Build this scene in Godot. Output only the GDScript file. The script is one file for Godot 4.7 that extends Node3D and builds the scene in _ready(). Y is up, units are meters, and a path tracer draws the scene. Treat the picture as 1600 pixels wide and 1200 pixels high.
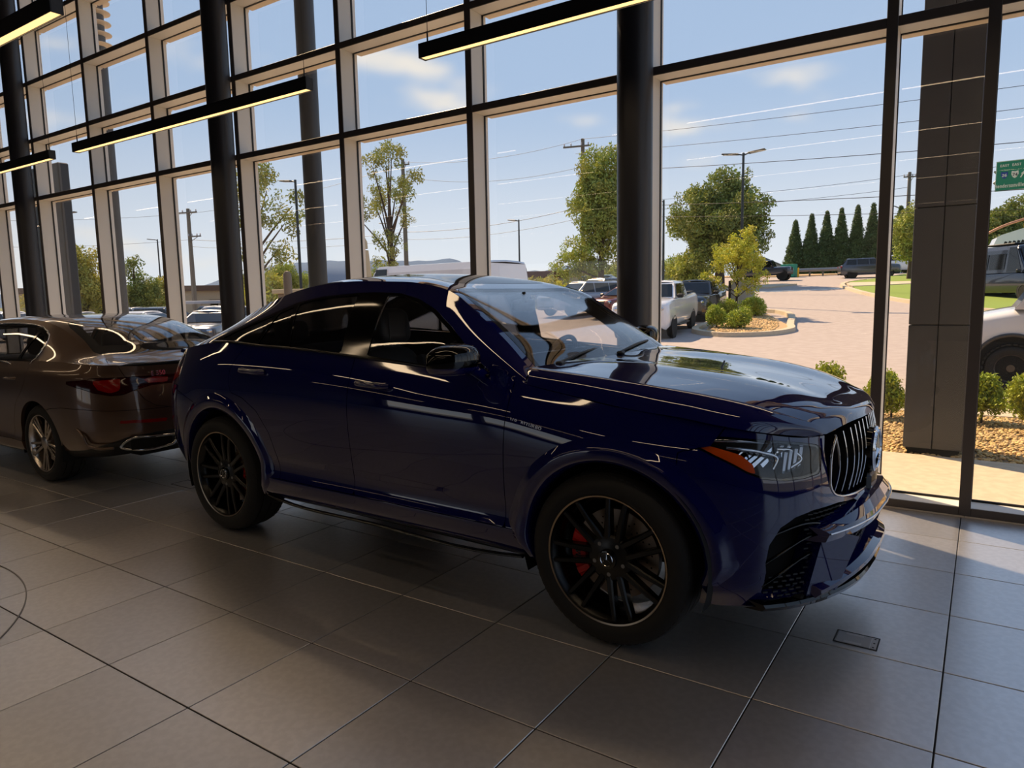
extends Node3D

const TILE := 0.605
const GLASS_Z := -4.98

func _ready() -> void:
	# ---- camera
	var cam := Camera3D.new()
	cam.name = "camera"
	cam.fov = 57.393
	cam.near = 0.05
	cam.far = 4000.0
	cam.transform = Transform3D(Basis(v3(0.829992, -0.018940, -0.557454), v3(-0.052977, 0.992228, -0.112589), v3(0.555254, 0.122980, 0.822538)), v3(3.69748, 1.55603, 0.79088))
	add_child(cam)
	cam.current = true
	# ---- sky and exposure
	var we := WorldEnvironment.new()
	we.name = "world_environment"
	var env := Environment.new()
	env.background_mode = Environment.BG_SKY
	env.tonemap_mode = Environment.TONE_MAPPER_LINEAR
	env.tonemap_exposure = 1.42
	env.sdfgi_enabled = true
	env.ssao_enabled = true
	env.ssil_enabled = true
	env.sky = Sky.new()
	env.sky.sky_material = make_sky()
	env.background_energy_multiplier = 0.95
	we.environment = env
	add_child(we)
	# ---- sun: from the left beyond the glass, grazing the curtain wall
	var sun := DirectionalLight3D.new()
	sun.name = "sun"
	sun.light_energy = 2.0
	sun.light_color = Color(1.0, 0.87, 0.70)
	sun.light_angular_distance = 0.6
	sun.shadow_enabled = true
	sun.sky_mode = DirectionalLight3D.SKY_MODE_LIGHT_ONLY
	var dir := v3(0.904, -1.06, 0.43).normalized()
	sun.transform = frame(Vector3(0, 20, 0), -dir)
	add_child(sun)
	rng.seed = 7
	make_materials()
	# ---- setting
	build_room()
	build_lamps()
	build_outside_ground()
	# ---- things
	build_main_car()
	build_brown_sedan()
	build_outside_things()
	build_trees()
	build_poles_and_wires()

var rng := RandomNumberGenerator.new()
var M := {}

# sky panorama: clear blue above, pale and warm with low cumulus towards the horizon
func make_sky() -> PanoramaSkyMaterial:
	var W := 1024
	var H := 512
	var im := Image.create(W, H, false, Image.FORMAT_RGBF)
	var ns := FastNoiseLite.new()
	ns.seed = 11
	ns.noise_type = FastNoiseLite.TYPE_SIMPLEX
	ns.frequency = 1.0
	ns.fractal_octaves = 5
	ns.fractal_gain = 0.55
	var n2 := FastNoiseLite.new()
	n2.seed = 5
	n2.frequency = 1.0
	n2.fractal_octaves = 3
	for j in H:
		var el := PI * (0.5 - (j + 0.5) / H)
		var y := sin(el)
		var top := Vector3(0.20, 0.31, 0.52)
		var mid := Vector3(0.325, 0.43, 0.59)
		var low := Vector3(0.62, 0.655, 0.69)
		var up := clampf(y, 0.0, 1.0)
		var base := low.lerp(mid, smoothstep(0.0, 0.28, up)).lerp(top, smoothstep(0.2, 0.85, up))
		for i in W:
			var az := TAU * (i + 0.5) / W
			var d := Vector3(cos(el) * cos(az), y, cos(el) * sin(az))
			var c := base
			if y > -0.02:
				var q := Vector3(d.x * 3.0, d.y * 9.0, d.z * 3.0)
				var cl := ns.get_noise_3dv(q) + 0.35 * n2.get_noise_3dv(q * 0.5)
				var cover := 0.02 + 0.55 * smoothstep(0.0, 0.12, y) + 0.35 * smoothstep(0.25, 0.7, y)
				# more broken cloud towards the left of the view
				cover -= 0.20 * smoothstep(0.3, 0.98, -d.x)
				var k := smoothstep(cover - 0.18, cover + 0.38, cl + 0.10)
				c = c.lerp(Vector3(0.74, 0.68, 0.59), k * 0.85)
			else:
				c = Vector3(0.20, 0.18, 0.15)
			im.set_pixel(i, j, Color(c.x, c.y, c.z))
	var m := PanoramaSkyMaterial.new()
	m.panorama = ImageTexture.create_from_image(im)
	return m

# ---------------------------------------------------------------- mesh helpers
class Srf:
	var p := PackedVector3Array()
	var n := PackedVector3Array()
	var t := PackedInt32Array()
	func tri(a: Vector3, b: Vector3, c: Vector3, na: Vector3, nb: Vector3, nc: Vector3) -> void:
		var k := p.size()
		p.push_back(a); p.push_back(b); p.push_back(c)
		n.push_back(na); n.push_back(nb); n.push_back(nc)
		t.push_back(k); t.push_back(k + 1); t.push_back(k + 2)
	func flat(a: Vector3, b: Vector3, c: Vector3) -> void:
		var m := (b - a).cross(c - a).normalized()
		tri(a, b, c, m, m, m)
	func quad(a: Vector3, b: Vector3, c: Vector3, d: Vector3) -> void:
		var m := (c - a).cross(d - b).normalized()
		var k := p.size()
		p.append_array([a, b, c, d]); n.append_array([m, m, m, m])
		t.append_array([k, k + 1, k + 2, k, k + 2, k + 3])
	func add(o: Srf, x := Transform3D()) -> void:
		var k := p.size()
		var nb := x.basis.inverse().transposed()
		for v in o.p: p.push_back(x * v)
		for v in o.n: n.push_back((nb * v).normalized())
		for i in o.t: t.push_back(i + k)
	func moved(x: Transform3D) -> Srf:
		var r := Srf.new()
		r.add(self, x)
		return r
	func mirror() -> Srf:
		return moved(Transform3D(Basis.from_scale(Vector3(1, 1, -1)), Vector3.ZERO))
	func mesh(m: Material = null) -> ArrayMesh:
		var tt := t.duplicate()
		for i in range(0, tt.size(), 3):
			var a := tt[i]
			var b := tt[i + 1]
			var c := tt[i + 2]
			if (p[b] - p[a]).cross(p[c] - p[a]).dot(n[a] + n[b] + n[c]) > 0.0:
				tt[i + 1] = c
				tt[i + 2] = b
		var ar := []
		ar.resize(Mesh.ARRAY_MAX)
		ar[Mesh.ARRAY_VERTEX] = p
		ar[Mesh.ARRAY_NORMAL] = n
		ar[Mesh.ARRAY_INDEX] = tt
		var am := ArrayMesh.new()
		am.add_surface_from_arrays(Mesh.PRIMITIVE_TRIANGLES, ar)
		if m: am.surface_set_material(0, m)
		return am

func v3(x: float, y: float, z: float) -> Vector3: return Vector3(x, y, z)

func part(called: String, s: Srf, m: Material, parent: Node = self) -> MeshInstance3D:
	var o := MeshInstance3D.new()
	o.name = called
	o.mesh = s.mesh(m)
	parent.add_child(o, true)
	return o

func part_mesh(called: String, me: Mesh, parent: Node, at := Transform3D()) -> MeshInstance3D:
	var o := MeshInstance3D.new()
	o.name = called
	o.mesh = me
	o.transform = at
	parent.add_child(o, true)
	return o

var used_names := {}
func numbered(called: String) -> String:
	var k: int = used_names.get(called, 0)
	used_names[called] = k + 1
	return called if k == 0 else "%s_%03d" % [called, k]

func thing(called: String, label: String, category: String, at := Vector3.ZERO, turn := 0.0, group := "") -> Node3D:
	var o := Node3D.new()
	o.name = numbered(called)
	add_child(o)
	o.position = at
	o.rotation.y = turn
	tag(o, label, category, group)
	return o

func tag(o: Node, label: String, category := "", group := "", kind := "") -> void:
	if label: o.set_meta("label", label)
	if category: o.set_meta("category", category)
	if group: o.set_meta("group", group)
	if kind: o.set_meta("kind", kind)

func dup(o: Node3D, at: Vector3, turn: float, label: String) -> Node3D:
	var c: Node3D = o.duplicate()
	c.name = numbered(String(o.name).rstrip("0123456789").rstrip("_"))
	add_child(c)
	c.position = at
	c.rotation.y = turn
	c.set_meta("label", label)
	return c

# a setting piece
func struct(called: String, s: Srf, m: Material, label: String, category := "") -> MeshInstance3D:
	var o := part(called, s, m, self)
	tag(o, label, category, "", "structure")
	return o

# box with chamfered edges; x is its frame, centred
func box(s: Srf, c: Vector3, size: Vector3, bev := 0.0, x := Basis()) -> void:
	var h := size / 2.0
	var b := minf(bev, minf(h.x, minf(h.y, h.z)) * 0.9)
	var ax := [x.x, x.y, x.z]
	if b <= 0.0:
		for a in 3:
			var u: Vector3 = ax[(a + 1) % 3] * h[(a + 1) % 3]
			var v: Vector3 = ax[(a + 2) % 3] * h[(a + 2) % 3]
			for sg in [1.0, -1.0]:
				var w: Vector3 = ax[a] * h[a] * sg
				s.quad(c + w - u - v, c + w + (u - v) * sg, c + w + u + v, c + w - (u - v) * sg)
		return
	for a in 3:
		var i := (a + 1) % 3
		var j := (a + 2) % 3
		var u: Vector3 = ax[i] * (h[i] - b)
		var v: Vector3 = ax[j] * (h[j] - b)
		for sg in [1.0, -1.0]:
			var w: Vector3 = ax[a] * h[a] * sg
			s.quad(c + w - u - v, c + w + (u - v) * sg, c + w + u + v, c + w - (u - v) * sg)
		for si in [1.0, -1.0]:
			for sj in [1.0, -1.0]:
				var e: Vector3 = ax[a] * (h[a] - b)
				var p1: Vector3 = c + ax[i] * h[i] * si + ax[j] * (h[j] - b) * sj
				var p2: Vector3 = c + ax[i] * (h[i] - b) * si + ax[j] * h[j] * sj
				if si * sj > 0: s.quad(p1 - e, p2 - e, p2 + e, p1 + e)
				else: s.quad(p1 + e, p2 + e, p2 - e, p1 - e)
	for sx in [1.0, -1.0]:
		for sy in [1.0, -1.0]:
			for sz in [1.0, -1.0]:
				var k := func(q: int) -> Vector3:
					var d := h - Vector3(b, b, b)
					d[q] = h[q]
					return c + ax[0] * d.x * sx + ax[1] * d.y * sy + ax[2] * d.z * sz
				if sx * sy * sz > 0: s.flat(k.call(0), k.call(1), k.call(2))
				else: s.flat(k.call(0), k.call(2), k.call(1))

func nbox(c: Vector3, size: Vector3, bev := 0.0, x := Basis()) -> Srf:
	var s := Srf.new()
	box(s, c, size, bev, x)
	return s

# polygon in the xy plane of the frame x, extruded along its z from z0 to z1
func prism(s: Srf, poly: PackedVector2Array, x: Transform3D, z0: float, z1: float) -> void:
	var ids := Geometry2D.triangulate_polygon(poly)
	var area := 0.0
	for i in poly.size():
		area += poly[i].cross(poly[(i + 1) % poly.size()])
	for z in [[z0, -1.0], [z1, 1.0]]:
		var nn: Vector3 = (x.basis.z * z[1]).normalized()
		var k := s.p.size()
		for q in poly:
			s.p.push_back(x * Vector3(q.x, q.y, z[0]))
			s.n.push_back(nn)
		for i in ids: s.t.push_back(k + i)
	for i in poly.size():
		var a := poly[i]
		var b := poly[(i + 1) % poly.size()]
		if area < 0:
			var w := a; a = b; b = w
		s.quad(x * v3(a.x, a.y, z0), x * v3(b.x, b.y, z0), x * v3(b.x, b.y, z1), x * v3(a.x, a.y, z1))

# profile of (radius, height) turned round the y axis of x; edges sharper than ~40 degrees stay sharp
func lathe(s: Srf, prof: Array, x := Transform3D(), seg := 32, sharp := 0.75) -> void:
	var m := prof.size()
	var nb := x.basis.inverse().transposed()
	var area := 0.0
	for i in m: area += prof[i].cross(prof[(i + 1) % m])
	if area < -1e-9:
		prof = prof.duplicate()
		prof.reverse()
	for i in m - 1:
		var a: Vector2 = prof[i]
		var b: Vector2 = prof[i + 1]
		var d := (b - a).normalized()
		var nm := Vector2(d.y, -d.x)
		var n0 := nm
		var n1 := nm
		if i > 0:
			var dp: Vector2 = (a - prof[i - 1]).normalized()
			if dp.dot(d) > sharp: n0 = (nm + Vector2(dp.y, -dp.x)).normalized()
		if i < m - 2:
			var dn: Vector2 = (prof[i + 2] - b).normalized()
			if dn.dot(d) > sharp: n1 = (nm + Vector2(dn.y, -dn.x)).normalized()
		var k := s.p.size()
		for j in seg + 1:
			var f := TAU * j / seg
			var cs := cos(f)
			var sn := sin(f)
			s.p.push_back(x * v3(a.x * cs, a.y, a.x * sn)); s.n.push_back((nb * v3(n0.x * cs, n0.y, n0.x * sn)).normalized())
			s.p.push_back(x * v3(b.x * cs, b.y, b.x * sn)); s.n.push_back((nb * v3(n1.x * cs, n1.y, n1.x * sn)).normalized())
		for j in seg:
			var q := k + 2 * j
			if a.x > 0.00001: s.t.append_array([q, q + 1, q + 2])
			if b.x > 0.00001: s.t.append_array([q + 2, q + 1, q + 3])

func tube(s: Srf, path: Array, r: Variant, seg := 8, caps := true, flat_up := 1.0) -> void:
	var m := path.size()
	var up := Vector3.UP
	var k := s.p.size()
	for i in m:
		var d: Vector3 = (path[mini(i + 1, m - 1)] - path[maxi(i - 1, 0)]).normalized()
		if absf(d.dot(up)) > 0.95: up = Vector3.RIGHT if absf(d.x) < 0.9 else Vector3.BACK
		var a := d.cross(up).normalized()
		up = a.cross(d).normalized()
		var rr: float = r[i] if r is Array else r
		for j in seg:
			var f := TAU * j / seg
			var o := a * cos(f) + up * sin(f) * flat_up
			s.p.push_back(path[i] + o * rr)
			s.n.push_back((a * cos(f) * flat_up + up * sin(f)).normalized())
	for i in m - 1:
		for j in seg:
			var q := k + i * seg
			var j2 := (j + 1) % seg
			s.t.append_array([q + j, q + j2, q + seg + j, q + j2, q + seg + j2, q + seg + j])
	if caps:
		for e in [0, m - 1]:
			var d: Vector3 = (path[1] - path[0]).normalized() * -1.0 if e == 0 else (path[m - 1] - path[m - 2]).normalized()
			var q := s.p.size()
			s.p.push_back(path[e]); s.n.push_back(d)
			for j in seg:
				s.p.push_back(s.p[k + e * seg + j]); s.n.push_back(d)
			for j in seg: s.t.append_array([q, q + 1 + j, q + 1 + (j + 1) % seg])

func ellipsoid(s: Srf, c: Vector3, r: Vector3, nu := 16, nv := 10, x := Basis()) -> void:
	var k := s.p.size()
	for i in nv + 1:
		var th := PI * i / nv
		for j in nu + 1:
			var f := TAU * j / nu
			var d := v3(sin(th) * cos(f), cos(th), sin(th) * sin(f))
			s.p.push_back(c + x * (d * r))
			s.n.push_back((x * (d / r)).normalized())
	for i in nv:
		for j in nu:
			var q := k + i * (nu + 1) + j
			s.t.append_array([q, q + 1, q + nu + 1, q + 1, q + nu + 2, q + nu + 1])

# smooth grid surface from points P[i][j]; the side that faces away from `inside` is the outside
func grid(P: Array, inside: Variant = null, flip := false) -> Srf:
	var s := Srf.new()
	var a := P.size()
	var b: int = P[0].size()
	var total := 0.0
	for i in a:
		for j in b:
			var du: Vector3 = P[mini(i + 1, a - 1)][j] - P[maxi(i - 1, 0)][j]
			var dv: Vector3 = P[i][mini(j + 1, b - 1)] - P[i][maxi(j - 1, 0)]
			var m := du.cross(dv)
			if m.length_squared() < 1e-14:
				var i2 := clampi(i, 1, a - 2) if a > 2 else i
				du = P[mini(i2 + 1, a - 1)][j] - P[maxi(i2 - 1, 0)][j]
				var j2 := clampi(j, 1, b - 2) if b > 2 else j
				dv = P[i2][mini(j2 + 1, b - 1)] - P[i2][maxi(j2 - 1, 0)]
				m = du.cross(dv)
				if m.length_squared() < 1e-16: m = Vector3.UP
			m = m.normalized()
			if flip: m = -m
			if inside is Vector3: total += m.dot((P[i][j] - inside).normalized())
			s.p.push_back(P[i][j])
			s.n.push_back(m)
	if total < 0.0:
		for i in s.n.size(): s.n[i] = -s.n[i]
	for i in a - 1:
		for j in b - 1:
			var q := i * b + j
			s.t.append_array([q, q + 1, q + b, q + 1, q + b + 1, q + b])
	return s

# non-uniform Catmull-Rom through values at knots k
func spl(k: PackedFloat32Array, v: Array, x: float, lo := 0, hi := -1) -> Variant:
	if hi < 0: hi = v.size() - 1
	var i := lo
	while i < hi - 1 and x > k[i + 1]: i += 1
	var h := k[i + 1] - k[i]
	var t := (x - k[i]) / h
	var d: Variant = (v[i + 1] - v[i]) / h
	var m0: Variant = d
	var m1: Variant = d
	if i > lo:
		var hp := k[i] - k[i - 1]
		m0 = (d * hp + (v[i] - v[i - 1]) / hp * h) / (hp + h)
	if i < hi - 1:
		var hn := k[i + 2] - k[i + 1]
		m1 = (d * hn + (v[i + 2] - v[i + 1]) / hn * h) / (hn + h)
	var t2 := t * t
	var t3 := t2 * t
	return v[i] * (2 * t3 - 3 * t2 + 1) + m0 * h * (t3 - 2 * t2 + t) + v[i + 1] * (3 * t2 - 2 * t3) + m1 * h * (t3 - t2)

# a table [[x, a, b, ...], ...] read at x, smoothly (column c)
func tab(T: Array, x: float, c := 1) -> float:
	var m := T.size()
	if x <= T[0][0]: return T[0][c]
	if x >= T[m - 1][0]: return T[m - 1][c]
	var k := PackedFloat32Array()
	var v := []
	for r in T:
		k.push_back(r[0]); v.push_back(float(r[c]))
	return spl(k, v, x)

func smooth_path(pts: Array, each: int, closed := false) -> Array:
	var q := pts.duplicate()
	if closed:
		q = [pts[pts.size() - 2], pts[pts.size() - 1]] + pts + [pts[0], pts[1]]
	var k := PackedFloat32Array([0.0])
	for i in range(1, q.size()):
		k.push_back(k[i - 1] + maxf(1e-4, q[i].distance_to(q[i - 1])))
	var r := []
	var a := 2 if closed else 0
	var b := q.size() - 2 if closed else q.size() - 1
	for i in range(a, b):
		for j in each:
			r.push_back(spl(k, q, lerpf(k[i], k[i + 1], float(j) / each)))
	if not closed: r.push_back(q[q.size() - 1])
	return r

# control net N[row][col] of points -> dense point grid; knots by mean chord
func net_knots(N: Array) -> Array:
	var ku := PackedFloat32Array([0.0])
	var kv := PackedFloat32Array([0.0])
	var nr := N.size()
	var nc: int = N[0].size()
	for j in range(1, nc):
		var d := 0.0
		for i in nr: d += N[i][j].distance_to(N[i][j - 1])
		ku.push_back(ku[j - 1] + maxf(d / nr, 0.002))
	for i in range(1, nr):
		var d := 0.0
		for j in nc: d += N[i][j].distance_to(N[i - 1][j])
		kv.push_back(kv[i - 1] + maxf(d / nc, 0.002))
	return [ku, kv]

func net_points(N: Array, step_u: float, step_v: float, creases := [], c0 := 0, c1 := -1) -> Array:
	var kk := net_knots(N)
	var ku: PackedFloat32Array = kk[0]
	var kv: PackedFloat32Array = kk[1]
	var nr := N.size()
	var nc: int = N[0].size()
	if c1 < 0: c1 = nc - 1
	var rows := []
	var us := []
	for j in range(c0, c1):
		var q := maxi(1, ceili((ku[j + 1] - ku[j]) / step_u))
		for s in q: us.push_back(lerpf(ku[j], ku[j + 1], float(s) / q))
	us.push_back(ku[c1])
	for i in nr:
		var r := []
		for u in us: r.push_back(spl(ku, N[i], u))
		rows.push_back(r)
	var out := []
	var cuts := [0] + creases + [nr - 1]
	var vs := []
	for i in nr - 1:
		var q := maxi(1, ceili((kv[i + 1] - kv[i]) / step_v))
		for s in q: vs.push_back([lerpf(kv[i], kv[i + 1], float(s) / q), i])
	vs.push_back([kv[nr - 1], nr - 2])
	for w in vs: out.push_back([])
	for c in us.size():
		var col := []
		for i in nr: col.push_back(rows[i][c])
		for w in vs.size():
			var lo := 0
			var hi := nr - 1
			for q in cuts:
				if q <= vs[w][1]: lo = maxi(lo, q)
				if q > vs[w][1]: hi = mini(hi, q)
			out[w].push_back(spl(kv, col, vs[w][0], lo, hi))
	return out

# signed distance to a closed polygon, negative inside
class Poly:
	var a: PackedVector2Array
	var lo := Vector2(1e9, 1e9)
	var hi := Vector2(-1e9, -1e9)
	var axes := 0   # 0: (x, y)   1: (z, y)   2: (x, z)
	var x_min := -1e9
	func _init(pts: Array, ax := 0, xm := -1e9) -> void:
		a = PackedVector2Array(pts)
		axes = ax
		x_min = xm
		for q in a:
			lo = lo.min(q); hi = hi.max(q)
	func d(v: Vector3) -> float:
		if v.x < x_min: return 1.0
		var q := Vector2(v.x, v.y) if axes == 0 else Vector2(v.z, v.y) if axes == 1 else Vector2(v.x, absf(v.z) if axes == 2 else v.z)
		var e := (lo - q).max(q - hi)
		if e.x > 0.08 or e.y > 0.08: return maxf(e.x, e.y)
		var best := 1e9
		var inside := false
		var m := a.size()
		var u := a[m - 1]
		for i in m:
			var w := a[i]
			var uw := w - u
			var uq := q - u
			var t := clampf(uq.dot(uw) / maxf(uw.length_squared(), 1e-12), 0.0, 1.0)
			best = minf(best, (uq - uw * t).length_squared())
			if (w.y > q.y) != (u.y > q.y) and q.x < (u.x - w.x) * (q.y - w.y) / (u.y - w.y) + w.x: inside = not inside
			u = w
		return -sqrt(best) if inside else sqrt(best)

# the part of s where f(point) < level; cut edges get a flange `deep` along -normal
func clip(s: Srf, f: Callable, level := 0.0, keep_inside := true, deep := 0.012) -> Srf:
	var r := Srf.new()
	var m := s.p.size()
	var val := PackedFloat32Array()
	val.resize(m)
	for i in m:
		var d: float = f.call(s.p[i]) - level
		if not keep_inside: d = -d
		if absf(d) < 1e-5: d = 1e-5
		val[i] = d
	var map := PackedInt32Array()
	map.resize(m)
	map.fill(-1)
	var cutv := {}
	var use := func(i: int) -> int:
		if map[i] < 0:
			map[i] = r.p.size()
			r.p.push_back(s.p[i]); r.n.push_back(s.n[i])
		return map[i]
	var mid := func(i: int, j: int) -> int:
		var key := mini(i, j) * 4194304 + maxi(i, j)
		if not cutv.has(key):
			var t := val[i] / (val[i] - val[j])
			cutv[key] = r.p.size()
			r.p.push_back(s.p[i].lerp(s.p[j], t)); r.n.push_back(s.n[i].lerp(s.n[j], t).normalized())
		return cutv[key]
	for i in range(0, s.t.size(), 3):
		var v := [s.t[i], s.t[i + 1], s.t[i + 2]]
		var inn := 0
		for q in v:
			if val[q] < 0: inn += 1
		if inn == 0: continue
		if inn == 3:
			r.t.append_array([use.call(v[0]), use.call(v[1]), use.call(v[2])])
			continue
		var z := 0
		for q in 3:
			if (val[v[q]] < 0) == (inn == 1): z = q
		var A: int = v[z]
		var B: int = v[(z + 1) % 3]
		var C: int = v[(z + 2) % 3]
		var ab: int = mid.call(A, B)
		var ac: int = mid.call(A, C)
		if inn == 1: r.t.append_array([use.call(A), ab, ac])
		else: r.t.append_array([ab, use.call(B), use.call(C), ab, use.call(C), ac])
		if deep > 0.0:
			var pa := r.p[ab]
			var pb := r.p[ac]
			var na := r.n[ab]
			var nb := r.n[ac]
			var away: Vector3 = (s.p[A] - (pa + pb) * 0.5) * (-1.0 if inn == 1 else 1.0)
			var fn := (pb - pa).cross(na).normalized()
			if fn.dot(away) < 0: fn = -fn
			var k := r.p.size()
			r.p.append_array([pa, pb, pb - nb * deep, pa - na * deep])
			r.n.append_array([fn, fn, fn, fn])
			r.t.append_array([k, k + 1, k + 2, k, k + 2, k + 3])
	return r

func offset(s: Srf, d: float) -> Srf:
	var r := Srf.new()
	r.n = s.n.duplicate()
	r.t = s.t.duplicate()
	for i in s.p.size(): r.p.push_back(s.p[i] + s.n[i] * d)
	return r

func text_srf(text: String, size: float, depth: float, font := "Droid Sans", bold := false) -> Srf:
	var tm := TextMesh.new()
	var sf := SystemFont.new()
	sf.font_names = PackedStringArray([font])
	sf.font_weight = 700 if bold else 400
	tm.font = sf
	tm.text = text
	tm.font_size = 32
	tm.pixel_size = size / 32.0
	tm.depth = depth
	tm.curve_step = 2.0
	var s := Srf.new()
	if tm.get_surface_count() == 0: return s
	var ar := tm.surface_get_arrays(0)
	s.p = ar[Mesh.ARRAY_VERTEX]
	s.n = ar[Mesh.ARRAY_NORMAL]
	s.t = ar[Mesh.ARRAY_INDEX]
	return s

# frame whose z axis is d and whose y axis is near up
func frame(at: Vector3, d: Vector3, up := Vector3.UP) -> Transform3D:
	var z := d.normalized()
	var x := up.cross(z).normalized()
	return Transform3D(Basis(x, z.cross(x), z), at)

# ---------------------------------------------------------------- materials
func mat(called: String, c: Color, rough := 0.6, metal := 0.0, spec := 0.5) -> StandardMaterial3D:
	var m := StandardMaterial3D.new()
	m.resource_name = called
	m.albedo_color = c
	m.roughness = rough
	m.metallic = metal
	m.metallic_specular = spec
	M[called] = m
	return m

func glass(called: String, c: Color, alpha: float, spec := 0.5) -> StandardMaterial3D:
	var m := mat(called, Color(c.r, c.g, c.b, alpha), 0.0, 0.0, spec)
	m.transparency = BaseMaterial3D.TRANSPARENCY_ALPHA
	return m

func glow(called: String, c: Color, e: float) -> StandardMaterial3D:
	var m := mat(called, c, 0.5)
	m.emission_enabled = true
	m.emission = c
	m.emission_energy_multiplier = e
	return m

func noise_tex(freq: float, oct: int, sd: int, size := 512, as_normal := false, bump := 4.0, ramp: Gradient = null) -> NoiseTexture2D:
	var f := FastNoiseLite.new()
	f.seed = sd
	f.noise_type = FastNoiseLite.TYPE_SIMPLEX
	f.frequency = freq
	f.fractal_octaves = oct
	var t := NoiseTexture2D.new()
	t.width = size
	t.height = size
	t.seamless = true
	t.noise = f
	t.as_normal_map = as_normal
	t.bump_strength = bump
	if ramp: t.color_ramp = ramp
	return t

func ramp(a: Color, b: Color, lo := 0.25, hi := 0.75) -> Gradient:
	var g := Gradient.new()
	g.offsets = PackedFloat32Array([lo, hi])
	g.colors = PackedColorArray([a, b])
	return g

func tri_tex(m: StandardMaterial3D, t: Texture2D, scale: float) -> StandardMaterial3D:
	m.albedo_texture = t
	m.uv1_triplanar = true
	m.uv1_world_triplanar = true
	m.uv1_scale = Vector3.ONE * scale
	return m

func make_materials() -> void:
	for i in 4:
		var k := 0.97 + 0.02 * i
		var m := mat("floor_tile_%d" % i, Color(0.86 * k, 0.85 * k, 0.85 * k), 0.35, 0.80, 0.6)
		tri_tex(m, M.get("tile_noise") if M.has("tile_noise") else store("tile_noise", noise_tex(0.05, 4, 3, 512, false, 4.0, ramp(Color(0.965, 0.965, 0.965), Color(1, 1, 1)))), 0.8)
	mat("grout", Color(0.07, 0.06, 0.06), 0.95)
	mat("frame_white", Color(0.88, 0.87, 0.85), 0.5)
	mat("frame_dark", Color(0.33, 0.30, 0.285), 0.42)
	mat("column_dark", Color(0.15, 0.15, 0.175), 0.40)
	mat("gasket", Color(0.04, 0.04, 0.045), 0.6)
	mat("frame_outer", Color(0.80, 0.74, 0.66), 0.45)
	glass("pane", Color(0.97, 1.0, 0.99), 0.01, 0.36)
	mat("wall_paint", Color(0.36, 0.355, 0.35), 0.8)
	mat("ceiling_paint", Color(0.28, 0.28, 0.29), 0.9)
	mat("lamp_housing", Color(0.10, 0.10, 0.115), 0.42)
	glow("lamp_diffuser", Color(1.0, 0.83, 0.56), 1.05)
	mat("cable", Color(0.06, 0.06, 0.07), 0.5)
	mat("box_grey", Color(0.60, 0.60, 0.61), 0.5)
	mat("box_light", Color(0.68, 0.68, 0.69), 0.5)
	mat("steel", Color(0.62, 0.62, 0.63), 0.3, 1.0)
	mat("steel_dull", Color(0.55, 0.54, 0.53), 0.42, 0.9)
	# vehicles
	var bp := mat("blue_paint", Color(0.030, 0.042, 0.29), 0.03, 0.0, 0.45)
	bp.clearcoat_enabled = true
	bp.clearcoat = 1.0
	bp.clearcoat_roughness = 0.015
	var br := mat("brown_paint", Color(0.36, 0.27, 0.21), 0.30, 0.55, 0.6)
	br.clearcoat_enabled = true
	br.clearcoat = 1.0
	br.clearcoat_roughness = 0.02
	mat("black_gloss", Color(0.012, 0.012, 0.014), 0.06)
	mat("black_plastic", Color(0.035, 0.035, 0.038), 0.5)
	mat("black_matt", Color(0.012, 0.012, 0.012), 0.9)
	mat("chrome", Color(0.80, 0.80, 0.81), 0.08, 1.0)
	mat("rim_black", Color(0.022, 0.022, 0.025), 0.26, 0.3)
	mat("rim_silver", Color(0.62, 0.56, 0.49), 0.3, 1.0)
	mat("rim_bright", Color(0.72, 0.69, 0.66), 0.22, 1.0)
	mat("tyre", Color(0.055, 0.053, 0.053), 0.75)
	mat("caliper_red", Color(0.80, 0.045, 0.05), 0.35)
	mat("disc", Color(0.62, 0.57, 0.53), 0.45, 0.8)
	mat("leather", Color(0.15, 0.155, 0.17), 0.5)
	mat("leather_trim", Color(0.24, 0.24, 0.26), 0.5)
	mat("lining", Color(0.20, 0.20, 0.21), 0.9)
	glass("side_glass", Color(0.01, 0.012, 0.014), 0.10)
	glass("sedan_glass", Color(0.008, 0.01, 0.012), 0.48)
	glass("tint_glass", Color(0.004, 0.005, 0.007), 0.52)
	glass("screen_glass", Color(0.05, 0.07, 0.065), 0.06)
	glass("lens", Color(0.05, 0.05, 0.055), 0.01)
	glass("car_glass", Color(0.02, 0.03, 0.035), 0.72)
	mat("lamp_red", Color(0.50, 0.008, 0.012), 0.12)
	mat("lamp_red_dark", Color(0.16, 0.004, 0.010), 0.08)
	mat("lamp_amber", Color(0.80, 0.30, 0.04), 0.2)
	mat("lamp_reflector", Color(0.75, 0.77, 0.8), 0.12, 1.0)

	mat("sign_green", Color(0.03, 0.46, 0.33), 0.5)
	mat("shield_blue", Color(0.10, 0.20, 0.50), 0.5)
	mat("clad_black", Color(0.25, 0.25, 0.265), 0.34)
	mat("column_outer", Color(0.18, 0.195, 0.22), 0.5)
	mat("panel_grey", Color(0.66, 0.66, 0.68), 0.6)
	mat("teal", Color(0.16, 0.55, 0.45), 0.6)
	mat("yellow", Color(0.88, 0.66, 0.10), 0.5)
	mat("post_wood", Color(0.42, 0.40, 0.36), 0.9)
	mat("pole_dark", Color(0.13, 0.16, 0.17), 0.5)
	mat("beige", Color(0.72, 0.65, 0.52), 0.85)
	mat("beige_wall", Color(0.62, 0.57, 0.48), 0.9)
	mat("stone", Color(0.50, 0.45, 0.39), 0.85)
	mat("roof_brown", Color(0.34, 0.27, 0.22), 0.9)
	mat("roof_red", Color(0.36, 0.20, 0.17), 0.9)
	mat("roof_grey", Color(0.45, 0.47, 0.50), 0.9)
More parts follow.
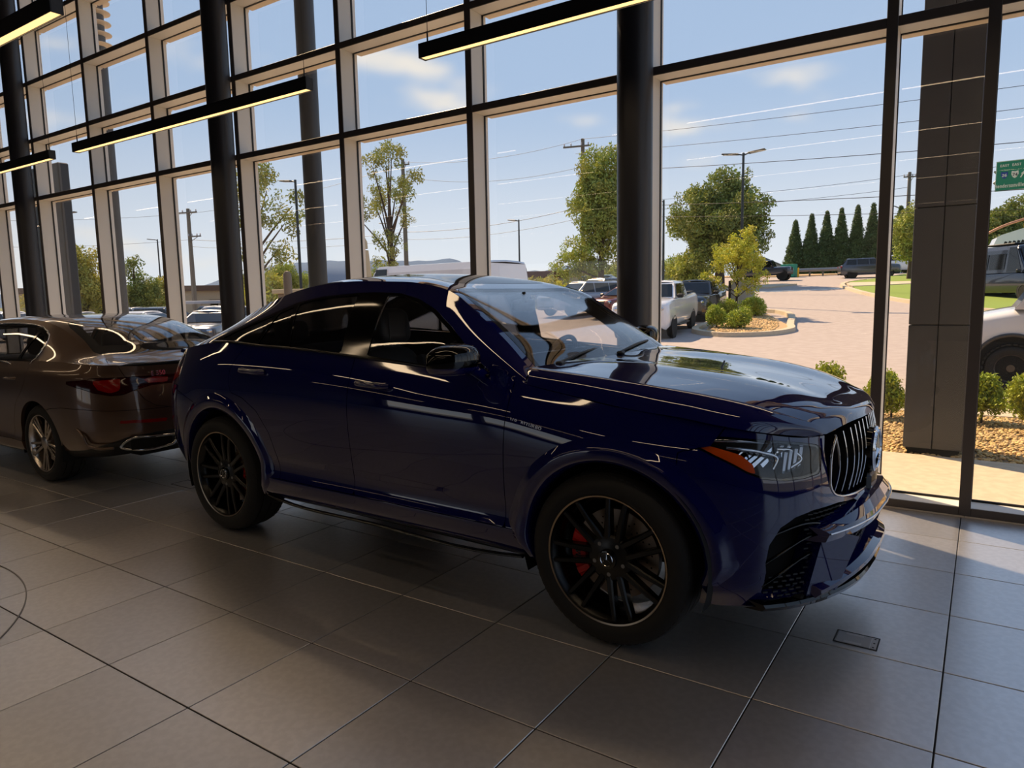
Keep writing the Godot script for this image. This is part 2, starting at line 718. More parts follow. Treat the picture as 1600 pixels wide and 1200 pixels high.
	mat("steel_warm", Color(0.60, 0.45, 0.36), 0.5, 0.5)
	mat("flare_grey", Color(0.24, 0.23, 0.22), 0.6)
	mat("rim_grey", Color(0.30, 0.28, 0.27), 0.45, 0.5)

func store(k: String, v: Variant) -> Variant:
	M[k] = v
	return v

# ---------------------------------------------------------------- showroom
const ROWS := [3.34, 4.27, 5.17, 6.07, 6.97]
const MULLIONS := [5.4, 3.648, 3.075, 1.32, -0.495, -2.25, -4.09, -5.92, -7.70, -9.56, -11.36, -13.2]

func curtain_wall(called: String, xs: Array, label: String, at: Transform3D, panes_label: String) -> Node3D:
	# local frame: the wall runs along x, its room face at z = 0, the outside towards -z
	var w := thing(called, label, "window wall")
	w.transform = at
	w.set_meta("kind", "structure")
	var x0: float = xs[xs.size() - 1]
	var x1: float = xs[0]
	var top: float = ROWS[ROWS.size() - 1]
	for x in xs:
		var o := part("mullion", nbox(v3(x, top / 2, -0.1), v3(0.062, top, 0.19), 0.004), M.frame_white, w)
		part("cap", nbox(v3(x, top / 2 + 0.03, -0.002), v3(0.07, top + 0.06, 0.012), 0.003), M.frame_dark, o)
		part("gasket", nbox(v3(x, top / 2, -0.2), v3(0.075, top, 0.022), 0.0), M.gasket, o)
		part("outer_cap", nbox(v3(x, top / 2, -0.236), v3(0.056, top, 0.05), 0.003), M.frame_white, o)
	for k in xs.size() - 1:
		var xa: float = xs[k + 1] + 0.031
		var xb: float = xs[k] - 0.031
		var xm := (xa + xb) / 2
		var wd := xb - xa
		for y in ROWS:
			var o := part("transom", nbox(v3(xm, y, -0.1), v3(wd, 0.058, 0.185), 0.003), M.frame_white, w)
			part("cap", nbox(v3(xm, y, -0.003), v3(wd - 0.008, 0.066, 0.011), 0.003), M.frame_dark, o)
			part("gasket", nbox(v3(xm, y, -0.2), v3(wd, 0.072, 0.02), 0.0), M.gasket, o)
			part("outer_cap", nbox(v3(xm, y, -0.265), v3(wd, 0.062, 0.105), 0.003), M.frame_outer, o)
		var s := part("sill", nbox(v3(xm, 0.034, -0.12), v3(wd, 0.068, 0.22), 0.003), M.frame_white, w)
		part("cap", nbox(v3(xm, 0.034, -0.002), v3(wd - 0.008, 0.068, 0.012), 0.003), M.frame_dark, s)
		part("gasket", nbox(v3(xm, 0.04, -0.2), v3(wd, 0.085, 0.02), 0.0), M.gasket, s)
		part("shoe", nbox(v3(xm, 0.006, 0.008), v3(wd + 0.06, 0.012, 0.012), 0.002), M.frame_outer, s)
		var ys := [0.06] + ROWS
		for i in ys.size() - 1:
			var ya: float = ys[i] + 0.02
			var yb: float = ys[i + 1] - 0.02
			part("pane", nbox(v3(xm, (ya + yb) / 2, -0.2), v3(wd + 0.02, yb - ya, 0.001)), M.pane, w)
	return w

func build_room() -> void:
	# floor: one slab of grout with every tile laid on it
	var fl := struct("floor", nbox(v3(-3.5, -0.104, 4.6), v3(25.2, 0.2, 18.9)), M.grout, "showroom floor of large square grey-brown porcelain tiles", "floor")
	var tile := nbox(v3(TILE / 2, -0.005, -TILE / 2), v3(TILE - 0.006, 0.01, TILE - 0.006), 0.0016)
	var meshes := []
	for i in 4: meshes.push_back(tile.mesh(M["floor_tile_%d" % i]))
	var rest: Array[Transform3D] = []
	for i in range(-26, 15):
		for j in range(-23, 8):
			var at := v3(i * TILE, 0.0, -j * TILE)
			var zb := at.z - TILE
			if at.x < -16.0 or at.x + TILE > 9.05 or zb < -5.0 or at.z > 14.0: continue
			if i >= -16 and i <= 6 and j >= -1:
				part_mesh("tile", meshes[rng.randi() % 4], fl, Transform3D(Basis(), at))
			else: rest.push_back(Transform3D(Basis(), at))
	var mm := MultiMesh.new()
	mm.transform_format = MultiMesh.TRANSFORM_3D
	mm.mesh = meshes[1]
	mm.instance_count = rest.size()
	for i in rest.size(): mm.set_instance_transform(i, rest[i])
	var mi := MultiMeshInstance3D.new()
	mi.name = "distant_tiles"
	mi.multimesh = mm
	mi.set_meta("kind", "stuff")
	fl.add_child(mi)
	curtain_wall("wall_back", MULLIONS, "tall curtain wall of glass with dark-capped pale mullions behind the cars", Transform3D(Basis(), v3(0, 0, -4.781)), "")
	curtain_wall("window_1", [6.3, 4.5, 2.7, 0.9, -0.2], "glazed part of the side wall to the right of the blue car", Transform3D(Basis(Vector3.UP, -PI / 2), v3(9.05, 0, -4.9)), "")
	var s := Srf.new()
	box(s, v3(-16.2, 3.6, 4.6), v3(0.3, 7.2, 19.2))
	struct("wall_left", s, M.wall_paint, "plain side wall at the far left end of the showroom", "wall")
	# wall behind the camera: with a long glazed opening
	s = Srf.new()
	box(s, v3(-3.5, 0.3, 14.15), v3(25.4, 0.6, 0.3))
	box(s, v3(-3.5, 5.05, 14.15), v3(25.4, 4.3, 0.3))
	for x in [-16.0, -10.6]:
		box(s, v3(x, 1.75, 14.15), v3(0.5, 2.3, 0.3))
	box(s, v3(1.9, 1.75, 14.15), v3(14.6, 2.3, 0.3))
	struct("wall_front", s, M.wall_paint, "wall behind the viewer with a band of windows", "wall")
	s = Srf.new()
	box(s, v3(9.2, 3.6, 7.86), v3(0.3, 7.2, 12.9))
	struct("wall_right", s, M.wall_paint, "plain side wall to the right, past the end of its glazing", "wall")
	s = Srf.new()
	box(s, v3(-3.5, 7.2, 4.6), v3(25.6, 0.35, 19.6))
	struct("ceiling", s, M.ceiling_paint, "dark grey ceiling high above the pendant lamps", "ceiling")
	s = Srf.new()
	box(s, v3(-3.5, 7.45, -4.95), v3(25.6, 0.9, 0.34))
	struct("trim_1", s, M.frame_dark, "dark roof fascia above the curtain wall", "fascia")
	# round columns just inside the glass
	var labels := ["dark round steel column at the windscreen of the blue car", "dark round steel column behind the rear window of the blue car", "dark round steel column beyond the roof of the brown sedan", "dark round steel column at the far left end"]
	var k := 0
	for x in [1.29, -4.14, -9.6, -15.0]:
		var c := Srf.new()
		lathe(c, [Vector2(0.142, 0.0), Vector2(0.142, 7.1)], Transform3D(Basis(), v3(x, 0, -4.6)), 40)
		var o := part(numbered("round_column"), c, M.column_dark)
		tag(o, labels[k], "column", "round columns along the glass")
		var f := Srf.new()
		lathe(f, [Vector2(0.16, 0.0), Vector2(0.16, 0.018), Vector2(0.143, 0.02)], Transform3D(Basis(), v3(x, 0, -4.6)), 40)
		part("base_ring", f, M.frame_dark, o)
		k += 1
	# floor box, floor hatch, inlaid ring
	var fb := thing("floor_box", "small steel floor socket box with hinged lid before the blue car's nose", "floor box", v3(3.294, 0.0, -2.53))
	part("rim", frame_ring(0.178, 0.128, 0.006, 0.0025), M.gasket, fb)
	part("lid", nbox(v3(-0.012, 0.0012, 0), v3(0.136, 0.0024, 0.112), 0.0008), M.box_grey, fb)
	part("cable_flap", nbox(v3(-0.012, 0.0020, -0.042), v3(0.072, 0.0022, 0.022), 0.0006), M.box_light, fb)
	part("cable_flap", nbox(v3(-0.012, 0.0020, 0.042), v3(0.072, 0.0022, 0.022), 0.0006), M.box_light, fb)
	var hg := part("hinge_plate", nbox(v3(0.071, 0.0012, 0), v3(0.022, 0.0024, 0.112), 0.0008), M.box_light, fb)
	for z in [-0.042, 0.0, 0.042]:
		part("screw", nbox(v3(0.071, 0.0026, z), v3(0.008, 0.0014, 0.008), 0.0005), M.gasket, hg)
	var hb := thing("floor_box", "flush square floor hatch between the brown sedan and the rear wheel of the blue car", "floor box", v3(-1.95, 0.0, -2.55))
	part("rim", frame_ring(0.30, 0.16, 0.006, 0.0025), M.gasket, hb)
	part("lid", nbox(v3(0, 0.0008, 0), v3(0.286, 0.0016, 0.146), 0.0006), M.floor_tile_1, hb)
	var rg := Srf.new()
	lathe(rg, [Vector2(1.478, 0.0005), Vector2(1.478, 0.004), Vector2(1.484, 0.004), Vector2(1.484, 0.0005)], Transform3D(Basis(), v3(-1.1, 0, 0.63)), 160)
	tag(part("floor_ring", rg, M.steel_dull), "thin metal circle let into the floor at the left edge", "floor ring")

func frame_ring(w: float, d: float, t: float, h: float) -> Srf:
	var s := Srf.new()
	for sg in [-1.0, 1.0]:
		box(s, v3(0, h / 2, sg * (d - t) / 2), v3(w, h, t), 0.0006)
		box(s, v3(sg * (w - t) / 2, h / 2, 0), v3(t, h, d - 2 * t), 0.0006)
	return s

# ---------------------------------------------------------------- pendant lamps
func build_lamps() -> void:
	var length := 4.07
	var n := 0
	for row in [[-3.40, [-13.12, -7.81, -2.50 - 0.665, 2.15], 0], [-1.43, [-8.45, -3.12, 2.2], 1], [0.54, [-8.45, -3.12, 2.2], 2], [2.51, [-8.45, -3.12, 2.2], 3], [6.4, [-8.45, -3.12, 2.2], 4]]:
		for x in row[1]:
			var vis := ""
			if row[2] == 0: vis = {-13.12: "linear pendant lamp at the far left of the row by the glass", -7.81: "linear pendant lamp whose end shows beside the leftmost column", 2.15: "linear pendant lamp nearest to the viewer, crossing the front column"}.get(x, "linear pendant lamp hanging before the middle column")
			elif row[2] == 1: vis = {-8.45: "linear pendant lamp of the second row, far left", -3.12: "linear pendant lamp cut off by the top left corner"}.get(x, "linear pendant lamp of the second row, above the viewer")
			else: vis = "pendant lamp behind the viewer, %s row back, %s" % [["", "", "third", "fourth", "fifth"][row[2]], "left" if x < -6.0 else "middle" if x < 0.0 else "right"]
			var o := thing("pendant_lamp", vis, "lamp", v3(x, 3.32, row[0]), 0.0, "linear pendant lamps" if row[2] < 2 else "linear pendant lamps behind the viewer")
			var s := Srf.new()
			box(s, v3(0, 0.098, 0), v3(length, 0.012, 0.078), 0.002)
			for z in [-1, 1]: box(s, v3(0, 0.05, 0.036 * z), v3(length, 0.1, 0.006), 0.0015)
			for e in [-1, 1]: box(s, v3(e * (length / 2 - 0.004), 0.05, 0), v3(0.008, 0.1, 0.066), 0.0015)
			part("housing", s, M.lamp_housing, o)
			part("diffuser", nbox(v3(0, 0.012, 0), v3(length - 0.02, 0.008, 0.064)), M.lamp_diffuser, o)
			for e in [-1, 1]:
				var c := Srf.new()
				tube(c, [v3(e * (length / 2 - 0.06), 0.10, 0), v3(e * (length / 2 - 0.06), 0.18, 0)], 0.006, 8)
				tube(c, [v3(e * (length / 2 - 0.06), 0.17, 0), v3(e * (length / 2 - 0.06), 3.72, 0)], 0.0022, 6)
				part("cable", c, M.cable, o)
			var a := AreaLight3D.new()
			a.name = "light"
			a.area_size = Vector2(length - 0.04, 0.06)
			a.area_normalize_energy = true
			a.light_color = Color(1.0, 0.88, 0.73)
			a.light_energy = 0.42
			a.shadow_enabled = true
			a.transform = Transform3D(Basis(Vector3.RIGHT, -PI / 2), v3(0, 0.004, 0))
			o.add_child(a)
			n += 1

# ---------------------------------------------------------------- wheels
func disc_frame(at: Vector3, out: float) -> Transform3D:
	# lathe axis (y) points sideways, away from the car
	var z := v3(0, 0, out)
	var x := v3(out, 0, 0)
	return Transform3D(Basis(x, z, x.cross(z)), at)

func beam(s: Srf, a: Vector3, b: Vector3, side: Vector3, up: Vector3, wa: float, wb: float, da: float, db: float, ch := 0.25) -> void:
	# tapered bar from a to b (front face at up = 0, depth behind), with chamfered front edges
	var ring := func(c: Vector3, w: float, d: float) -> Array:
		return [c - side * w * 0.5 - up * d, c - side * w * 0.5 - up * w * ch, c - side * w * (0.5 - ch * 0.8), c + side * w * (0.5 - ch * 0.8), c + side * w * 0.5 - up * w * ch, c + side * w * 0.5 - up * d]
	var p: Array = ring.call(a, wa, da)
	var q: Array = ring.call(b, wb, db)
	for i in 6:
		var j := (i + 1) % 6
		var n := Srf.new()
		n.quad(p[i], q[i], q[j], p[j])
		# make the normal point away from the middle of the bar
		var mid: Vector3 = (a + b) * 0.5 - up * (da + db) * 0.25
		if n.n[0].dot((p[i] + q[j]) * 0.5 - mid) < 0:
			n = Srf.new()
			n.quad(p[j], q[j], q[i], p[i])
		s.add(n)

func tyre_srf(R: float, rim: float, wd: float, fr: Transform3D, blocks := true) -> Srf:
	var s := Srf.new()
	var b := R - rim
	var prof := [Vector2(rim - 0.004, -0.030), Vector2(rim + 0.006, -0.014), Vector2(rim + b * 0.30, 0.0), Vector2(rim + b * 0.55, -0.002), Vector2(rim + b * 0.78, -0.014), Vector2(rim + b * 0.93, -0.034), Vector2(R, -0.062)]
	var g := wd * 0.26
	for k in 3:
		var h := -g - k * wd * 0.24
		prof.append_array([Vector2(R + 0.001, h + 0.005), Vector2(R - 0.007, h + 0.004), Vector2(R - 0.007, h - 0.004), Vector2(R + 0.001, h - 0.005)])
	prof.append_array([Vector2(R, -wd + 0.062), Vector2(rim + b * 0.9, -wd + 0.03), Vector2(rim + b * 0.6, -wd), Vector2(rim, -wd + 0.02)])
	if not blocks: prof = [Vector2(rim - 0.004, -0.03), Vector2(rim + b * 0.3, 0.0), Vector2(rim + b * 0.75, -0.012), Vector2(R, -0.06), Vector2(R, -wd + 0.06), Vector2(rim + b * 0.6, -wd), Vector2(rim, -wd + 0.02)]
	lathe(s, prof, fr, 72 if blocks else 32, 0.8 if blocks else 0.6)
	if blocks:
		for k in 64:
			var f := TAU * k / 64
			var d := v3(cos(f), 0, sin(f))
			var t := v3(-sin(f), 0, cos(f))
			for h in [-0.045, -wd + 0.045]:
				var q := Srf.new()
				box(q, d * (R - 0.0150) + Vector3(0, h, 0), v3(0.014, 0.036, 0.026), 0.003, Basis(d, Vector3.UP, d.cross(Vector3.UP)))
				s.add(q, fr)
	return s

# twin-spoke black wheel with a machined rim edge, red caliper and perforated disc
func sport_wheel(car: Node3D, x: float, z: float, out: float, caliper_at: float) -> void:
	var R := 0.393
	var fr := disc_frame(v3(x, R, z), out)
	var w := part("wheel", tyre_srf(R, 0.291, 0.29, fr), M.tyre, car)
	var s := Srf.new()
	lathe(s, [Vector2(0.286, -0.016), Vector2(0.2935, -0.0135), Vector2(0.2935, -0.028), Vector2(0.284, -0.030)], fr, 96, 0.9)
	part("rim_edge", s, M.rim_silver, w)
	s = Srf.new()
	lathe(s, [Vector2(0.2865, -0.017), Vector2(0.280, -0.034), Vector2(0.268, -0.048), Vector2(0.262, -0.075), Vector2(0.258, -0.20), Vector2(0.282, -0.25)], fr, 72, 0.85)
	part("rim", s, M.rim_black, w)
	for k in 7:
		var sp := Srf.new()
		var f := TAU * k / 7 + deg_to_rad(74.0) * out
		for e in [-1.0, 1.0]:
			var d := v3(cos(f), 0, sin(f))
			var t := v3(-sin(f), 0, cos(f))
			var up := Vector3.UP
			var q := Srf.new()
			beam(q, d * 0.085 + t * e * 0.026 + up * -0.050, d * 0.19 + t * e * 0.034 + up * -0.036, t, up, 0.034, 0.026, 0.045, 0.045)
			beam(q, d * 0.19 + t * e * 0.034 + up * -0.036, d * 0.281 + t * e * 0.043 + up * -0.031, t, up, 0.026, 0.024, 0.045, 0.035)
			sp.add(q, fr)
		part("spoke", sp, M.rim_black, w)
	s = Srf.new()
	lathe(s, [Vector2(0.0, -0.046), Vector2(0.055, -0.046), Vector2(0.062, -0.049), Vector2(0.098, -0.052), Vector2(0.108, -0.060), Vector2(0.112, -0.10), Vector2(0.0, -0.10)], fr, 48, 0.85)
	part("hub", s, M.rim_black, w)
	s = Srf.new()
	lathe(s, [Vector2(0.0, -0.030), Vector2(0.034, -0.030), Vector2(0.043, -0.034), Vector2(0.045, -0.046)], fr, 40, 0.8)
	part("centre_cap", s, M.black_gloss, w)
	s = Srf.new()
	var em := Srf.new()
	star_emblem(em, 0.031)
	s.add(em, Transform3D(fr.basis * Basis(v3(1, 0, 0), v3(0, 0, -1), v3(0, 1, 0)), fr * v3(0, -0.0295, 0)))
	part("emblem", s, M.chrome, w)
	for k in 5:
		var f := TAU * k / 5 + 0.3
		var b := Srf.new()
		lathe(b, [Vector2(0, -0.044), Vector2(0.009, -0.044), Vector2(0.011, -0.05)], Transform3D(fr.basis, fr * v3(cos(f) * 0.074, -0.004, sin(f) * 0.074)), 10)
		part("wheel_bolt", b, M.steel_dull, w)
	s = Srf.new()
	lathe(s, [Vector2(0.0, -0.125), Vector2(0.10, -0.125), Vector2(0.10, -0.132), Vector2(0.205, -0.132), Vector2(0.205, -0.165), Vector2(0.0, -0.165)], fr, 64, 0.9)
	var dk := part("brake_disc", s, M.disc, w)
	s = Srf.new()
	for k in 60:
		var f := TAU * k / 60
		var r := 0.125 + 0.024 * (k % 3)
		var q := Srf.new()
		lathe(q, [Vector2(0.0, 0.0012), Vector2(0.0045, 0.0008)], Transform3D(fr.basis, fr * v3(cos(f) * r, -0.132, sin(f) * r)), 6)
		s.add(q)
	var hl := part("drill_holes", s, M.black_matt, dk.get_parent())
	hl.set_meta("kind", "stuff")
	# caliper: an arc block hugging the disc, with three ribs
	s = Srf.new()
	var n := 12
	var rows := []
	var half := deg_to_rad(33)
	for prof in [[0.222, -0.17], [0.222, -0.108], [0.214, -0.098], [0.142, -0.094], [0.134, -0.10], [0.134, -0.122]]:
		var r := []
		for i in n + 1:
			var f := caliper_at + lerpf(-half, half, float(i) / n)
			r.push_back(fr * v3(prof[0] * cos(f), prof[1], prof[0] * sin(f)))
		rows.push_back(r)
	s.add(grid(rows, fr * v3(0.18 * cos(caliper_at), -0.14, 0.18 * sin(caliper_at))))
	for e in [0, n]:
		s.quad(rows[0][e], rows[2][e], rows[3][e], rows[5][e])
	for a in [-0.42, 0.0, 0.42]:
		var f: float = caliper_at + a
		var d := v3(cos(f), 0, sin(f))
		var q := Srf.new()
		box(q, d * 0.175 + v3(0, -0.093, 0), v3(0.075, 0.010, 0.035), 0.004, Basis(d, Vector3.UP, d.cross(Vector3.UP)))
		s.add(q, fr)
	var cal := part("caliper", s, M.caliper_red, w)
	var tx := text_srf("AMG", 0.036, 0.002, "Droid Sans", true)
	s = Srf.new()
	var dm := fr * v3(0.178 * cos(caliper_at), -0.0868, 0.178 * sin(caliper_at))
	s.add(tx, Transform3D(Basis(v3(0, 1, 0), v3(-out, 0, 0), v3(0, 0, out)), dm))
	part("lettering", s, M.black_gloss, cal.get_parent())

# ring with a three-pointed star, in the xy plane facing +z
func star_emblem(s: Srf, r: float) -> void:
	var fr := Transform3D(Basis(v3(1, 0, 0), v3(0, 0, 1), v3(0, -1, 0)), Vector3.ZERO)
	var w := r * 0.11
	lathe(s, [Vector2(r - w, 0), Vector2(r - w * 0.5, w * 0.7), Vector2(r, 0)], fr, 48, 0.95)
	for k in 3:
		var f := PI / 2 + TAU * k / 3
		var d := v3(cos(f), sin(f), 0)
		for e in [-1.0, 1.0]:
			var g: float = f + e * PI / 3
			var c := v3(cos(g), sin(g), 0) * r * 0.13
			if e > 0: s.flat(v3(0, 0, w * 1.2), d * (r - w * 0.4) + v3(0, 0, w * 0.25), c)
			else: s.flat(v3(0, 0, w * 1.2), c, d * (r - w * 0.4) + v3(0, 0, w * 0.25))

# plainer multi-spoke wheel (five twin spokes), for the sedan and the cars outside
func alloy_wheel(car: Node3D, x: float, z: float, out: float, R: float, rim: float, wd: float, m: Material, nsp := 5, detail := true) -> void:
	var fr := disc_frame(v3(x, R, z), out)
	var w := part("wheel", tyre_srf(R, rim, wd, fr, detail), M.tyre, car)
	var s := Srf.new()
	lathe(s, [Vector2(rim + 0.003, -0.024), Vector2(rim + 0.001, -0.012), Vector2(rim - 0.008, -0.014), Vector2(rim - 0.018, -0.04), Vector2(rim - 0.026, -0.09), Vector2(rim - 0.03, -wd + 0.03)], fr, 48 if detail else 24, 0.85)
	part("rim", s, m, w)
	s = Srf.new()
	lathe(s, [Vector2(0, -0.11), Vector2(rim * 0.72, -0.11), Vector2(rim * 0.72, -0.13)], fr, 32)
	part("brake_disc", s, M.disc if detail else M.black_matt, w)
	var up := Vector3.UP
	if detail:
		for k in nsp:
			var sp := Srf.new()
			var f := TAU * k / nsp + 0.3
			var d := v3(cos(f), 0, sin(f))
			var t := v3(-sin(f), 0, cos(f))
			for e in [-1.0, 1.0]:
				beam(sp, d * 0.05 + t * e * 0.014 + up * -0.035, d * (rim - 0.008) + t * e * rim * 0.22 + up * -0.022, t, up, 0.028, 0.024, 0.03, 0.025)
			beam(sp, d * rim * 0.45 + up * -0.036, d * (rim - 0.01) + up * -0.024, t, up, 0.014, 0.016, 0.02, 0.02)
			part("spoke", sp.moved(fr), m, w)
	else:
		s = Srf.new()
		for k in nsp:
			var f := TAU * k / nsp + 0.3
			var d := v3(cos(f), 0, sin(f))
			beam(s, d * 0.04 + up * -0.035, d * (rim - 0.008) + up * -0.022, v3(-sin(f), 0, cos(f)), up, 0.07, 0.09, 0.03, 0.025)
		part("spokes", s.moved(fr), m, w)
	s = Srf.new()
	lathe(s, [Vector2(0, -0.022), Vector2(0.03, -0.022), Vector2(0.06, -0.032), Vector2(0.066, -0.06)], fr, 28, 0.8)
	part("hub", s, m, w)

# ---------------------------------------------------------------- the blue car
# axes: x forward, y up, z to the right (the side in view); the origin lies on the floor midway between the axles
const PLAN := [[-2.515, 0.0], [-2.50, 0.30], [-2.45, 0.58], [-2.36, 0.76], [-2.20, 0.875], [-2.00, 0.935], [-1.75, 0.962], [-1.468, 0.975], [-1.15, 0.978], [-0.80, 0.976], [-0.40, 0.975], [0.0, 0.975], [0.45, 0.975], [0.93, 0.972], [1.20, 0.970], [1.468, 0.963], [1.72, 0.94], [1.90, 0.893], [2.03, 0.83], [2.15, 0.735], [2.24, 0.615], [2.31, 0.46], [2.355, 0.28], [2.372, 0.0]]
const TOPLINE := [[-2.5, 1.10], [-2.36, 1.175], [-2.2, 1.19], [-1.9, 1.245], [-1.6, 1.282], [-1.33, 1.288], [-1.07, 1.274], [-0.67, 1.261], [-0.22, 1.237], [0.17, 1.21], [0.37, 1.198], [0.7, 1.175], [0.95, 1.152], [1.07, 1.134], [1.54, 1.064], [1.77, 1.042], [1.96, 1.009], [2.09, 0.978], [2.2, 0.955], [2.3, 0.955], [2.37, 0.972]]
# rows: [plan column, height, inset from the widest contour]
const BODY_ROWS := [
	[[0, 0.34, 0.16], [3, 0.33, 0.13], [5, 0.31, 0.10], [8, 0.300, 0.085], [13, 0.305, 0.085], [16, 0.262, 0.06], [19, 0.252, 0.05], [23, 0.25, 0.03]],
	[[0, 0.42, 0.10], [3, 0.40, 0.08], [6, 0.36, 0.05], [8, 0.345, 0.035], [13, 0.345, 0.035], [16, 0.33, 0.02], [19, 0.33, 0.015], [23, 0.33, 0.01]],
	[[0, 0.50, 0.04], [4, 0.48, 0.03], [8, 0.44, 0.016], [13, 0.44, 0.016], [17, 0.42, 0.0], [23, 0.42, 0.0]],
	[[0, 0.56, 0.015], [4, 0.54, 0.015], [8, 0.50, 0.034], [13, 0.50, 0.034], [16, 0.51, 0.005], [23, 0.52, 0.0]],
	[[0, 0.68, 0.0], [5, 0.67, 0.004], [8, 0.64, 0.020], [13, 0.63, 0.022], [16, 0.62, 0.003], [23, 0.62, 0.0]],
	[[0, 0.80, 0.004], [5, 0.80, 0.0], [8, 0.80, 0.004], [13, 0.77, 0.008], [16, 0.74, 0.003], [19, 0.72, 0.004], [23, 0.71, 0.004]],
	[[0, 0.90, 0.020], [5, 0.92, 0.006], [8, 0.94, 0.0], [13, 0.90, 0.004], [15, 0.87, 0.008], [17, 0.84, 0.012], [19, 0.80, 0.013], [23, 0.79, 0.010]],
	[[0, 0.99, 0.055], [4, 1.01, 0.030], [6, 1.03, 0.012], [8, 1.05, 0.008], [13, 1.00, 0.016], [15, 0.94, 0.024], [17, 0.90, 0.028], [19, 0.86, 0.028], [23, 0.855, 0.02]],
	[[0, 1.08, 0.105], [4, 1.10, 0.065], [6, 1.13, 0.032], [8, 1.15, 0.030], [11, 1.125, 0.034], [13, 1.08, 0.048], [15, 1.005, 0.052], [17, 0.955, 0.048], [19, 0.91, 0.042], [21, 0.905, 0.034], [23, 0.915, 0.03]],
	[[0, 0, 0.155], [3, 0, 0.145], [5, 0, 0.095], [7, 0, 0.082], [11, 0, 0.074], [13, 0, 0.086], [15, 0, 0.084], [17, 0, 0.075], [19, 0, 0.062], [21, 0, 0.045], [23, 0, 0.035]]]

func car_point(i: int, r: int) -> Vector3: return hull_point(PLAN, BODY_ROWS, TOPLINE, i, r)

# a point of the hull: plan contour moved inwards by the row's inset; the last row follows the top line
func hull_point(plan: Array, rows: Array, topline: Array, i: int, r: int) -> Vector3:
	var last := plan.size() - 1
	var a := Vector2(plan[maxi(i - 1, 0)][0], plan[maxi(i - 1, 0)][1])
	var b := Vector2(plan[mini(i + 1, last)][0], plan[mini(i + 1, last)][1])
	if i == 0: a = Vector2(b.x, -b.y)
	if i == last: b = Vector2(a.x, -a.y)
	var d := (b - a).normalized()
	var n := Vector2(-d.y, d.x)
	var p := Vector2(plan[i][0], plan[i][1])
	if n.dot(p - Vector2(clampf(p.x, -1.5, 1.5), 0.0)) < 0.0: n = -n
	var q := p - n * tab(rows[r], i, 2)
	var y := tab(rows[r], i, 1)
	if r == rows.size() - 1: y = tab(topline, q.x)
	return v3(q.x, y, maxf(q.y, 0.0))

func body_net() -> Array:
	var N := []
	for r in BODY_ROWS.size():
		var row := []
		for i in PLAN.size(): row.push_back(car_point(i, r))
		N.push_back(row)
	return N

# the belt line (top row of the body) read at x
func belt_z(N: Array, x: float) -> float:
	var top: Array = N[N.size() - 1]
	for i in range(1, top.size()):
		if top[i].x >= x and top[i - 1].x < x:
			return lerpf(top[i - 1].z, top[i].z, (x - top[i - 1].x) / (top[i].x - top[i - 1].x))
	return 0.0

# [belt x, rail, mid, centre]
const UPPER := [
	[1.02, [0.995, 1.200, 0.805], [1.02, 1.205, 0.45], [1.035, 1.207, 0.0]],
	[0.90, [0.838, 1.316, 0.757], [0.905, 1.318, 0.42], [0.92, 1.322, 0.0]],
	[0.72, [0.635, 1.452, 0.716], [0.675, 1.456, 0.40], [0.685, 1.460, 0.0]],
	[0.52, [0.415, 1.585, 0.688], [0.335, 1.607, 0.39], [0.315, 1.612, 0.0]],
	[0.26, [0.178, 1.640, 0.668], [0.10, 1.674, 0.38], [0.08, 1.683, 0.0]],
	[-0.10, [-0.10, 1.660, 0.662], [-0.12, 1.701, 0.38], [-0.12, 1.711, 0.0]],
	[-0.50, [-0.483, 1.667, 0.660], [-0.50, 1.703, 0.37], [-0.50, 1.713, 0.0]],
	[-0.82, [-0.82, 1.640, 0.660], [-0.85, 1.672, 0.36], [-0.86, 1.681, 0.0]],
	[-1.16, [-1.208, 1.556, 0.660], [-1.25, 1.585, 0.35], [-1.27, 1.592, 0.0]],
	[-1.50, [-1.55, 1.432, 0.672], [-1.62, 1.458, 0.36], [-1.65, 1.465, 0.0]],
	[-1.85, [-1.90, 1.290, 0.690], [-1.98, 1.312, 0.38], [-2.02, 1.318, 0.0]],
	[-2.20, [-2.23, 1.196, 0.690], [-2.32, 1.200, 0.38], [-2.36, 1.200, 0.0]]]

# [gap, crease, outer dome, dome, valley, centre] from the windscreen to the nose
const HOOD := [
	[[1.02, 1.143, 0.886], [1.0, 1.216, 0.805], [1.015, 1.219, 0.62], [1.02, 1.222, 0.42], [1.03, 1.217, 0.2], [1.035, 1.216, 0.0]],
	[[1.28, 1.104, 0.884], [1.34, 1.186, 0.797], [1.38, 1.196, 0.62], [1.40, 1.214, 0.42], [1.42, 1.200, 0.2], [1.43, 1.198, 0.0]],
	[[1.54, 1.066, 0.879], [1.57, 1.162, 0.782], [1.61, 1.176, 0.61], [1.63, 1.198, 0.42], [1.65, 1.183, 0.2], [1.66, 1.180, 0.0]],
	[[1.773, 1.044, 0.862], [1.82, 1.130, 0.748], [1.86, 1.147, 0.59], [1.88, 1.166, 0.40], [1.90, 1.152, 0.2], [1.91, 1.150, 0.0]],
	[[1.961, 1.012, 0.812], [2.02, 1.088, 0.685], [2.05, 1.105, 0.55], [2.08, 1.120, 0.38], [2.10, 1.110, 0.2], [2.11, 1.108, 0.0]],
	[[2.09, 0.985, 0.722], [2.155, 1.038, 0.605], [2.185, 1.058, 0.49], [2.215, 1.070, 0.34], [2.24, 1.064, 0.18], [2.25, 1.063, 0.0]],
	[[2.19, 0.962, 0.600], [2.245, 0.990, 0.525], [2.27, 1.012, 0.43], [2.305, 1.026, 0.30], [2.33, 1.022, 0.16], [2.34, 1.020, 0.0]],
	[[2.225, 0.950, 0.540], [2.268, 0.962, 0.500], [2.298, 0.978, 0.415], [2.328, 0.990, 0.29], [2.352, 0.992, 0.15], [2.360, 0.992, 0.0]]]

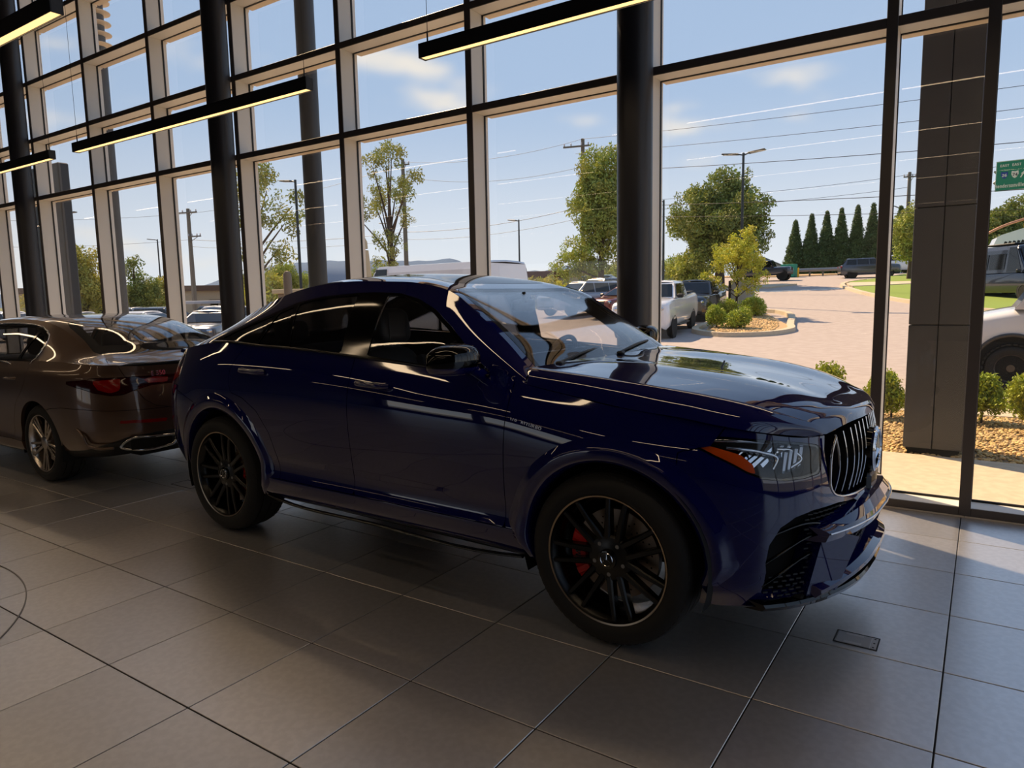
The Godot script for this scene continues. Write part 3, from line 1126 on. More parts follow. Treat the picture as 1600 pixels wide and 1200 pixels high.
# mirror a net whose last row is the centre line, so that the surface is smooth across it
func full_width(N: Array) -> Array:
	var r := N.duplicate()
	for i in range(N.size() - 2, -1, -1): r.push_back(N[i].map(func(q): return v3(q.x, q.y, -q.z)))
	return r

func both(s: Srf) -> Srf:
	var r := Srf.new()
	r.add(s)
	r.add(s.mirror())
	return r

func pair(called: String, s: Srf, m: Material, parent: Node) -> Array:
	return [part(called, s, m, parent), part(called, s.mirror(), m, parent)]

func arch_d(v: Vector3, cx: float, cy: float, r: float) -> float:
	var dx := v.x - cx
	if v.y < cy: return absf(dx) - r * (1.0 - 0.10 * clampf((cy - v.y) / 0.15, 0.0, 1.0))
	return sqrt(dx * dx + (v.y - cy) * (v.y - cy)) - r

func build_main_car() -> void:
	var car := thing("sport_utility_coupe", "dark blue coupe-roofed sport utility car with black wheels, showroom foreground", "car", v3(0.919, 0, -2.89), -0.02815)
	var N := body_net()
	var body := grid(net_points(N, 0.028, 0.022, [2]), v3(0, 0.7, 0))
	# finer mesh at the nose
	var nose := grid(net_points(N, 0.010, 0.012, [2], 15, 23), v3(0, 0.7, 0))
	var xm := func(v: Vector3) -> float: return v.x - 1.52
	var fc := [1.478, 0.412, 0.428]
	var rc := [-1.452, 0.405, 0.446]
	var arches := func(v: Vector3) -> float: return minf(arch_d(v, fc[0], fc[1], fc[2]), arch_d(v, rc[0], rc[1], rc[2]))
	var side := clip(clip(body, xm, 0.0, true, 0.0), arches, 0.0, false, 0.03)
	var front := clip(clip(nose, xm, 0.0, false, 0.0), arches, 0.0, false, 0.03)
	var gap := -0.0022
	# ---- side panels
	var sill_y := 0.447
	var door_f := Poly.new([Vector2(0.955, 1.25), Vector2(0.944, 1.0), Vector2(0.925, 0.70), Vector2(0.918, sill_y), Vector2(-0.158, sill_y), Vector2(-0.152, 0.72), Vector2(-0.15, 1.0), Vector2(-0.14, 1.25)])
	var door_r := Poly.new([Vector2(-0.14, 1.30), Vector2(-0.15, 1.0), Vector2(-0.152, 0.72), Vector2(-0.158, sill_y), Vector2(-0.83, sill_y), Vector2(-0.845, 0.56), Vector2(-0.90, 0.74), Vector2(-1.0, 0.87), Vector2(-1.14, 0.945), Vector2(-1.27, 0.972), Vector2(-1.296, 1.05), Vector2(-1.29, 1.12), Vector2(-1.24, 1.20), Vector2(-1.14, 1.30)])
	var sill := Poly.new([Vector2(1.12, sill_y), Vector2(-1.2, sill_y), Vector2(-1.2, 0.2), Vector2(1.12, 0.2)])
	var fend := Poly.new([Vector2(0.955, 1.25), Vector2(0.944, 1.0), Vector2(0.925, 0.70), Vector2(0.918, sill_y), Vector2(1.2, sill_y), Vector2(1.2, 0.2), Vector2(2.2, 0.2), Vector2(2.2, 1.25)])
	var bump_y := Poly.new([Vector2(1.78, 0.2), Vector2(1.78, 0.905), Vector2(1.80, 0.915), Vector2(1.90, 0.935), Vector2(2.1, 1.3), Vector2(2.7, 1.3), Vector2(2.7, 0.2)])
	var bump_r := Poly.new([Vector2(-2.7, 0.2), Vector2(-2.7, 0.965), Vector2(-2.15, 0.955), Vector2(-1.96, 0.93), Vector2(-1.78, 0.88), Vector2(-1.5, 0.8), Vector2(-1.5, 0.2)])
	for e in [["front_door", door_f], ["rear_door", door_r], ["side_sill", sill]]:
		var pl: Poly = e[1]
		var ps := pair(e[0], clip(side, pl.d, gap), M.blue_paint, car)
		if e[0] != "side_sill":
			for q in 2: door_handle(ps[q], 0.055 if e[0] == "front_door" else -1.03, 1.0 if q == 0 else -1.0)
	# fender: side piece and nose piece together
	var fd := clip(side, fend.d, gap)
	fd.add(clip(clip(front, fend.d, gap), bump_y.d, -gap, false))
	var fds := pair("front_fender", fd, M.blue_paint, car)
	badge(fds[0], 1.0)
	badge(fds[1], -1.0)
	# rear quarter and bumper
	var rear := clip(side, func(v: Vector3) -> float: return v.x + 0.80, 0.0, true, 0.0)
	rear = clip(clip(rear, door_r.d, -gap, false), sill.d, -gap, false)
	var lamp_r := Poly.new([Vector2(-2.7, 1.095), Vector2(-2.2, 1.115), Vector2(-2.03, 1.105), Vector2(-1.985, 1.085), Vector2(-2.02, 1.03), Vector2(-2.16, 0.985), Vector2(-2.7, 0.975)])
	var quarter := clip(clip(rear, bump_r.d, -gap, false), lamp_r.d, -gap, false)
	var tail_x := func(v: Vector3) -> float: return v.z - 0.70 + 0.0 * v.x
	var q_side := clip(quarter, tail_x, -0.0022, false)
	pair("rear_quarter_panel", q_side, M.blue_paint, car)
	part("rear_bumper", both(clip(clip(rear, bump_r.d, gap), lamp_r.d, -gap, false)), M.blue_paint, car)
	pair("tail_lamp", clip(rear, lamp_r.d, gap), M.lamp_red, car)
	var tails := clip(quarter, tail_x, -0.0022, true)
	# ---- nose: openings
	var lamp := Poly.new([Vector2(0.887, 0.952), Vector2(0.872, 0.973), Vector2(0.845, 0.978), Vector2(0.80, 0.972), Vector2(0.711, 0.957), Vector2(0.60, 0.938), Vector2(0.53, 0.922), Vector2(0.507, 0.895), Vector2(0.536, 0.820), Vector2(0.556, 0.803), Vector2(0.63, 0.794), Vector2(0.709, 0.793), Vector2(0.775, 0.806), Vector2(0.81, 0.832), Vector2(0.857, 0.895)], 1, 1.7)
	var grille := Poly.new([Vector2(-0.2, 1.2), Vector2(0.44, 1.2), Vector2(0.475, 0.95), Vector2(0.496, 0.90), Vector2(0.503, 0.80), Vector2(0.497, 0.735), Vector2(0.472, 0.700), Vector2(0.43, 0.684), Vector2(0.25, 0.662), Vector2(0.0, 0.650), Vector2(-0.2, 0.655)], 1, 1.7)
	var intake := Poly.new([Vector2(0.768, 0.33), Vector2(0.776, 0.46), Vector2(0.768, 0.535), Vector2(0.735, 0.605), Vector2(0.68, 0.642), Vector2(0.60, 0.660), Vector2(0.45, 0.664), Vector2(0.30, 0.650), Vector2(0.24, 0.625), Vector2(0.30, 0.60), Vector2(0.45, 0.54), Vector2(0.53, 0.48), Vector2(0.60, 0.36), Vector2(0.58, 0.30), Vector2(0.68, 0.290), Vector2(0.74, 0.298)], 1, 1.7)
	var centre := Poly.new([Vector2(-0.2, 0.36), Vector2(0.50, 0.36), Vector2(0.52, 0.42), Vector2(0.44, 0.52), Vector2(-0.2, 0.54)], 1, 1.7)
	var bp := front
	bp = clip(bp, bump_y.d, gap)
	for o in [lamp, grille, intake, centre]: bp = clip(bp, o.d, 0.0, false, 0.045)
	# the corner of the wing above the lamp belongs to the fender; the bumper keeps what is below
	part("front_bumper", both(bp), M.blue_paint, car)
	build_head_lamps(car, front, lamp)
	build_grille(car, front, grille)
	build_lower_nose(car, front, intake, centre, N)
	# ---- bonnet
	var HN := []
	for r in 6:
		var row := []
		for c in HOOD.size(): row.push_back(v3(HOOD[c][r][0], HOOD[c][r][1] + 0.002, HOOD[c][r][2]))
		HN.push_back(row)
	var flank := []
	for i in HOOD.size(): flank.push_back(HN[0][i].lerp(HN[1][i], 0.5) + v3(0.004, 0.007, 0.010))
	HN.insert(1, flank)
	var hood := grid(net_points(full_width(HN), 0.02, 0.014, [2, 10]), v3(1.5, 0.3, 0))
	part("bonnet", hood, M.blue_paint, car)
	var lip := Srf.new()
	# front edge of the bonnet turned down behind the grille
	var edge := []
	for r in 7: edge.push_back(HN[r][HOOD.size() - 1])
	edge = smooth_path(edge, 4)
	var down := []
	for e in edge: down.push_back(e + v3(-0.05, -0.02, 0))
	lip.add(grid([edge, down], v3(2.2, 1.2, 0)))
	part("bonnet_lip", both(lip), M.blue_paint, car)
	# ---- upper body
	build_upper(car, N, tails)
	# ---- arches, wheels, underside, cabin
	for e in [[fc, 1.0, 0.0], [rc, 1.0, 0.0]]:
		pair("wheel_arch_trim", arch_trim(N, e[0]), M.blue_paint, car)
		var w := Srf.new()
		var c: Array = e[0]
		var rows := []
		for z in [0.50, 0.945]:
			var r := []
			for k in 25:
				var f := lerpf(-0.35, PI + 0.35, k / 24.0)
				r.push_back(v3(c[0] + 0.455 * cos(f), c[1] + 0.455 * sin(f), z))
			rows.push_back(r)
		w.add(grid(rows))
		var cap := PackedVector2Array()
		for k in 25:
			var f := lerpf(-0.35, PI + 0.35, k / 24.0)
			cap.push_back(Vector2(c[0] + 0.455 * cos(f), c[1] + 0.455 * sin(f)))
		prism(w, cap, Transform3D(), 0.49, 0.50)
		pair("wheel_housing", w, M.black_matt, car)
	sport_wheel(car, 1.468, 0.968, 1.0, PI - 0.12)
	sport_wheel(car, -1.468, 0.975, 1.0, 0.10)
	sport_wheel(car, 1.468, -0.968, -1.0, 0.12)
	sport_wheel(car, -1.468, -0.975, -1.0, PI - 0.10)
	var inner := offset(clip(clip(body, xm, 0.25, true, 0.0), arches, 0.03, false, 0.0), -0.03)
	part("inner_shell", both(inner), M.black_matt, car)
	var ub := Srf.new()
	box(ub, v3(0.0, 0.315, 0), v3(1.95, 0.05, 1.74), 0.01)
	box(ub, v3(1.47, 0.32, 0), v3(1.1, 0.06, 0.98), 0.01)
	box(ub, v3(2.08, 0.275, 0), v3(0.30, 0.04, 1.30), 0.01)
	box(ub, v3(-1.47, 0.32, 0), v3(1.1, 0.06, 0.98), 0.01)
	box(ub, v3(-2.1, 0.36, 0), v3(0.36, 0.05, 1.5), 0.01)
	for x in [1.468, -1.468]: tube(ub, [v3(x, 0.39, -0.75), v3(x, 0.39, 0.75)], 0.05, 10)
	part("underbody", ub, M.black_matt, car)
	for sg in [1.0, -1.0]:
		var st := Srf.new()
		var path := [v3(-0.98, 0.318, 0.93 * sg), v3(-0.85, 0.308, 0.945 * sg), v3(0.0, 0.303, 0.955 * sg), v3(0.9, 0.308, 0.95 * sg), v3(1.02, 0.318, 0.94 * sg)]
		tube(st, smooth_path(path, 6), 0.016, 10, true, 0.55)
		part("sill_blade", st, M.black_gloss, car)
	build_cabin(car)
	build_mirrors(car)
	# exhaust
	var ex := Srf.new()
	for sg in [1.0, -1.0]:
		for dz in [0.0, 0.13]:
			box(ex, v3(-2.42, 0.40, sg * (0.50 + dz)), v3(0.16, 0.075, 0.11), 0.03)
	part("exhaust_tip", ex, M.chrome, car)

func door_handle(door: Node3D, x: float, sg: float) -> void:
	var y := 1.098 if x > -0.5 else 1.122
	var s := Srf.new()
	var path := [v3(x - 0.118, y + 0.004, 0.958 * sg), v3(x - 0.10, y + 0.003, 0.985 * sg), v3(x, y, 0.992 * sg), v3(x + 0.085, y - 0.002, 0.988 * sg), v3(x + 0.112, y - 0.003, 0.958 * sg)]
	tube(s, smooth_path(path, 5), 0.017, 12, true, 0.9)
	var h := part("door_handle", s, M.blue_paint, door)
	s = Srf.new()
	path = [v3(x - 0.112, y + 0.016, 0.962 * sg), v3(x, y + 0.014, 1.000 * sg), v3(x + 0.105, y + 0.010, 0.962 * sg)]
	tube(s, smooth_path(path, 6), 0.004, 6)
	part("handle_trim", s, M.chrome, door)

func badge(fender: Node3D, sg: float) -> void:
	# chrome lettering on the wing behind the front wheel
	var s := Srf.new()
	var slope := atan2(-0.035, 0.183) + 0.02
	var big := text_srf("V8", 0.036, 0.003, "Droid Sans", true)
	var mid := text_srf("BITURBO", 0.024, 0.003, "Droid Sans", true)
	var low := text_srf("4MATIC+", 0.015, 0.003, "Droid Sans", true)
	var x0 := 0.966 if sg > 0 else 1.150
	var dx := Vector3(cos(slope), sin(slope), 0.0) if sg > 0 else Vector3(-cos(slope), -sin(slope), 0.0)
	var up := Vector3.UP + dx * 0.28
	var at := func(u: float, dy: float) -> Vector3:
		var q: Vector3 = v3(x0, 0.982 if sg > 0 else 0.947, 0) + dx * u
		return v3(q.x, q.y + dy, sg * 0.957)
	s.add(big, Transform3D(Basis(dx, up, v3(0, -0.05, sg)), at.call(0.024, 0.0)))
	s.add(mid, Transform3D(Basis(dx * 1.15, up, v3(0, -0.05, sg)), at.call(0.125, 0.004)))
	s.add(low, Transform3D(Basis(dx * 1.1, up, v3(0, -0.05, sg)), at.call(0.146, -0.016)))
	part("lettering", s, M.chrome, fender)

# flared wheel-arch trim swept round the opening
func arch_trim(N: Array, c: Array) -> Srf:
	var near := PackedVector3Array()
	for row in net_points(N, 0.022, 0.022, [2]):
		for q in row:
			if q.z > 0.5 and absf(q.x - c[0]) < 0.62 and q.y < c[1] + 0.62: near.push_back(q)
	var zat := func(x: float, y: float) -> float:
		var best := 1e9
		var z := 0.95
		for q in near:
			var d: float = (q.x - x) * (q.x - x) + (q.y - y) * (q.y - y)
			if d < best:
				best = d; z = q.z
		return z
	var rows := [[], [], [], [], [], [], [], []]
	var m := 56
	var prof := [[0.118, -0.004], [0.104, 0.001], [0.085, 0.006], [0.066, 0.017], [0.050, 0.022], [0.020, 0.019], [0.0, 0.012], [-0.012, -0.06]]
	var prev := []
	for k in m + 1:
		var f := lerpf(-0.12 if c[0] > 0.0 else -0.30, PI + (0.22 if c[0] > 0.0 else 0.14), float(k) / m)
		var low := clampf(-sin(f) / 0.25 + 0.25, 0.0, 1.0)
		var wk := 1.0 - 0.55 * smoothstep(0.0, 1.0, low)
		for i in prof.size():
			var r: float = c[2] * (1.0 - 0.06 * low) + prof[i][0] * wk
			var x: float = c[0] + r * cos(f)
			var y: float = maxf(c[1] + r * sin(f), 0.30)
			rows[i].push_back(v3(x, y, prof[i][1]))
	# surface height under each row, smoothed along the arch
	for i in rows.size():
		var zs := []
		for k in m + 1: zs.push_back(zat.call(rows[i][k].x, rows[i][k].y))
		for pass_ in 4:
			var z2 := zs.duplicate()
			for k in range(1, m): z2[k] = (zs[k - 1] + zs[k] * 2.0 + zs[k + 1]) / 4.0
			zs = z2
		for k in m + 1: rows[i][k].z += zs[k]
	for k in m + 1:
		rows[7][k].z = rows[6][k].z - 0.07
	return grid(rows, v3(c[0], c[1], 0.3))

func build_head_lamps(car: Node3D, front: Srf, lamp: Poly) -> void:
	for sg in [1.0, -1.0]:
		var fix := func(s: Srf) -> Srf: return s if sg > 0 else s.mirror()
		var lens := clip(front, lamp.d, -0.002, true, 0.0)
		var o := part("head_lamp", fix.call(clip(offset(front, -0.075), lamp.d, 0.02, true, 0.0)), M.black_plastic, car)
		# chrome surround rim
		var ring := clip(clip(offset(front, -0.004), lamp.d, -0.001, true, 0.0), lamp.d, -0.010, false, 0.03)
		part("bezel", fix.call(ring), M.black_gloss, o)
		var s := Srf.new()
		# daytime light blade along the top edge
		var pts := [v3(1.90, 0.957, 0.825), v3(1.955, 0.957, 0.79), v3(2.04, 0.948, 0.715), v3(2.12, 0.934, 0.62), v3(2.19, 0.915, 0.525)]
		tube(s, smooth_path(pts, 6), [0.004] + range(1, 25).map(func(i): return 0.015), 10, true, 0.7)
		part("light_guide", fix.call(s), M.lamp_reflector, o)
		s = Srf.new()
		pts = [v3(1.945, 0.925, 0.80), v3(2.00, 0.917, 0.76), v3(2.06, 0.90, 0.70), v3(2.11, 0.87, 0.655), v3(2.10, 0.83, 0.68)]
		tube(s, smooth_path(pts, 6), 0.009, 8)
		pts = [v3(2.10, 0.905, 0.63), v3(2.155, 0.89, 0.57), v3(2.18, 0.86, 0.55), v3(2.15, 0.825, 0.60)]
		tube(s, smooth_path(pts, 6), 0.010, 8)
		part("light_guide", fix.call(s), M.lamp_reflector, o)
		for q in [[v3(1.975, 0.868, 0.745), 0.042], [v3(2.085, 0.855, 0.605), 0.046]]:
			s = Srf.new()
			var fr := frame(q[0], v3(1, -0.02, 0.35))
			var lf := Transform3D(Basis(fr.basis.x, fr.basis.z, -fr.basis.y), q[0])
			lathe(s, [Vector2(q[1], -0.5), Vector2(q[1], 0.028), Vector2(q[1] * 0.86, 0.030), Vector2(q[1] * 0.80, 0.010)], lf, 32, 0.8)
			var pr := part("projector", fix.call(s), M.lamp_reflector, o)
			s = Srf.new()
			ellipsoid(s, q[0] + fr.basis.z * 0.006, Vector3(q[1] * 0.82, q[1] * 0.82, 0.022), 24, 12, fr.basis)
			part("projector_lens", fix.call(s), M.black_gloss, o)
		s = Srf.new()
		# bright facets angled to catch the daylight
		var fn := v3(0.78, 0.36, 0.50).normalized()
		for k in 5:
			var a := v3(1.965 + 0.032 * k, 0.832 + 0.003 * k, 0.800 - 0.036 * k)
			var b := a + v3(0.060, 0.060 + 0.006 * k, -0.105)
			beam(s, a, b, fn.cross((b - a).normalized()).normalized(), fn, 0.020, 0.012, 0.012, 0.012, 0.1)
		for k in 4:
			var a := v3(2.135 + 0.014 * k, 0.808 + 0.004 * k, 0.640 - 0.026 * k)
			var b := a + v3(0.006, 0.088, -0.012)
			beam(s, a, b, fn.cross((b - a).normalized()).normalized(), fn, 0.014, 0.020, 0.012, 0.012, 0.1)
		part("reflector_fin", fix.call(s), M.lamp_reflector, o)
		var amber := Poly.new([Vector2(0.872, 0.945), Vector2(0.84, 0.935), Vector2(0.79, 0.90), Vector2(0.772, 0.86), Vector2(0.775, 0.826), Vector2(0.805, 0.836), Vector2(0.85, 0.89)], 1, 1.7)
		part("side_marker", fix.call(clip(offset(front, -0.012), amber.d, 0.0, true, 0.006)), M.lamp_amber, o)
		part("lens", fix.call(lens), M.lens, o)

func build_grille(car: Node3D, front: Srf, grille: Poly) -> void:
	var back := clip(offset(front, -0.085), grille.d, 0.05, true, 0.0)
	var o := part("grille", both(back), M.black_matt, car)
	# chrome frame round the opening, lower and side edge
	var e := [v3(0, 0.656, 0.025), v3(0, 0.668, 0.25), v3(0, 0.689, 0.43), v3(0, 0.704, 0.468), v3(0, 0.737, 0.492), v3(0, 0.80, 0.498), v3(0, 0.90, 0.491), v3(0, 0.95, 0.472)]
	var pts := []
	for q in smooth_path(e, 6): pts.push_back(v3(nose_x(q.z) - 0.004, q.y, q.z))
	pts.push_front(v3(nose_x(0), 0.655, 0.0))
	var fr := Srf.new()
	tube(fr, pts, 0.006, 8)
	part("frame", both(fr), M.chrome, o)
	# curved vertical bars: a bright face on a black fin
	var bars_back := Srf.new()
	for k in 7:
		for sg in ([1.0] if k == 0 else [1.0, -1.0]):
			var z := 0.066 * k + 0.03
			var s := Srf.new()
			var sb := Srf.new()
			var yt := 0.975 - 0.03 * pow(z / 0.48, 2.0)
			var yb := 0.664 + 0.035 * pow(z / 0.48, 3.0)
			var p := []
			for i in 13:
				var t := i / 12.0
				var y := lerpf(yb, yt, t)
				var bow := sin(PI * t)
				p.push_back(v3(nose_x(z) - 0.026 + 0.022 * bow, y, z))
			for i in 12:
				var n := v3(1, 0, 0.25 * z).normalized()
				beam(s, p[i], p[i + 1], v3(0, 0, 1), n, 0.0085, 0.0085, 0.008, 0.008, 0.3)
				beam(sb, p[i] - n * 0.004, p[i + 1] - n * 0.004, v3(0, 0, 1), n, 0.0065, 0.0065, 0.06, 0.06, 0.1)
			for q in ([0, 1] if k == 0 else [0]):
				var bo := part("bar", s if (sg > 0 and q == 0) else s.mirror(), M.chrome, o)
				bars_back.add(sb if (sg > 0 and q == 0) else sb.mirror())
	part("bar_fins", bars_back, M.black_plastic, o).set_meta("kind", "stuff")
	# emblem
	var at := v3(2.385, 0.822, 0.0)
	var c := Srf.new()
	var df := Transform3D(Basis(v3(0, 0, -1), v3(1, 0, 0), v3(0, -1, 0)), at)
	lathe(c, [Vector2(0.0, 0.004), Vector2(0.086, 0.002), Vector2(0.098, -0.004), Vector2(0.102, -0.03), Vector2(0.0, -0.05)], df, 48, 0.8)
	box(c, at + v3(-0.02, -0.145, 0), v3(0.04, 0.09, 0.20), 0.018)
	part("emblem_plate", c, M.black_gloss, o)
	var st := Srf.new()
	star_emblem(st, 0.094)
	var st2 := Srf.new()
	st2.add(st, Transform3D(Basis(v3(0, 0, -1), v3(0, 1, 0), v3(1, 0, 0)), at + v3(0.006, 0, 0)))
	lathe(st2, [Vector2(0.094, -0.01), Vector2(0.106, -0.006), Vector2(0.107, 0.004), Vector2(0.100, 0.010), Vector2(0.092, 0.006)], df, 48, 0.9)
	part("emblem", st2, M.chrome, o)

func nose_x(z: float, off := 0.0) -> float:
	# plan contour of the nose at lateral distance z
	var q := absf(z)
	for i in range(23, 14, -1):
		if PLAN[i - 1][1] >= q:
			return lerpf(PLAN[i][0], PLAN[i - 1][0], clampf((q - PLAN[i][1]) / (PLAN[i - 1][1] - PLAN[i][1]), 0, 1)) + off
	return 1.5

func nose_curve(z: float, off := 0.0) -> float:
	var T := []
	for i in range(23, 14, -1): T.push_back([PLAN[i][1], PLAN[i][0]])
	return tab(T, absf(z)) + off

# band that follows the nose from z0 to z1; prof(z) gives [[forward offset, height], ...]
func nose_band(z0: float, z1: float, prof: Callable, n := 40) -> Srf:
	var rows := []
	var m: int = prof.call(0.0).size()
	for i in m: rows.push_back([])
	for k in n + 1:
		var z := lerpf(z0, z1, float(k) / n)
		var p: Array = prof.call(z)
		for i in m: rows[i].push_back(v3(nose_curve(z) + p[i][0], p[i][1], z))
	# every facet between two rows keeps its own shading, so that edges stay crisp
	var s := Srf.new()
	for i in m - 1:
		s.add(grid([rows[i], rows[i + 1]], v3(1.9, 0.45, 0)))
	for e in [0, n]:
		var c := Vector3.ZERO
		for i in m: c += rows[i][e]
		c /= m
		for i in m - 1: s.flat(c, rows[i][e], rows[i + 1][e])
	return s

func build_lower_nose(car: Node3D, front: Srf, intake: Poly, centre: Poly, N: Array) -> void:
	for sg in [1.0, -1.0]:
		var fix := func(s: Srf) -> Srf: return s if sg > 0 else s.mirror()
		var o := part("side_intake", fix.call(clip(offset(front, -0.10), intake.d, 0.03, true, 0.0)), M.black_matt, car)
		# three fins across the opening
		for f in [[0.615, 0.575, 0.018], [0.505, 0.545, 0.016], [0.415, 0.475, 0.016]]:
			var s := Srf.new()
			var p := []
			for i in 11:
				var t := i / 10.0
				var z := lerpf(0.768, 0.50, t)
				p.push_back(v3(nose_curve(z) - 0.022, lerpf(f[0], f[1], t) + 0.02 * sin(PI * t) - 0.06 * (1 - t) * (1 - t), z))
			tube(s, p, f[2] * 0.55, 8, true, 0.6)
			part("fin", fix.call(s), M.black_gloss, o)
		# mesh: rows of slot-shaped ribs in the inner half of the opening and along the bottom
		var s := Srf.new()
		for r in 17:
			for c in 16:
				var z := 0.27 + 0.031 * c + (0.0155 if r % 2 == 1 else 0.0)
				var y := 0.305 + 0.0205 * r
				if intake.d(v3(2.2, y, z)) > -0.008: continue
				if y > 0.40 and z > 0.60: continue
				var nx := v3(1, 0, 0.9).normalized()
				box(s, v3(nose_curve(z) - 0.030, y, z), v3(0.008, 0.0075, 0.023), 0.001, Basis(nx, Vector3.UP, nx.cross(Vector3.UP)))
		var ms := part("mesh_grid", fix.call(s), M.black_plastic, o)
		ms.set_meta("kind", "stuff")
		s = Srf.new()
		lathe(s, [Vector2(0.0, 0.004), Vector2(0.012, 0.003), Vector2(0.015, -0.01)], Transform3D(Basis(v3(0, 0, -1), v3(1, 0, 0), v3(0, -1, 0)), v3(2.085, 0.372, 0.70)), 20)
		part("parking_sensor", fix.call(s), M.black_gloss, o)
		# upright blade between the side intake and the middle
		var pr := []
		for q in [[2.292, 0.580, 0.575], [2.395, 0.515, 0.405], [2.330, 0.300, 0.500], [2.235, 0.290, 0.615]]: pr.push_back(v3(q[0], q[1], q[2]))
		s = Srf.new()
		s.quad(pr[0], pr[1], pr[2], pr[3])
		var back := []
		for q in pr: back.push_back(q + v3(-0.10, 0.0, -0.04))
		for i in 4: s.quad(pr[i], pr[(i + 1) % 4], back[(i + 1) % 4], back[i])
		part("blade", fix.call(s), M.blue_paint, car)
	var o2 := part("centre_intake", both(clip(offset(front, -0.09), centre.d, 0.03, true, 0.0)), M.black_matt, car)
	var wing := nose_band(-0.585, 0.585, func(z: float) -> Array:
		var t := pow(absf(z) / 0.585, 2.0)
		var e := 1.0 - t
		return [[-0.03, 0.655 - 0.075 * t], [0.015 + 0.02 * e, 0.640 - 0.060 * t], [0.046 + 0.014 * e, 0.600 - 0.030 * t], [0.056 + 0.012 * e, 0.575 - 0.012 * t], [0.040 + 0.012 * e, 0.535 - 0.01 * t], [0.0, 0.500 + 0.02 * t], [-0.05, 0.50 + 0.02 * t]], 60)
	part("front_wing", wing, M.blue_paint, car)
	var wl := Srf.new()
	var wp := []
	for k in 41:
		var z := lerpf(-0.585, 0.585, k / 40.0)
		var e := 1.0 - pow(z / 0.585, 2.0)
		wp.push_back(v3(nose_curve(z) + 0.058 + 0.012 * e, 0.575 - 0.012 * (1 - e), z))
	tube(wl, wp, 0.0045, 6)
	part("wing_trim", wl, M.chrome, car)
	var lipb := nose_band(-0.60, 0.60, func(z: float) -> Array:
		var t := pow(absf(z) / 0.60, 2.0)
		return [[-0.06, 0.405 - 0.06 * t], [0.02, 0.395 - 0.06 * t], [0.050 - 0.01 * t, 0.380 - 0.06 * t], [0.052 - 0.01 * t, 0.362 - 0.055 * t], [0.020, 0.315 - 0.03 * t], [-0.05, 0.290 - 0.01 * t]], 60)
	part("front_lip", lipb, M.blue_paint, car)
	var spl_ := nose_band(-0.78, 0.78, func(z: float) -> Array:
		var t := pow(absf(z) / 0.78, 2.0)
		return [[-0.06, 0.290], [0.026 - 0.02 * t, 0.300 - 0.02 * t], [0.034 - 0.02 * t, 0.288 - 0.02 * t], [0.020 - 0.02 * t, 0.262 - 0.01 * t], [-0.08, 0.252]], 60)
	part("splitter", spl_, M.black_gloss, car)
	var ms := Srf.new()
	for r in 5:
		for c in 27:
			var z := -0.41 + 0.0315 * c + (0.0155 if r % 2 == 1 else 0.0)
			var y := 0.405 + 0.024 * r
			if absf(z) > 0.42 - 0.04 * r * 0.3: continue
			box(ms, v3(nose_curve(z) - 0.035, y, z), v3(0.008, 0.007, 0.022), 0.001)
	part("mesh_grid", ms, M.black_plastic, o2).set_meta("kind", "stuff")

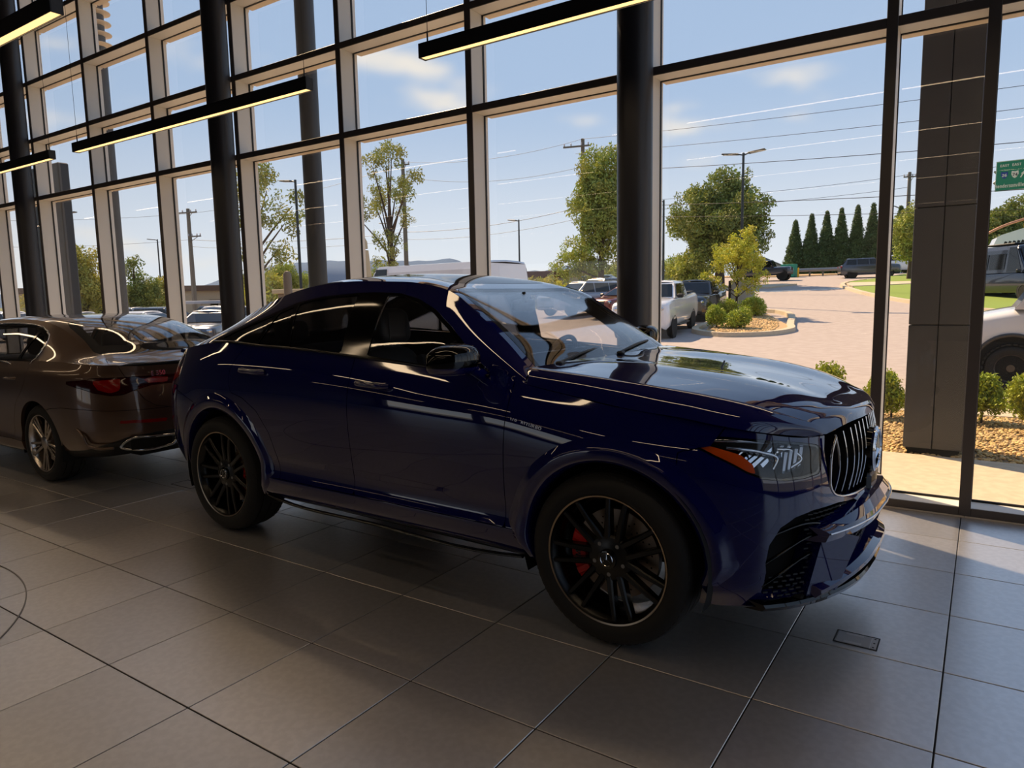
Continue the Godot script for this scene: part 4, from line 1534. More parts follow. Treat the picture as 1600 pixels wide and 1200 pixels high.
func build_upper(car: Node3D, N: Array, tails: Srf) -> void:
	var UN := [[], [], [], [], [], []]
	for u in UPPER:
		var bx: float = u[0]
		var b := v3(bx, tab(TOPLINE, bx), belt_z(N, bx))
		var rl := v3(u[1][0], u[1][1], u[1][2])
		UN[0].push_back(b)
		UN[1].push_back(b.lerp(rl, 0.5) + v3(0, 0.0, 0.027))
		UN[2].push_back(rl)
		var md := v3(u[2][0], u[2][1], u[2][2])
		UN[3].push_back(rl.lerp(md, 0.22) + v3(0, 0.006, 0))
		UN[4].push_back(md)
		UN[5].push_back(v3(u[3][0], u[3][1], u[3][2]))
	var sidep := grid(net_points([UN[0], UN[1], UN[2]], 0.022, 0.02), v3(0, 1.0, 0))
	var top := grid(net_points(full_width([UN[2], UN[3], UN[4], UN[5]]), 0.022, 0.02), v3(0, 1.0, 0))
	# side windows
	var panes := [
		["front_window", [Vector2(-0.055, 1.247), Vector2(-0.04, 1.578), Vector2(0.08, 1.568), Vector2(0.20, 1.538), Vector2(0.347, 1.478), Vector2(0.48, 1.395), Vector2(0.66, 1.250), Vector2(0.70, 1.190), Vector2(0.37, 1.212)], M.side_glass],
		["rear_window", [Vector2(-0.262, 1.256), Vector2(-0.285, 1.583), Vector2(-0.50, 1.577), Vector2(-0.70, 1.557), Vector2(-0.805, 1.533), Vector2(-0.735, 1.277)], M.tint_glass],
		["rear_window", [Vector2(-0.772, 1.278), Vector2(-0.842, 1.522), Vector2(-0.975, 1.480), Vector2(-1.06, 1.289)], M.tint_glass],
		["quarter_window", [Vector2(-1.095, 1.291), Vector2(-1.01, 1.470), Vector2(-1.17, 1.425), Vector2(-1.36, 1.366), Vector2(-1.50, 1.318), Vector2(-1.30, 1.304)], M.tint_glass]]
	var dlo := Poly.new([Vector2(-0.03, 1.236), Vector2(0.37, 1.202), Vector2(0.74, 1.178), Vector2(0.80, 1.19), Vector2(0.68, 1.268), Vector2(0.49, 1.412), Vector2(0.355, 1.496), Vector2(0.20, 1.556), Vector2(0.05, 1.588), Vector2(-0.14, 1.598), Vector2(-0.30, 1.597), Vector2(-0.60, 1.582), Vector2(-0.83, 1.547), Vector2(-1.0, 1.496), Vector2(-1.33, 1.392), Vector2(-1.58, 1.302), Vector2(-1.52, 1.293), Vector2(-1.07, 1.278), Vector2(-0.67, 1.266)])
	var dark := clip(sidep, dlo.d, 0.0, true, 0.004)
	for p in panes:
		var pl := Poly.new(p[1])
		dark = clip(dark, pl.d, 0.0, false, 0.010)
	pair("window_surround", offset(dark, 0.001), M.black_gloss, car)
	pair("roof_pillar", clip(sidep, dlo.d, 0.001, false, 0.006), M.blue_paint, car)
	for p in panes:
		var pl := Poly.new(p[1])
		pair(p[0], two_faces(clip(offset(sidep, -0.004), pl.d, 0.004, true, 0.0)), p[2], car)
	# strip along the belt
	var st := []
	for x in [0.80, 0.55, 0.37, 0.0, -0.3, -0.7, -1.07, -1.35, -1.56]:
		st.push_back(v3(x, tab(TOPLINE, x) + 0.010, belt_z(N, x) + 0.003))
	var s := Srf.new()
	tube(s, smooth_path(st, 5), 0.0085, 8, true, 0.8)
	pair("window_trim", s, M.black_gloss, car)
	# roof, windscreen, rear glass
	var ws := Poly.new([Vector2(0.327, -0.5), Vector2(0.335, 0.40), Vector2(0.372, 0.585), Vector2(0.41, 0.635), Vector2(0.62, 0.672), Vector2(0.82, 0.712), Vector2(1.04, 0.765), Vector2(1.2, 0.765), Vector2(1.2, -0.5)], 2)
	var rw := Poly.new([Vector2(-1.02, -0.5), Vector2(-1.0, 0.40), Vector2(-1.04, 0.52), Vector2(-1.5, 0.555), Vector2(-1.9, 0.565), Vector2(-1.98, 0.52), Vector2(-2.02, 0.3), Vector2(-2.03, -0.5)], 2)
	var sun := Poly.new([Vector2(0.24, -0.5), Vector2(0.22, 0.50), Vector2(-0.75, 0.50), Vector2(-0.77, -0.5)], 2)
	var lidx := func(v: Vector3) -> float: return v.x + 0.985
	var roof := clip(clip(clip(top, ws.d, 0.004, false, 0.006), lidx, -0.0022, false, 0.008), sun.d, 0.003, false, 0.006)
	part("roof", roof, M.blue_paint, car)
	part("roof_glass", clip(offset(top, 0.001), sun.d, 0.0, true, 0.004), M.black_gloss, car)
	part("windscreen", two_faces(clip(top, ws.d, 0.0, true, 0.0)), M.screen_glass, car)
	var gate := clip(clip(top, lidx, 0.0022, true, 0.008), rw.d, 0.003, false, 0.006)
	gate.add(both(tails))
	# lip spoiler on the edge of the tailgate
	var sp := []
	for q in [[-2.40, 1.205, 0.0], [-2.365, 1.205, 0.38], [-2.28, 1.203, 0.66], [-2.22, 1.200, 0.74]]: sp.push_back(v3(q[0], q[1], q[2]))
	var spo := Srf.new()
	tube(spo, smooth_path(sp, 6), 0.02, 10, true, 0.7)
	gate.add(both(spo))
	part("tailgate", gate, M.blue_paint, car)
	part("rear_screen", two_faces(clip(top, rw.d, 0.0, true, 0.0)), M.tint_glass, car)
	# black border of the windscreen and a dark header inside
	var band := clip(clip(offset(top, -0.003), ws.d, 0.0, true, 0.0), ws.d, -0.035, false, 0.0)
	band = clip(band, func(v: Vector3) -> float: return v.x - 1.0, 0.0, true, 0.0)
	part("screen_border", band, M.black_matt, car)
	var lining := clip(clip(offset(top, -0.035), ws.d, 0.02, false, 0.0), rw.d, 0.0, false, 0.0)
	part("headlining", lining, M.lining, car)
	# inside faces of the pillars
	var ins := offset(clip(sidep, dlo.d, 0.0, false, 0.0), -0.03)
	part("pillar_lining", both(ins), M.black_plastic, car)
	# wipers
	for w in [[v3(1.02, 1.222, 0.60), v3(0.955, 1.262, 0.02)], [v3(1.03, 1.226, -0.05), v3(0.955, 1.262, -0.60)]]:
		s = Srf.new()
		tube(s, smooth_path([w[0], w[0].lerp(w[1], 0.5) + v3(0.012, 0.012, 0), w[1]], 5), 0.007, 6)
		box(s, w[0] + v3(0.012, 0.0, 0), v3(0.04, 0.02, 0.05), 0.008)
		part("wiper", s, M.black_plastic, car)

# a sheet of glass has an outer and an inner face
func two_faces(s: Srf) -> Srf:
	var r := Srf.new()
	r.add(s)
	r.add(offset(s, -0.005))
	return r

func build_cabin(car: Node3D) -> void:
	var fl := Srf.new()
	box(fl, v3(-0.4, 0.42, 0), v3(2.7, 0.06, 1.70), 0.01)
	box(fl, v3(-0.2, 0.62, 0), v3(1.5, 0.36, 0.24), 0.05)
	part("cabin_floor", fl, M.black_plastic, car)
	# dashboard
	var P := []
	for k in 13:
		var z := lerpf(-0.80, 0.80, k / 12.0)
		var c := pow(absf(z) / 0.8, 3.0)
		P.push_back([v3(1.0 - 0.02 * c, 1.13, z), v3(0.80, 1.150, z), v3(0.62, 1.145 - 0.01 * c, z), v3(0.545, 1.115, z), v3(0.53, 1.0, z), v3(0.60, 0.86, z), v3(0.66, 0.70, z)])
	part("dashboard", grid(P, v3(0.9, 0.8, 0)), M.leather, car)
	var sc := Srf.new()
	box(sc, v3(0.52, 1.155, -0.20), v3(0.018, 0.13, 0.68), 0.006, Basis(v3(0, 0, 1), -0.25))
	part("display", sc, M.black_gloss, car)
	# seats
	for z in [0.40, -0.40]:
		var o := Srf.new()
		seat_back(o, v3(-0.16, 0.62, z), v3(-0.40, 1.20, z), 0.50, 0.42)
		var ns := part("front_seat", o, M.leather, car)
		var h := Srf.new()
		seat_pad(h, v3(-0.36, 1.385, z), v3(0.115, 0.225, 0.285), 0.2)
		part("headrest", h, M.leather, ns)
		h = Srf.new()
		for e in [-0.05, 0.05]: tube(h, [v3(-0.40, 1.18, z + e), v3(-0.375, 1.30, z + e)], 0.007, 8)
		part("headrest_post", h, M.chrome, ns)
		h = Srf.new()
		seat_pad(h, v3(0.12, 0.60, z), v3(0.52, 0.17, 0.50), 0.08)
		part("cushion", h, M.leather, ns)
		h = Srf.new()
		for e in [-1.0, 1.0]:
			seat_pad(h, v3(-0.22, 0.93, z + e * 0.215), v3(0.17, 0.55, 0.10), 0.42)
		part("bolster", h, M.leather_trim, ns)
		h = Srf.new()
		for e in [-0.05, 0.05]:
			tube(h, [v3(-0.292, 1.29, z + e * 1.5), v3(-0.298, 1.47, z + e * 1.5)], 0.0022, 5)
		part("seam", h, M.leather_trim, ns)
	var b := Srf.new()
	seat_pad(b, v3(-1.22, 0.95, 0), v3(0.18, 0.62, 1.30), 0.35)
	seat_pad(b, v3(-0.95, 0.62, 0), v3(0.50, 0.18, 1.30), 0.08)
	var rs := part("rear_seat", b, M.leather, car)
	for z in [0.40, -0.40]:
		b = Srf.new()
		seat_pad(b, v3(-1.36, 1.34, z), v3(0.10, 0.16, 0.26), 0.2)
		part("headrest", b, M.leather, rs)
	# steering wheel on the far side
	var w := Srf.new()
	var c := v3(0.40, 1.12, -0.40)
	var ax := v3(-0.90, 0.42, 0).normalized()
	var u := v3(0.42, 0.90, 0).normalized()
	var ring := []
	for k in 33: ring.push_back(c + (u * sin(TAU * k / 32) + v3(0, 0, 1) * cos(TAU * k / 32)) * 0.185)
	tube(w, ring, 0.016, 10, false)
	for a in [0.0, PI, -PI / 2]:
		tube(w, [c - ax * 0.02, c + (u * sin(a) + v3(0, 0, 1) * cos(a)) * 0.18], 0.014, 8)
	ellipsoid(w, c - ax * 0.01, v3(0.07, 0.07, 0.03), 18, 8, Basis(u.cross(ax), u, ax))
	tube(w, [c - ax * 0.03, c - ax * 0.28], 0.04, 10)
	part("steering_wheel", w, M.leather_trim, car)
	var rm := Srf.new()
	seat_pad(rm, v3(0.40, 1.505, 0.0), v3(0.03, 0.075, 0.24), -0.1)
	tube(rm, [v3(0.42, 1.52, 0), v3(0.40, 1.585, 0)], 0.012, 8)
	part("rear_view_mirror", rm, M.black_plastic, car)

# rounded pad (superellipsoid) leaning back by `lean`
func seat_pad(s: Srf, c: Vector3, size: Vector3, lean: float) -> void:
	var x := Basis(v3(0, 0, 1), lean)
	var P := []
	for i in 13:
		var r := []
		var th := PI * i / 12.0
		for j in 25:
			var f := TAU * j / 24.0
			var d := v3(sin(th) * cos(f), cos(th), sin(th) * sin(f))
			var e := 0.5
			var q := v3(signf(d.x) * pow(absf(d.x), e), signf(d.y) * pow(absf(d.y), e), signf(d.z) * pow(absf(d.z), e))
			r.push_back(c + x * (q * size * 0.5))
		P.push_back(r)
	s.add(grid(P, c))

func seat_back(s: Srf, a: Vector3, b: Vector3, w0: float, w1: float) -> void:
	var c := (a + b) * 0.5
	seat_pad(s, c, v3(0.16, a.distance_to(b) + 0.1, w0), atan2(a.x - b.x, b.y - a.y))

func build_mirrors(car: Node3D) -> void:
	for sg in [1.0, -1.0]:
		var s := Srf.new()
		# housing lofted from the stalk end to the outer end
		var rows := []
		var secs := [[0.945, 0.745, 1.256, 0.028, 0.036], [0.965, 0.740, 1.262, 0.070, 0.062], [1.01, 0.730, 1.266, 0.098, 0.072], [1.08, 0.716, 1.265, 0.102, 0.075], [1.14, 0.700, 1.262, 0.090, 0.067], [1.18, 0.684, 1.255, 0.060, 0.048], [1.197, 0.674, 1.250, 0.006, 0.006]]
		var sec2 := smooth_path(secs.map(func(q): return v3(q[0], q[1], q[2])), 4)
		var siz := smooth_path(secs.map(func(q): return v3(q[3], q[4], q[0])), 4)
		for i in mini(sec2.size(), siz.size()):
			var r := []
			for j in 29:
				var f := TAU * j / 28.0
				var e := 0.75
				var cx := signf(cos(f)) * pow(absf(cos(f)), e)
				var cy := signf(sin(f)) * pow(absf(sin(f)), e)
				var dx: float = cx * siz[i].x if cx > 0 else cx * siz[i].x * 0.62
				r.push_back(v3(sec2[i].y + dx, sec2[i].z + cy * siz[i].y, sec2[i].x))
			rows.push_back(r)
		var h := grid(rows, v3(0.715, 1.26, 1.07))
		var upper := clip(h, func(v: Vector3) -> float: return v.y - 1.232, 0.0, false, 0.0)
		var lower := clip(h, func(v: Vector3) -> float: return v.y - 1.232, 0.0, true, 0.0)
		var o := part("wing_mirror", upper if sg > 0 else upper.mirror(), M.black_gloss, car)
		part("mirror_base", lower if sg > 0 else lower.mirror(), M.blue_paint, o)
		s = Srf.new()
		tube(s, [v3(0.755, 1.175, 0.885 * sg), v3(0.755, 1.195, 0.93 * sg), v3(0.745, 1.225, 0.985 * sg)], [0.034, 0.028, 0.024], 10)
		part("mirror_stalk", s, M.blue_paint, o)
		s = Srf.new()
		box(s, v3(0.668, 1.260, 1.075 * sg), v3(0.006, 0.10, 0.17), 0.003)
		part("mirror_glass", s, M.chrome, o)

# ---------------------------------------------------------------- the brown sedan (drives towards -x; its tail faces the blue car)
const S_PLAN := [[-2.60, 0.0], [-2.585, 0.30], [-2.53, 0.58], [-2.42, 0.76], [-2.25, 0.865], [-2.00, 0.915], [-1.75, 0.932], [-1.48, 0.938], [-1.15, 0.936], [-0.80, 0.932], [-0.40, 0.930], [0.0, 0.930], [0.45, 0.930], [0.93, 0.928], [1.20, 0.926], [1.48, 0.92], [1.72, 0.895], [1.90, 0.85], [2.03, 0.79], [2.15, 0.70], [2.24, 0.58], [2.30, 0.43], [2.34, 0.26], [2.35, 0.0]]
const S_TOP := [[-2.6, 1.03], [-2.50, 1.045], [-2.2, 1.062], [-1.9, 1.075], [-1.6, 1.078], [-1.2, 1.06], [-0.7, 1.040], [0.0, 1.015], [0.7, 0.985], [1.1, 0.955], [1.54, 0.90], [1.9, 0.84], [2.1, 0.79], [2.35, 0.76]]
const S_ROWS := [
	[[0, 0.30, 0.20], [3, 0.28, 0.17], [5, 0.26, 0.12], [8, 0.215, 0.09], [13, 0.215, 0.09], [16, 0.20, 0.07], [23, 0.18, 0.04]],
	[[0, 0.37, 0.10], [3, 0.35, 0.08], [6, 0.29, 0.05], [8, 0.255, 0.035], [13, 0.255, 0.035], [16, 0.24, 0.02], [23, 0.25, 0.01]],
	[[0, 0.44, 0.035], [4, 0.40, 0.03], [8, 0.33, 0.018], [13, 0.33, 0.018], [17, 0.32, 0.0], [23, 0.33, 0.0]],
	[[0, 0.50, 0.012], [4, 0.46, 0.012], [8, 0.40, 0.028], [13, 0.40, 0.028], [16, 0.40, 0.005], [23, 0.42, 0.0]],
	[[0, 0.60, 0.0], [5, 0.56, 0.004], [8, 0.52, 0.016], [13, 0.52, 0.018], [16, 0.50, 0.003], [23, 0.50, 0.0]],
	[[0, 0.70, 0.010], [5, 0.68, 0.0], [8, 0.66, 0.002], [13, 0.64, 0.006], [16, 0.60, 0.003], [23, 0.58, 0.004]],
	[[0, 0.79, 0.024], [5, 0.80, 0.006], [8, 0.79, 0.0], [13, 0.76, 0.004], [15, 0.72, 0.008], [19, 0.66, 0.013], [23, 0.64, 0.010]],
	[[0, 0.87, 0.040], [4, 0.89, 0.020], [6, 0.89, 0.008], [8, 0.88, 0.006], [13, 0.84, 0.016], [15, 0.79, 0.024], [19, 0.70, 0.028], [23, 0.69, 0.02]],
	[[0, 0.955, 0.060], [4, 0.98, 0.040], [6, 0.985, 0.028], [8, 0.965, 0.024], [11, 0.945, 0.030], [13, 0.91, 0.045], [15, 0.85, 0.052], [19, 0.75, 0.042], [23, 0.73, 0.03]],
	[[0, 0, 0.034], [2, 0, 0.036], [3, 0, 0.05], [5, 0, 0.09], [7, 0, 0.085], [11, 0, 0.074], [13, 0, 0.086], [15, 0, 0.10], [19, 0, 0.08], [23, 0, 0.05]]]
# [belt x, rail, mid, centre], front to back: windscreen, roof, rear screen, then the boot lid
const S_UPPER := [
	[1.10, [1.08, 0.99, 0.74], [1.16, 1.00, 0.42], [1.20, 1.005, 0.0]],
	[0.85, [0.80, 1.16, 0.69], [0.85, 1.17, 0.40], [0.87, 1.175, 0.0]],
	[0.55, [0.48, 1.315, 0.64], [0.46, 1.345, 0.37], [0.45, 1.35, 0.0]],
	[0.25, [0.20, 1.392, 0.605], [0.14, 1.428, 0.35], [0.12, 1.435, 0.0]],
	[-0.20, [-0.20, 1.425, 0.59], [-0.22, 1.457, 0.34], [-0.22, 1.464, 0.0]],
	[-0.70, [-0.70, 1.428, 0.585], [-0.74, 1.458, 0.33], [-0.76, 1.465, 0.0]],
	[-1.10, [-1.08, 1.400, 0.585], [-1.20, 1.430, 0.33], [-1.24, 1.437, 0.0]],
	[-1.45, [-1.40, 1.335, 0.595], [-1.58, 1.352, 0.34], [-1.64, 1.357, 0.0]],
	[-1.75, [-1.72, 1.225, 0.625], [-1.88, 1.232, 0.36], [-1.93, 1.235, 0.0]],
	[-2.00, [-1.98, 1.115, 0.675], [-2.10, 1.115, 0.40], [-2.14, 1.117, 0.0]],
	[-2.22, [-2.20, 1.075, 0.735], [-2.27, 1.078, 0.42], [-2.30, 1.08, 0.0]],
	[-2.46, [-2.47, 1.058, 0.66], [-2.54, 1.066, 0.40], [-2.565, 1.07, 0.0]]]

func build_brown_sedan() -> void:
	var car := thing("sedan", "brown metallic sedan with silver wheels behind the blue car, cut off at the left", "car", v3(-4.677, 0, -2.849), PI)
	var N := []
	for r in S_ROWS.size():
		var row := []
		for i in S_PLAN.size(): row.push_back(hull_point(S_PLAN, S_ROWS, S_TOP, i, r))
		N.push_back(row)
	var body := grid(net_points(N, 0.026, 0.02, [2]), v3(0, 0.6, 0))
	var fc := [1.48, 0.355, 0.372]
	var rc := [-1.48, 0.355, 0.376]
	var arches := func(v: Vector3) -> float: return minf(arch_d(v, fc[0], fc[1], fc[2]), arch_d(v, rc[0], rc[1], rc[2]))
	var side := clip(body, arches, 0.0, false, 0.03)
	var gap := -0.002
	var sy := 0.335
	var door_f := Poly.new([Vector2(1.0, 1.1), Vector2(1.0, 0.6), Vector2(0.98, sy), Vector2(-0.10, sy), Vector2(-0.09, 1.1)])
	var door_r := Poly.new([Vector2(-0.09, 1.1), Vector2(-0.10, sy), Vector2(-0.92, sy), Vector2(-0.98, 0.50), Vector2(-1.10, 0.68), Vector2(-1.25, 0.80), Vector2(-1.33, 0.90), Vector2(-1.34, 1.1)])
	var fend := Poly.new([Vector2(1.0, 1.1), Vector2(1.0, 0.6), Vector2(0.98, sy), Vector2(1.2, sy), Vector2(1.2, 0.1), Vector2(1.85, 0.1), Vector2(1.85, 1.1)])
	var bump_r := Poly.new([Vector2(-2.9, 0.1), Vector2(-2.9, 0.655), Vector2(-2.2, 0.70), Vector2(-1.95, 0.70), Vector2(-1.75, 0.68), Vector2(-1.5, 0.62), Vector2(-1.5, 0.1)])
	# below the bumper: black diffuser rising towards the middle
	var diff := Poly.new([Vector2(-0.1, 0.1), Vector2(-0.1, 0.475), Vector2(0.45, 0.475), Vector2(0.66, 0.455), Vector2(0.78, 0.40), Vector2(0.86, 0.33), Vector2(0.92, 0.30), Vector2(0.92, 0.1)], 1)
	var diff_d := func(v: Vector3) -> float: return diff.d(v) if v.x < -1.7 else 1.0
	var lamp := Poly.new([Vector2(0.0, 0.945), Vector2(0.55, 0.955), Vector2(0.80, 0.955), Vector2(0.885, 0.93), Vector2(0.905, 0.91), Vector2(0.885, 0.885), Vector2(0.82, 0.835), Vector2(0.74, 0.808), Vector2(0.66, 0.812), Vector2(0.58, 0.845), Vector2(0.45, 0.875), Vector2(0.0, 0.878)], 1)
	var lamp_d := func(v: Vector3) -> float: return lamp.d(v) if v.x < -2.0 else 1.0
	var lid := Poly.new([Vector2(-0.1, 1.2), Vector2(-0.1, 0.665), Vector2(0.30, 0.668), Vector2(0.44, 0.70), Vector2(0.52, 0.76), Vector2(0.60, 0.90), Vector2(0.66, 1.03), Vector2(0.70, 1.2)], 1)
	var lid_d := func(v: Vector3) -> float: return lid.d(v) if v.x < -2.3 else 1.0
	for e in [["front_door", door_f], ["rear_door", door_r]]:
		var ps := pair(e[0], clip(side, e[1].d, gap), M.brown_paint, car)
		for q in 2:
			var s := Srf.new()
			var x := 0.12 if e[0] == "front_door" else -1.02
			var sg := 1.0 if q == 0 else -1.0
			tube(s, smooth_path([v3(x - 0.11, 0.915, 0.918 * sg), v3(x - 0.09, 0.915, 0.940 * sg), v3(x + 0.07, 0.91, 0.942 * sg), v3(x + 0.10, 0.908, 0.918 * sg)], 5), 0.014, 10, true, 0.8)
			part("door_handle", s, M.brown_paint, ps[q])
	pair("front_fender", clip(side, fend.d, gap), M.brown_paint, car)
	part("front_bumper", both(clip(side, func(v: Vector3) -> float: return 1.852 - v.x, 0.0)), M.brown_paint, car)
	var sill := clip(clip(side, func(v: Vector3) -> float: return v.y - sy, gap), func(v: Vector3) -> float: return absf(v.x + 0.1) - 1.2, 0.0)
	pair("side_sill", sill, M.brown_paint, car)
	var rear := clip(side, func(v: Vector3) -> float: return v.x + 0.9, 0.0, true, 0.0)
	rear = clip(rear, door_r.d, -gap, false)
	rear = clip(rear, func(v: Vector3) -> float: return maxf(v.y - sy, -v.x - 1.3), 0.002, false)
	var bare := clip(rear, lamp_d, -gap, false, 0.02)
	pair("rear_quarter_panel", clip(clip(bare, bump_r.d, -gap, false), lid_d, -gap, false), M.brown_paint, car)
	part("boot_lid", both(clip(clip(bare, bump_r.d, -gap, false), lid_d, gap)), M.brown_paint, car)
	var bmp := clip(clip(bare, bump_r.d, gap), diff_d, 0.0, false, 0.02)
	var vent := Poly.new([Vector2(0.845, 0.40), Vector2(0.87, 0.47), Vector2(0.895, 0.53), Vector2(0.90, 0.46), Vector2(0.885, 0.38)], 1)
	part("rear_bumper", both(bmp), M.brown_paint, car)
	# crease and air-outlet shape on the corner of the bumper
	var vt := Srf.new()
	tube(vt, smooth_path([v3(-2.12, 0.535, 0.895), v3(-2.22, 0.47, 0.888), v3(-2.24, 0.40, 0.868), v3(-2.30, 0.375, 0.838), v3(-2.42, 0.372, 0.752)], 6), [0.003] + range(1, 25).map(func(i): return 0.012), 8)
	pair("bumper_fin", vt, M.brown_paint, car)
	var df := part("diffuser", both(clip(clip(bare, bump_r.d, gap), diff_d, 0.0)), M.black_plastic, car)
	# exhaust trims
	for sg in [1.0, -1.0]:
		var s := Srf.new()
		var pts := [v3(-2.60, 0.435, 0.30 * sg), v3(-2.565, 0.44, 0.46 * sg), v3(-2.47, 0.425, 0.66 * sg), v3(-2.44, 0.375, 0.70 * sg), v3(-2.50, 0.345, 0.62 * sg), v3(-2.575, 0.345, 0.40 * sg), v3(-2.60, 0.365, 0.33 * sg)]
		tube(s, smooth_path(pts + [pts[0]], 5), 0.011, 8, false)
		part("exhaust_trim", s, M.chrome, car)
		s = Srf.new()
		for k in 5:
			var a := 0.34 + 0.065 * k
			s.quad(v3(-2.59 + 0.20 * pow(a - 0.3, 1.6), 0.435, a * sg), v3(-2.59 + 0.20 * pow(a - 0.3, 1.6), 0.35, a * sg), v3(-2.575 + 0.20 * pow(a - 0.235, 1.6), 0.35, (a + 0.065) * sg), v3(-2.575 + 0.20 * pow(a - 0.235, 1.6), 0.435, (a + 0.065) * sg))
		part("exhaust_opening", s, M.black_matt, car)
	# tail lamps: dark red band with brighter cores
	var tl := clip(rear, lamp_d, gap)
	var tls := pair("tail_lamp", tl, M.lamp_red_dark, car)
	for q in 2:
		var core := Poly.new([Vector2(0.66, 0.945), Vector2(0.82, 0.935), Vector2(0.80, 0.86), Vector2(0.74, 0.83), Vector2(0.68, 0.85)], 1)
		var core2 := Poly.new([Vector2(0.30, 0.93), Vector2(0.42, 0.945), Vector2(0.53, 0.92), Vector2(0.46, 0.895), Vector2(0.32, 0.89)], 1)
		for e in [core, core2]:
			var cs := clip(offset(rear, 0.003), func(v: Vector3) -> float: return e.d(v) if v.x < -2.0 else 1.0, 0.0, true, 0.004)
			part("light_core", cs if q == 0 else cs.mirror(), M.lamp_red, tls[q])
	var refl := Poly.new([Vector2(0.36, 0.555), Vector2(0.70, 0.575), Vector2(0.72, 0.59), Vector2(0.70, 0.60), Vector2(0.36, 0.585)], 1)
	pair("rear_reflector", clip(offset(rear, 0.003), func(v: Vector3) -> float: return refl.d(v) if v.x < -2.0 else 1.0, 0.0), M.lamp_red, car)
	# lettering on the lid
	var s2 := Srf.new()
	s2.add(text_srf("E 350", 0.055, 0.004, "Droid Sans", true), Transform3D(Basis(v3(0.12, 0, 1), v3(0.12, 1, 0), v3(-1, 0, 0.12)), v3(-2.556, 0.975, -0.40)))
	part("lettering", s2, M.chrome, car)
	# upper body
	var UN := [[], [], [], [], [], []]
	for u in S_UPPER:
		var bx: float = u[0]
		var b := v3(bx, tab(S_TOP, bx), belt_z(N, bx))
		var rl := v3(u[1][0], u[1][1], u[1][2])
		UN[0].push_back(b)
		UN[1].push_back(b.lerp(rl, 0.5) + v3(0, 0.0, 0.020))
		UN[2].push_back(rl)
		var md := v3(u[2][0], u[2][1], u[2][2])
		UN[3].push_back(rl.lerp(md, 0.22) + v3(0, 0.008, 0))
		UN[4].push_back(md)
		UN[5].push_back(v3(u[3][0], u[3][1], u[3][2]))
	var sidep := grid(net_points([UN[0], UN[1], UN[2]], 0.022, 0.018), v3(0, 0.9, 0))
	var top := grid(net_points(full_width([UN[2], UN[3], UN[4], UN[5]]), 0.022, 0.02), v3(0, 0.9, 0))
	var dlo := Poly.new([Vector2(0.92, 0.985), Vector2(0.62, 1.19), Vector2(0.42, 1.295), Vector2(0.20, 1.350), Vector2(-0.20, 1.385), Vector2(-0.70, 1.388), Vector2(-0.98, 1.372), Vector2(-1.20, 1.322), Vector2(-1.32, 1.26), Vector2(-1.385, 1.18), Vector2(-1.385, 1.11), Vector2(-1.35, 1.068), Vector2(-0.70, 1.052), Vector2(0.0, 1.027)])
	var panes := [
		["front_window", [Vector2(0.80, 1.02), Vector2(0.60, 1.165), Vector2(0.40, 1.27), Vector2(0.18, 1.33), Vector2(-0.02, 1.355), Vector2(-0.04, 1.045)]],
		["rear_window", [Vector2(-0.14, 1.048), Vector2(-0.13, 1.365), Vector2(-0.70, 1.370), Vector2(-0.95, 1.355), Vector2(-1.055, 1.325), Vector2(-1.00, 1.078)]],
		["quarter_window", [Vector2(-1.045, 1.08), Vector2(-1.095, 1.315), Vector2(-1.20, 1.290), Vector2(-1.30, 1.235), Vector2(-1.355, 1.17), Vector2(-1.355, 1.12), Vector2(-1.33, 1.085)]]]
	var dark := clip(sidep, dlo.d, 0.0, true, 0.004)
	for p in panes: dark = clip(dark, Poly.new(p[1]).d, 0.0, false, 0.008)
	pair("window_surround", dark, M.black_gloss, car)
	pair("roof_pillar", clip(sidep, dlo.d, 0.001, false, 0.006), M.brown_paint, car)
	for p in panes: pair(p[0], two_faces(clip(offset(sidep, -0.004), Poly.new(p[1]).d, 0.004, true, 0.0)), M.sedan_glass, car)
	# bright trim round the side windows
	var tp := []
	for q in dlo.a: tp.push_back(q)
	var ring := []
	for q in smooth_path(tp.map(func(v): return v3(v.x, v.y, 0)), 4, true):
		var best := 1e9
		var z := 0.8
		for v in sidep.p:
			var d2: float = (v.x - q.x) * (v.x - q.x) + (v.y - q.y) * (v.y - q.y)
			if d2 < best:
				best = d2; z = v.z
		ring.push_back(v3(q.x, q.y, z + 0.007))
	ring.push_back(ring[0])
	var tr := Srf.new()
	tube(tr, ring, 0.008, 8, false)
	pair("window_trim", tr, M.chrome, car)
	var rw := Poly.new([Vector2(-1.30, -0.5), Vector2(-1.27, 0.40), Vector2(-1.28, 0.50), Vector2(-1.40, 0.545), Vector2(-1.72, 0.575), Vector2(-1.93, 0.605), Vector2(-2.03, 0.58), Vector2(-2.10, 0.40), Vector2(-2.13, -0.5)], 2)
	var ws := Poly.new([Vector2(0.42, -0.5), Vector2(0.46, 0.50), Vector2(0.55, 0.60), Vector2(1.06, 0.70), Vector2(1.3, 0.70), Vector2(1.3, -0.5)], 2)
	var lidt := func(v: Vector3) -> float: return maxf(v.x + 2.16, absf(v.z) - (0.60 + 0.10 * clampf((-v.x - 2.1) * 4.0, 0.0, 1.0)))
	part("roof", clip(clip(clip(top, ws.d, 0.003, false), rw.d, 0.003, false), lidt, 0.002, false), M.brown_paint, car)
	part("boot_top", clip(top, lidt, -0.002), M.brown_paint, car)
	part("windscreen", two_faces(clip(top, ws.d, 0.0, true, 0.0)), M.screen_glass, car)
	part("rear_screen", two_faces(clip(top, rw.d, 0.0, true, 0.0)), M.screen_glass, car)
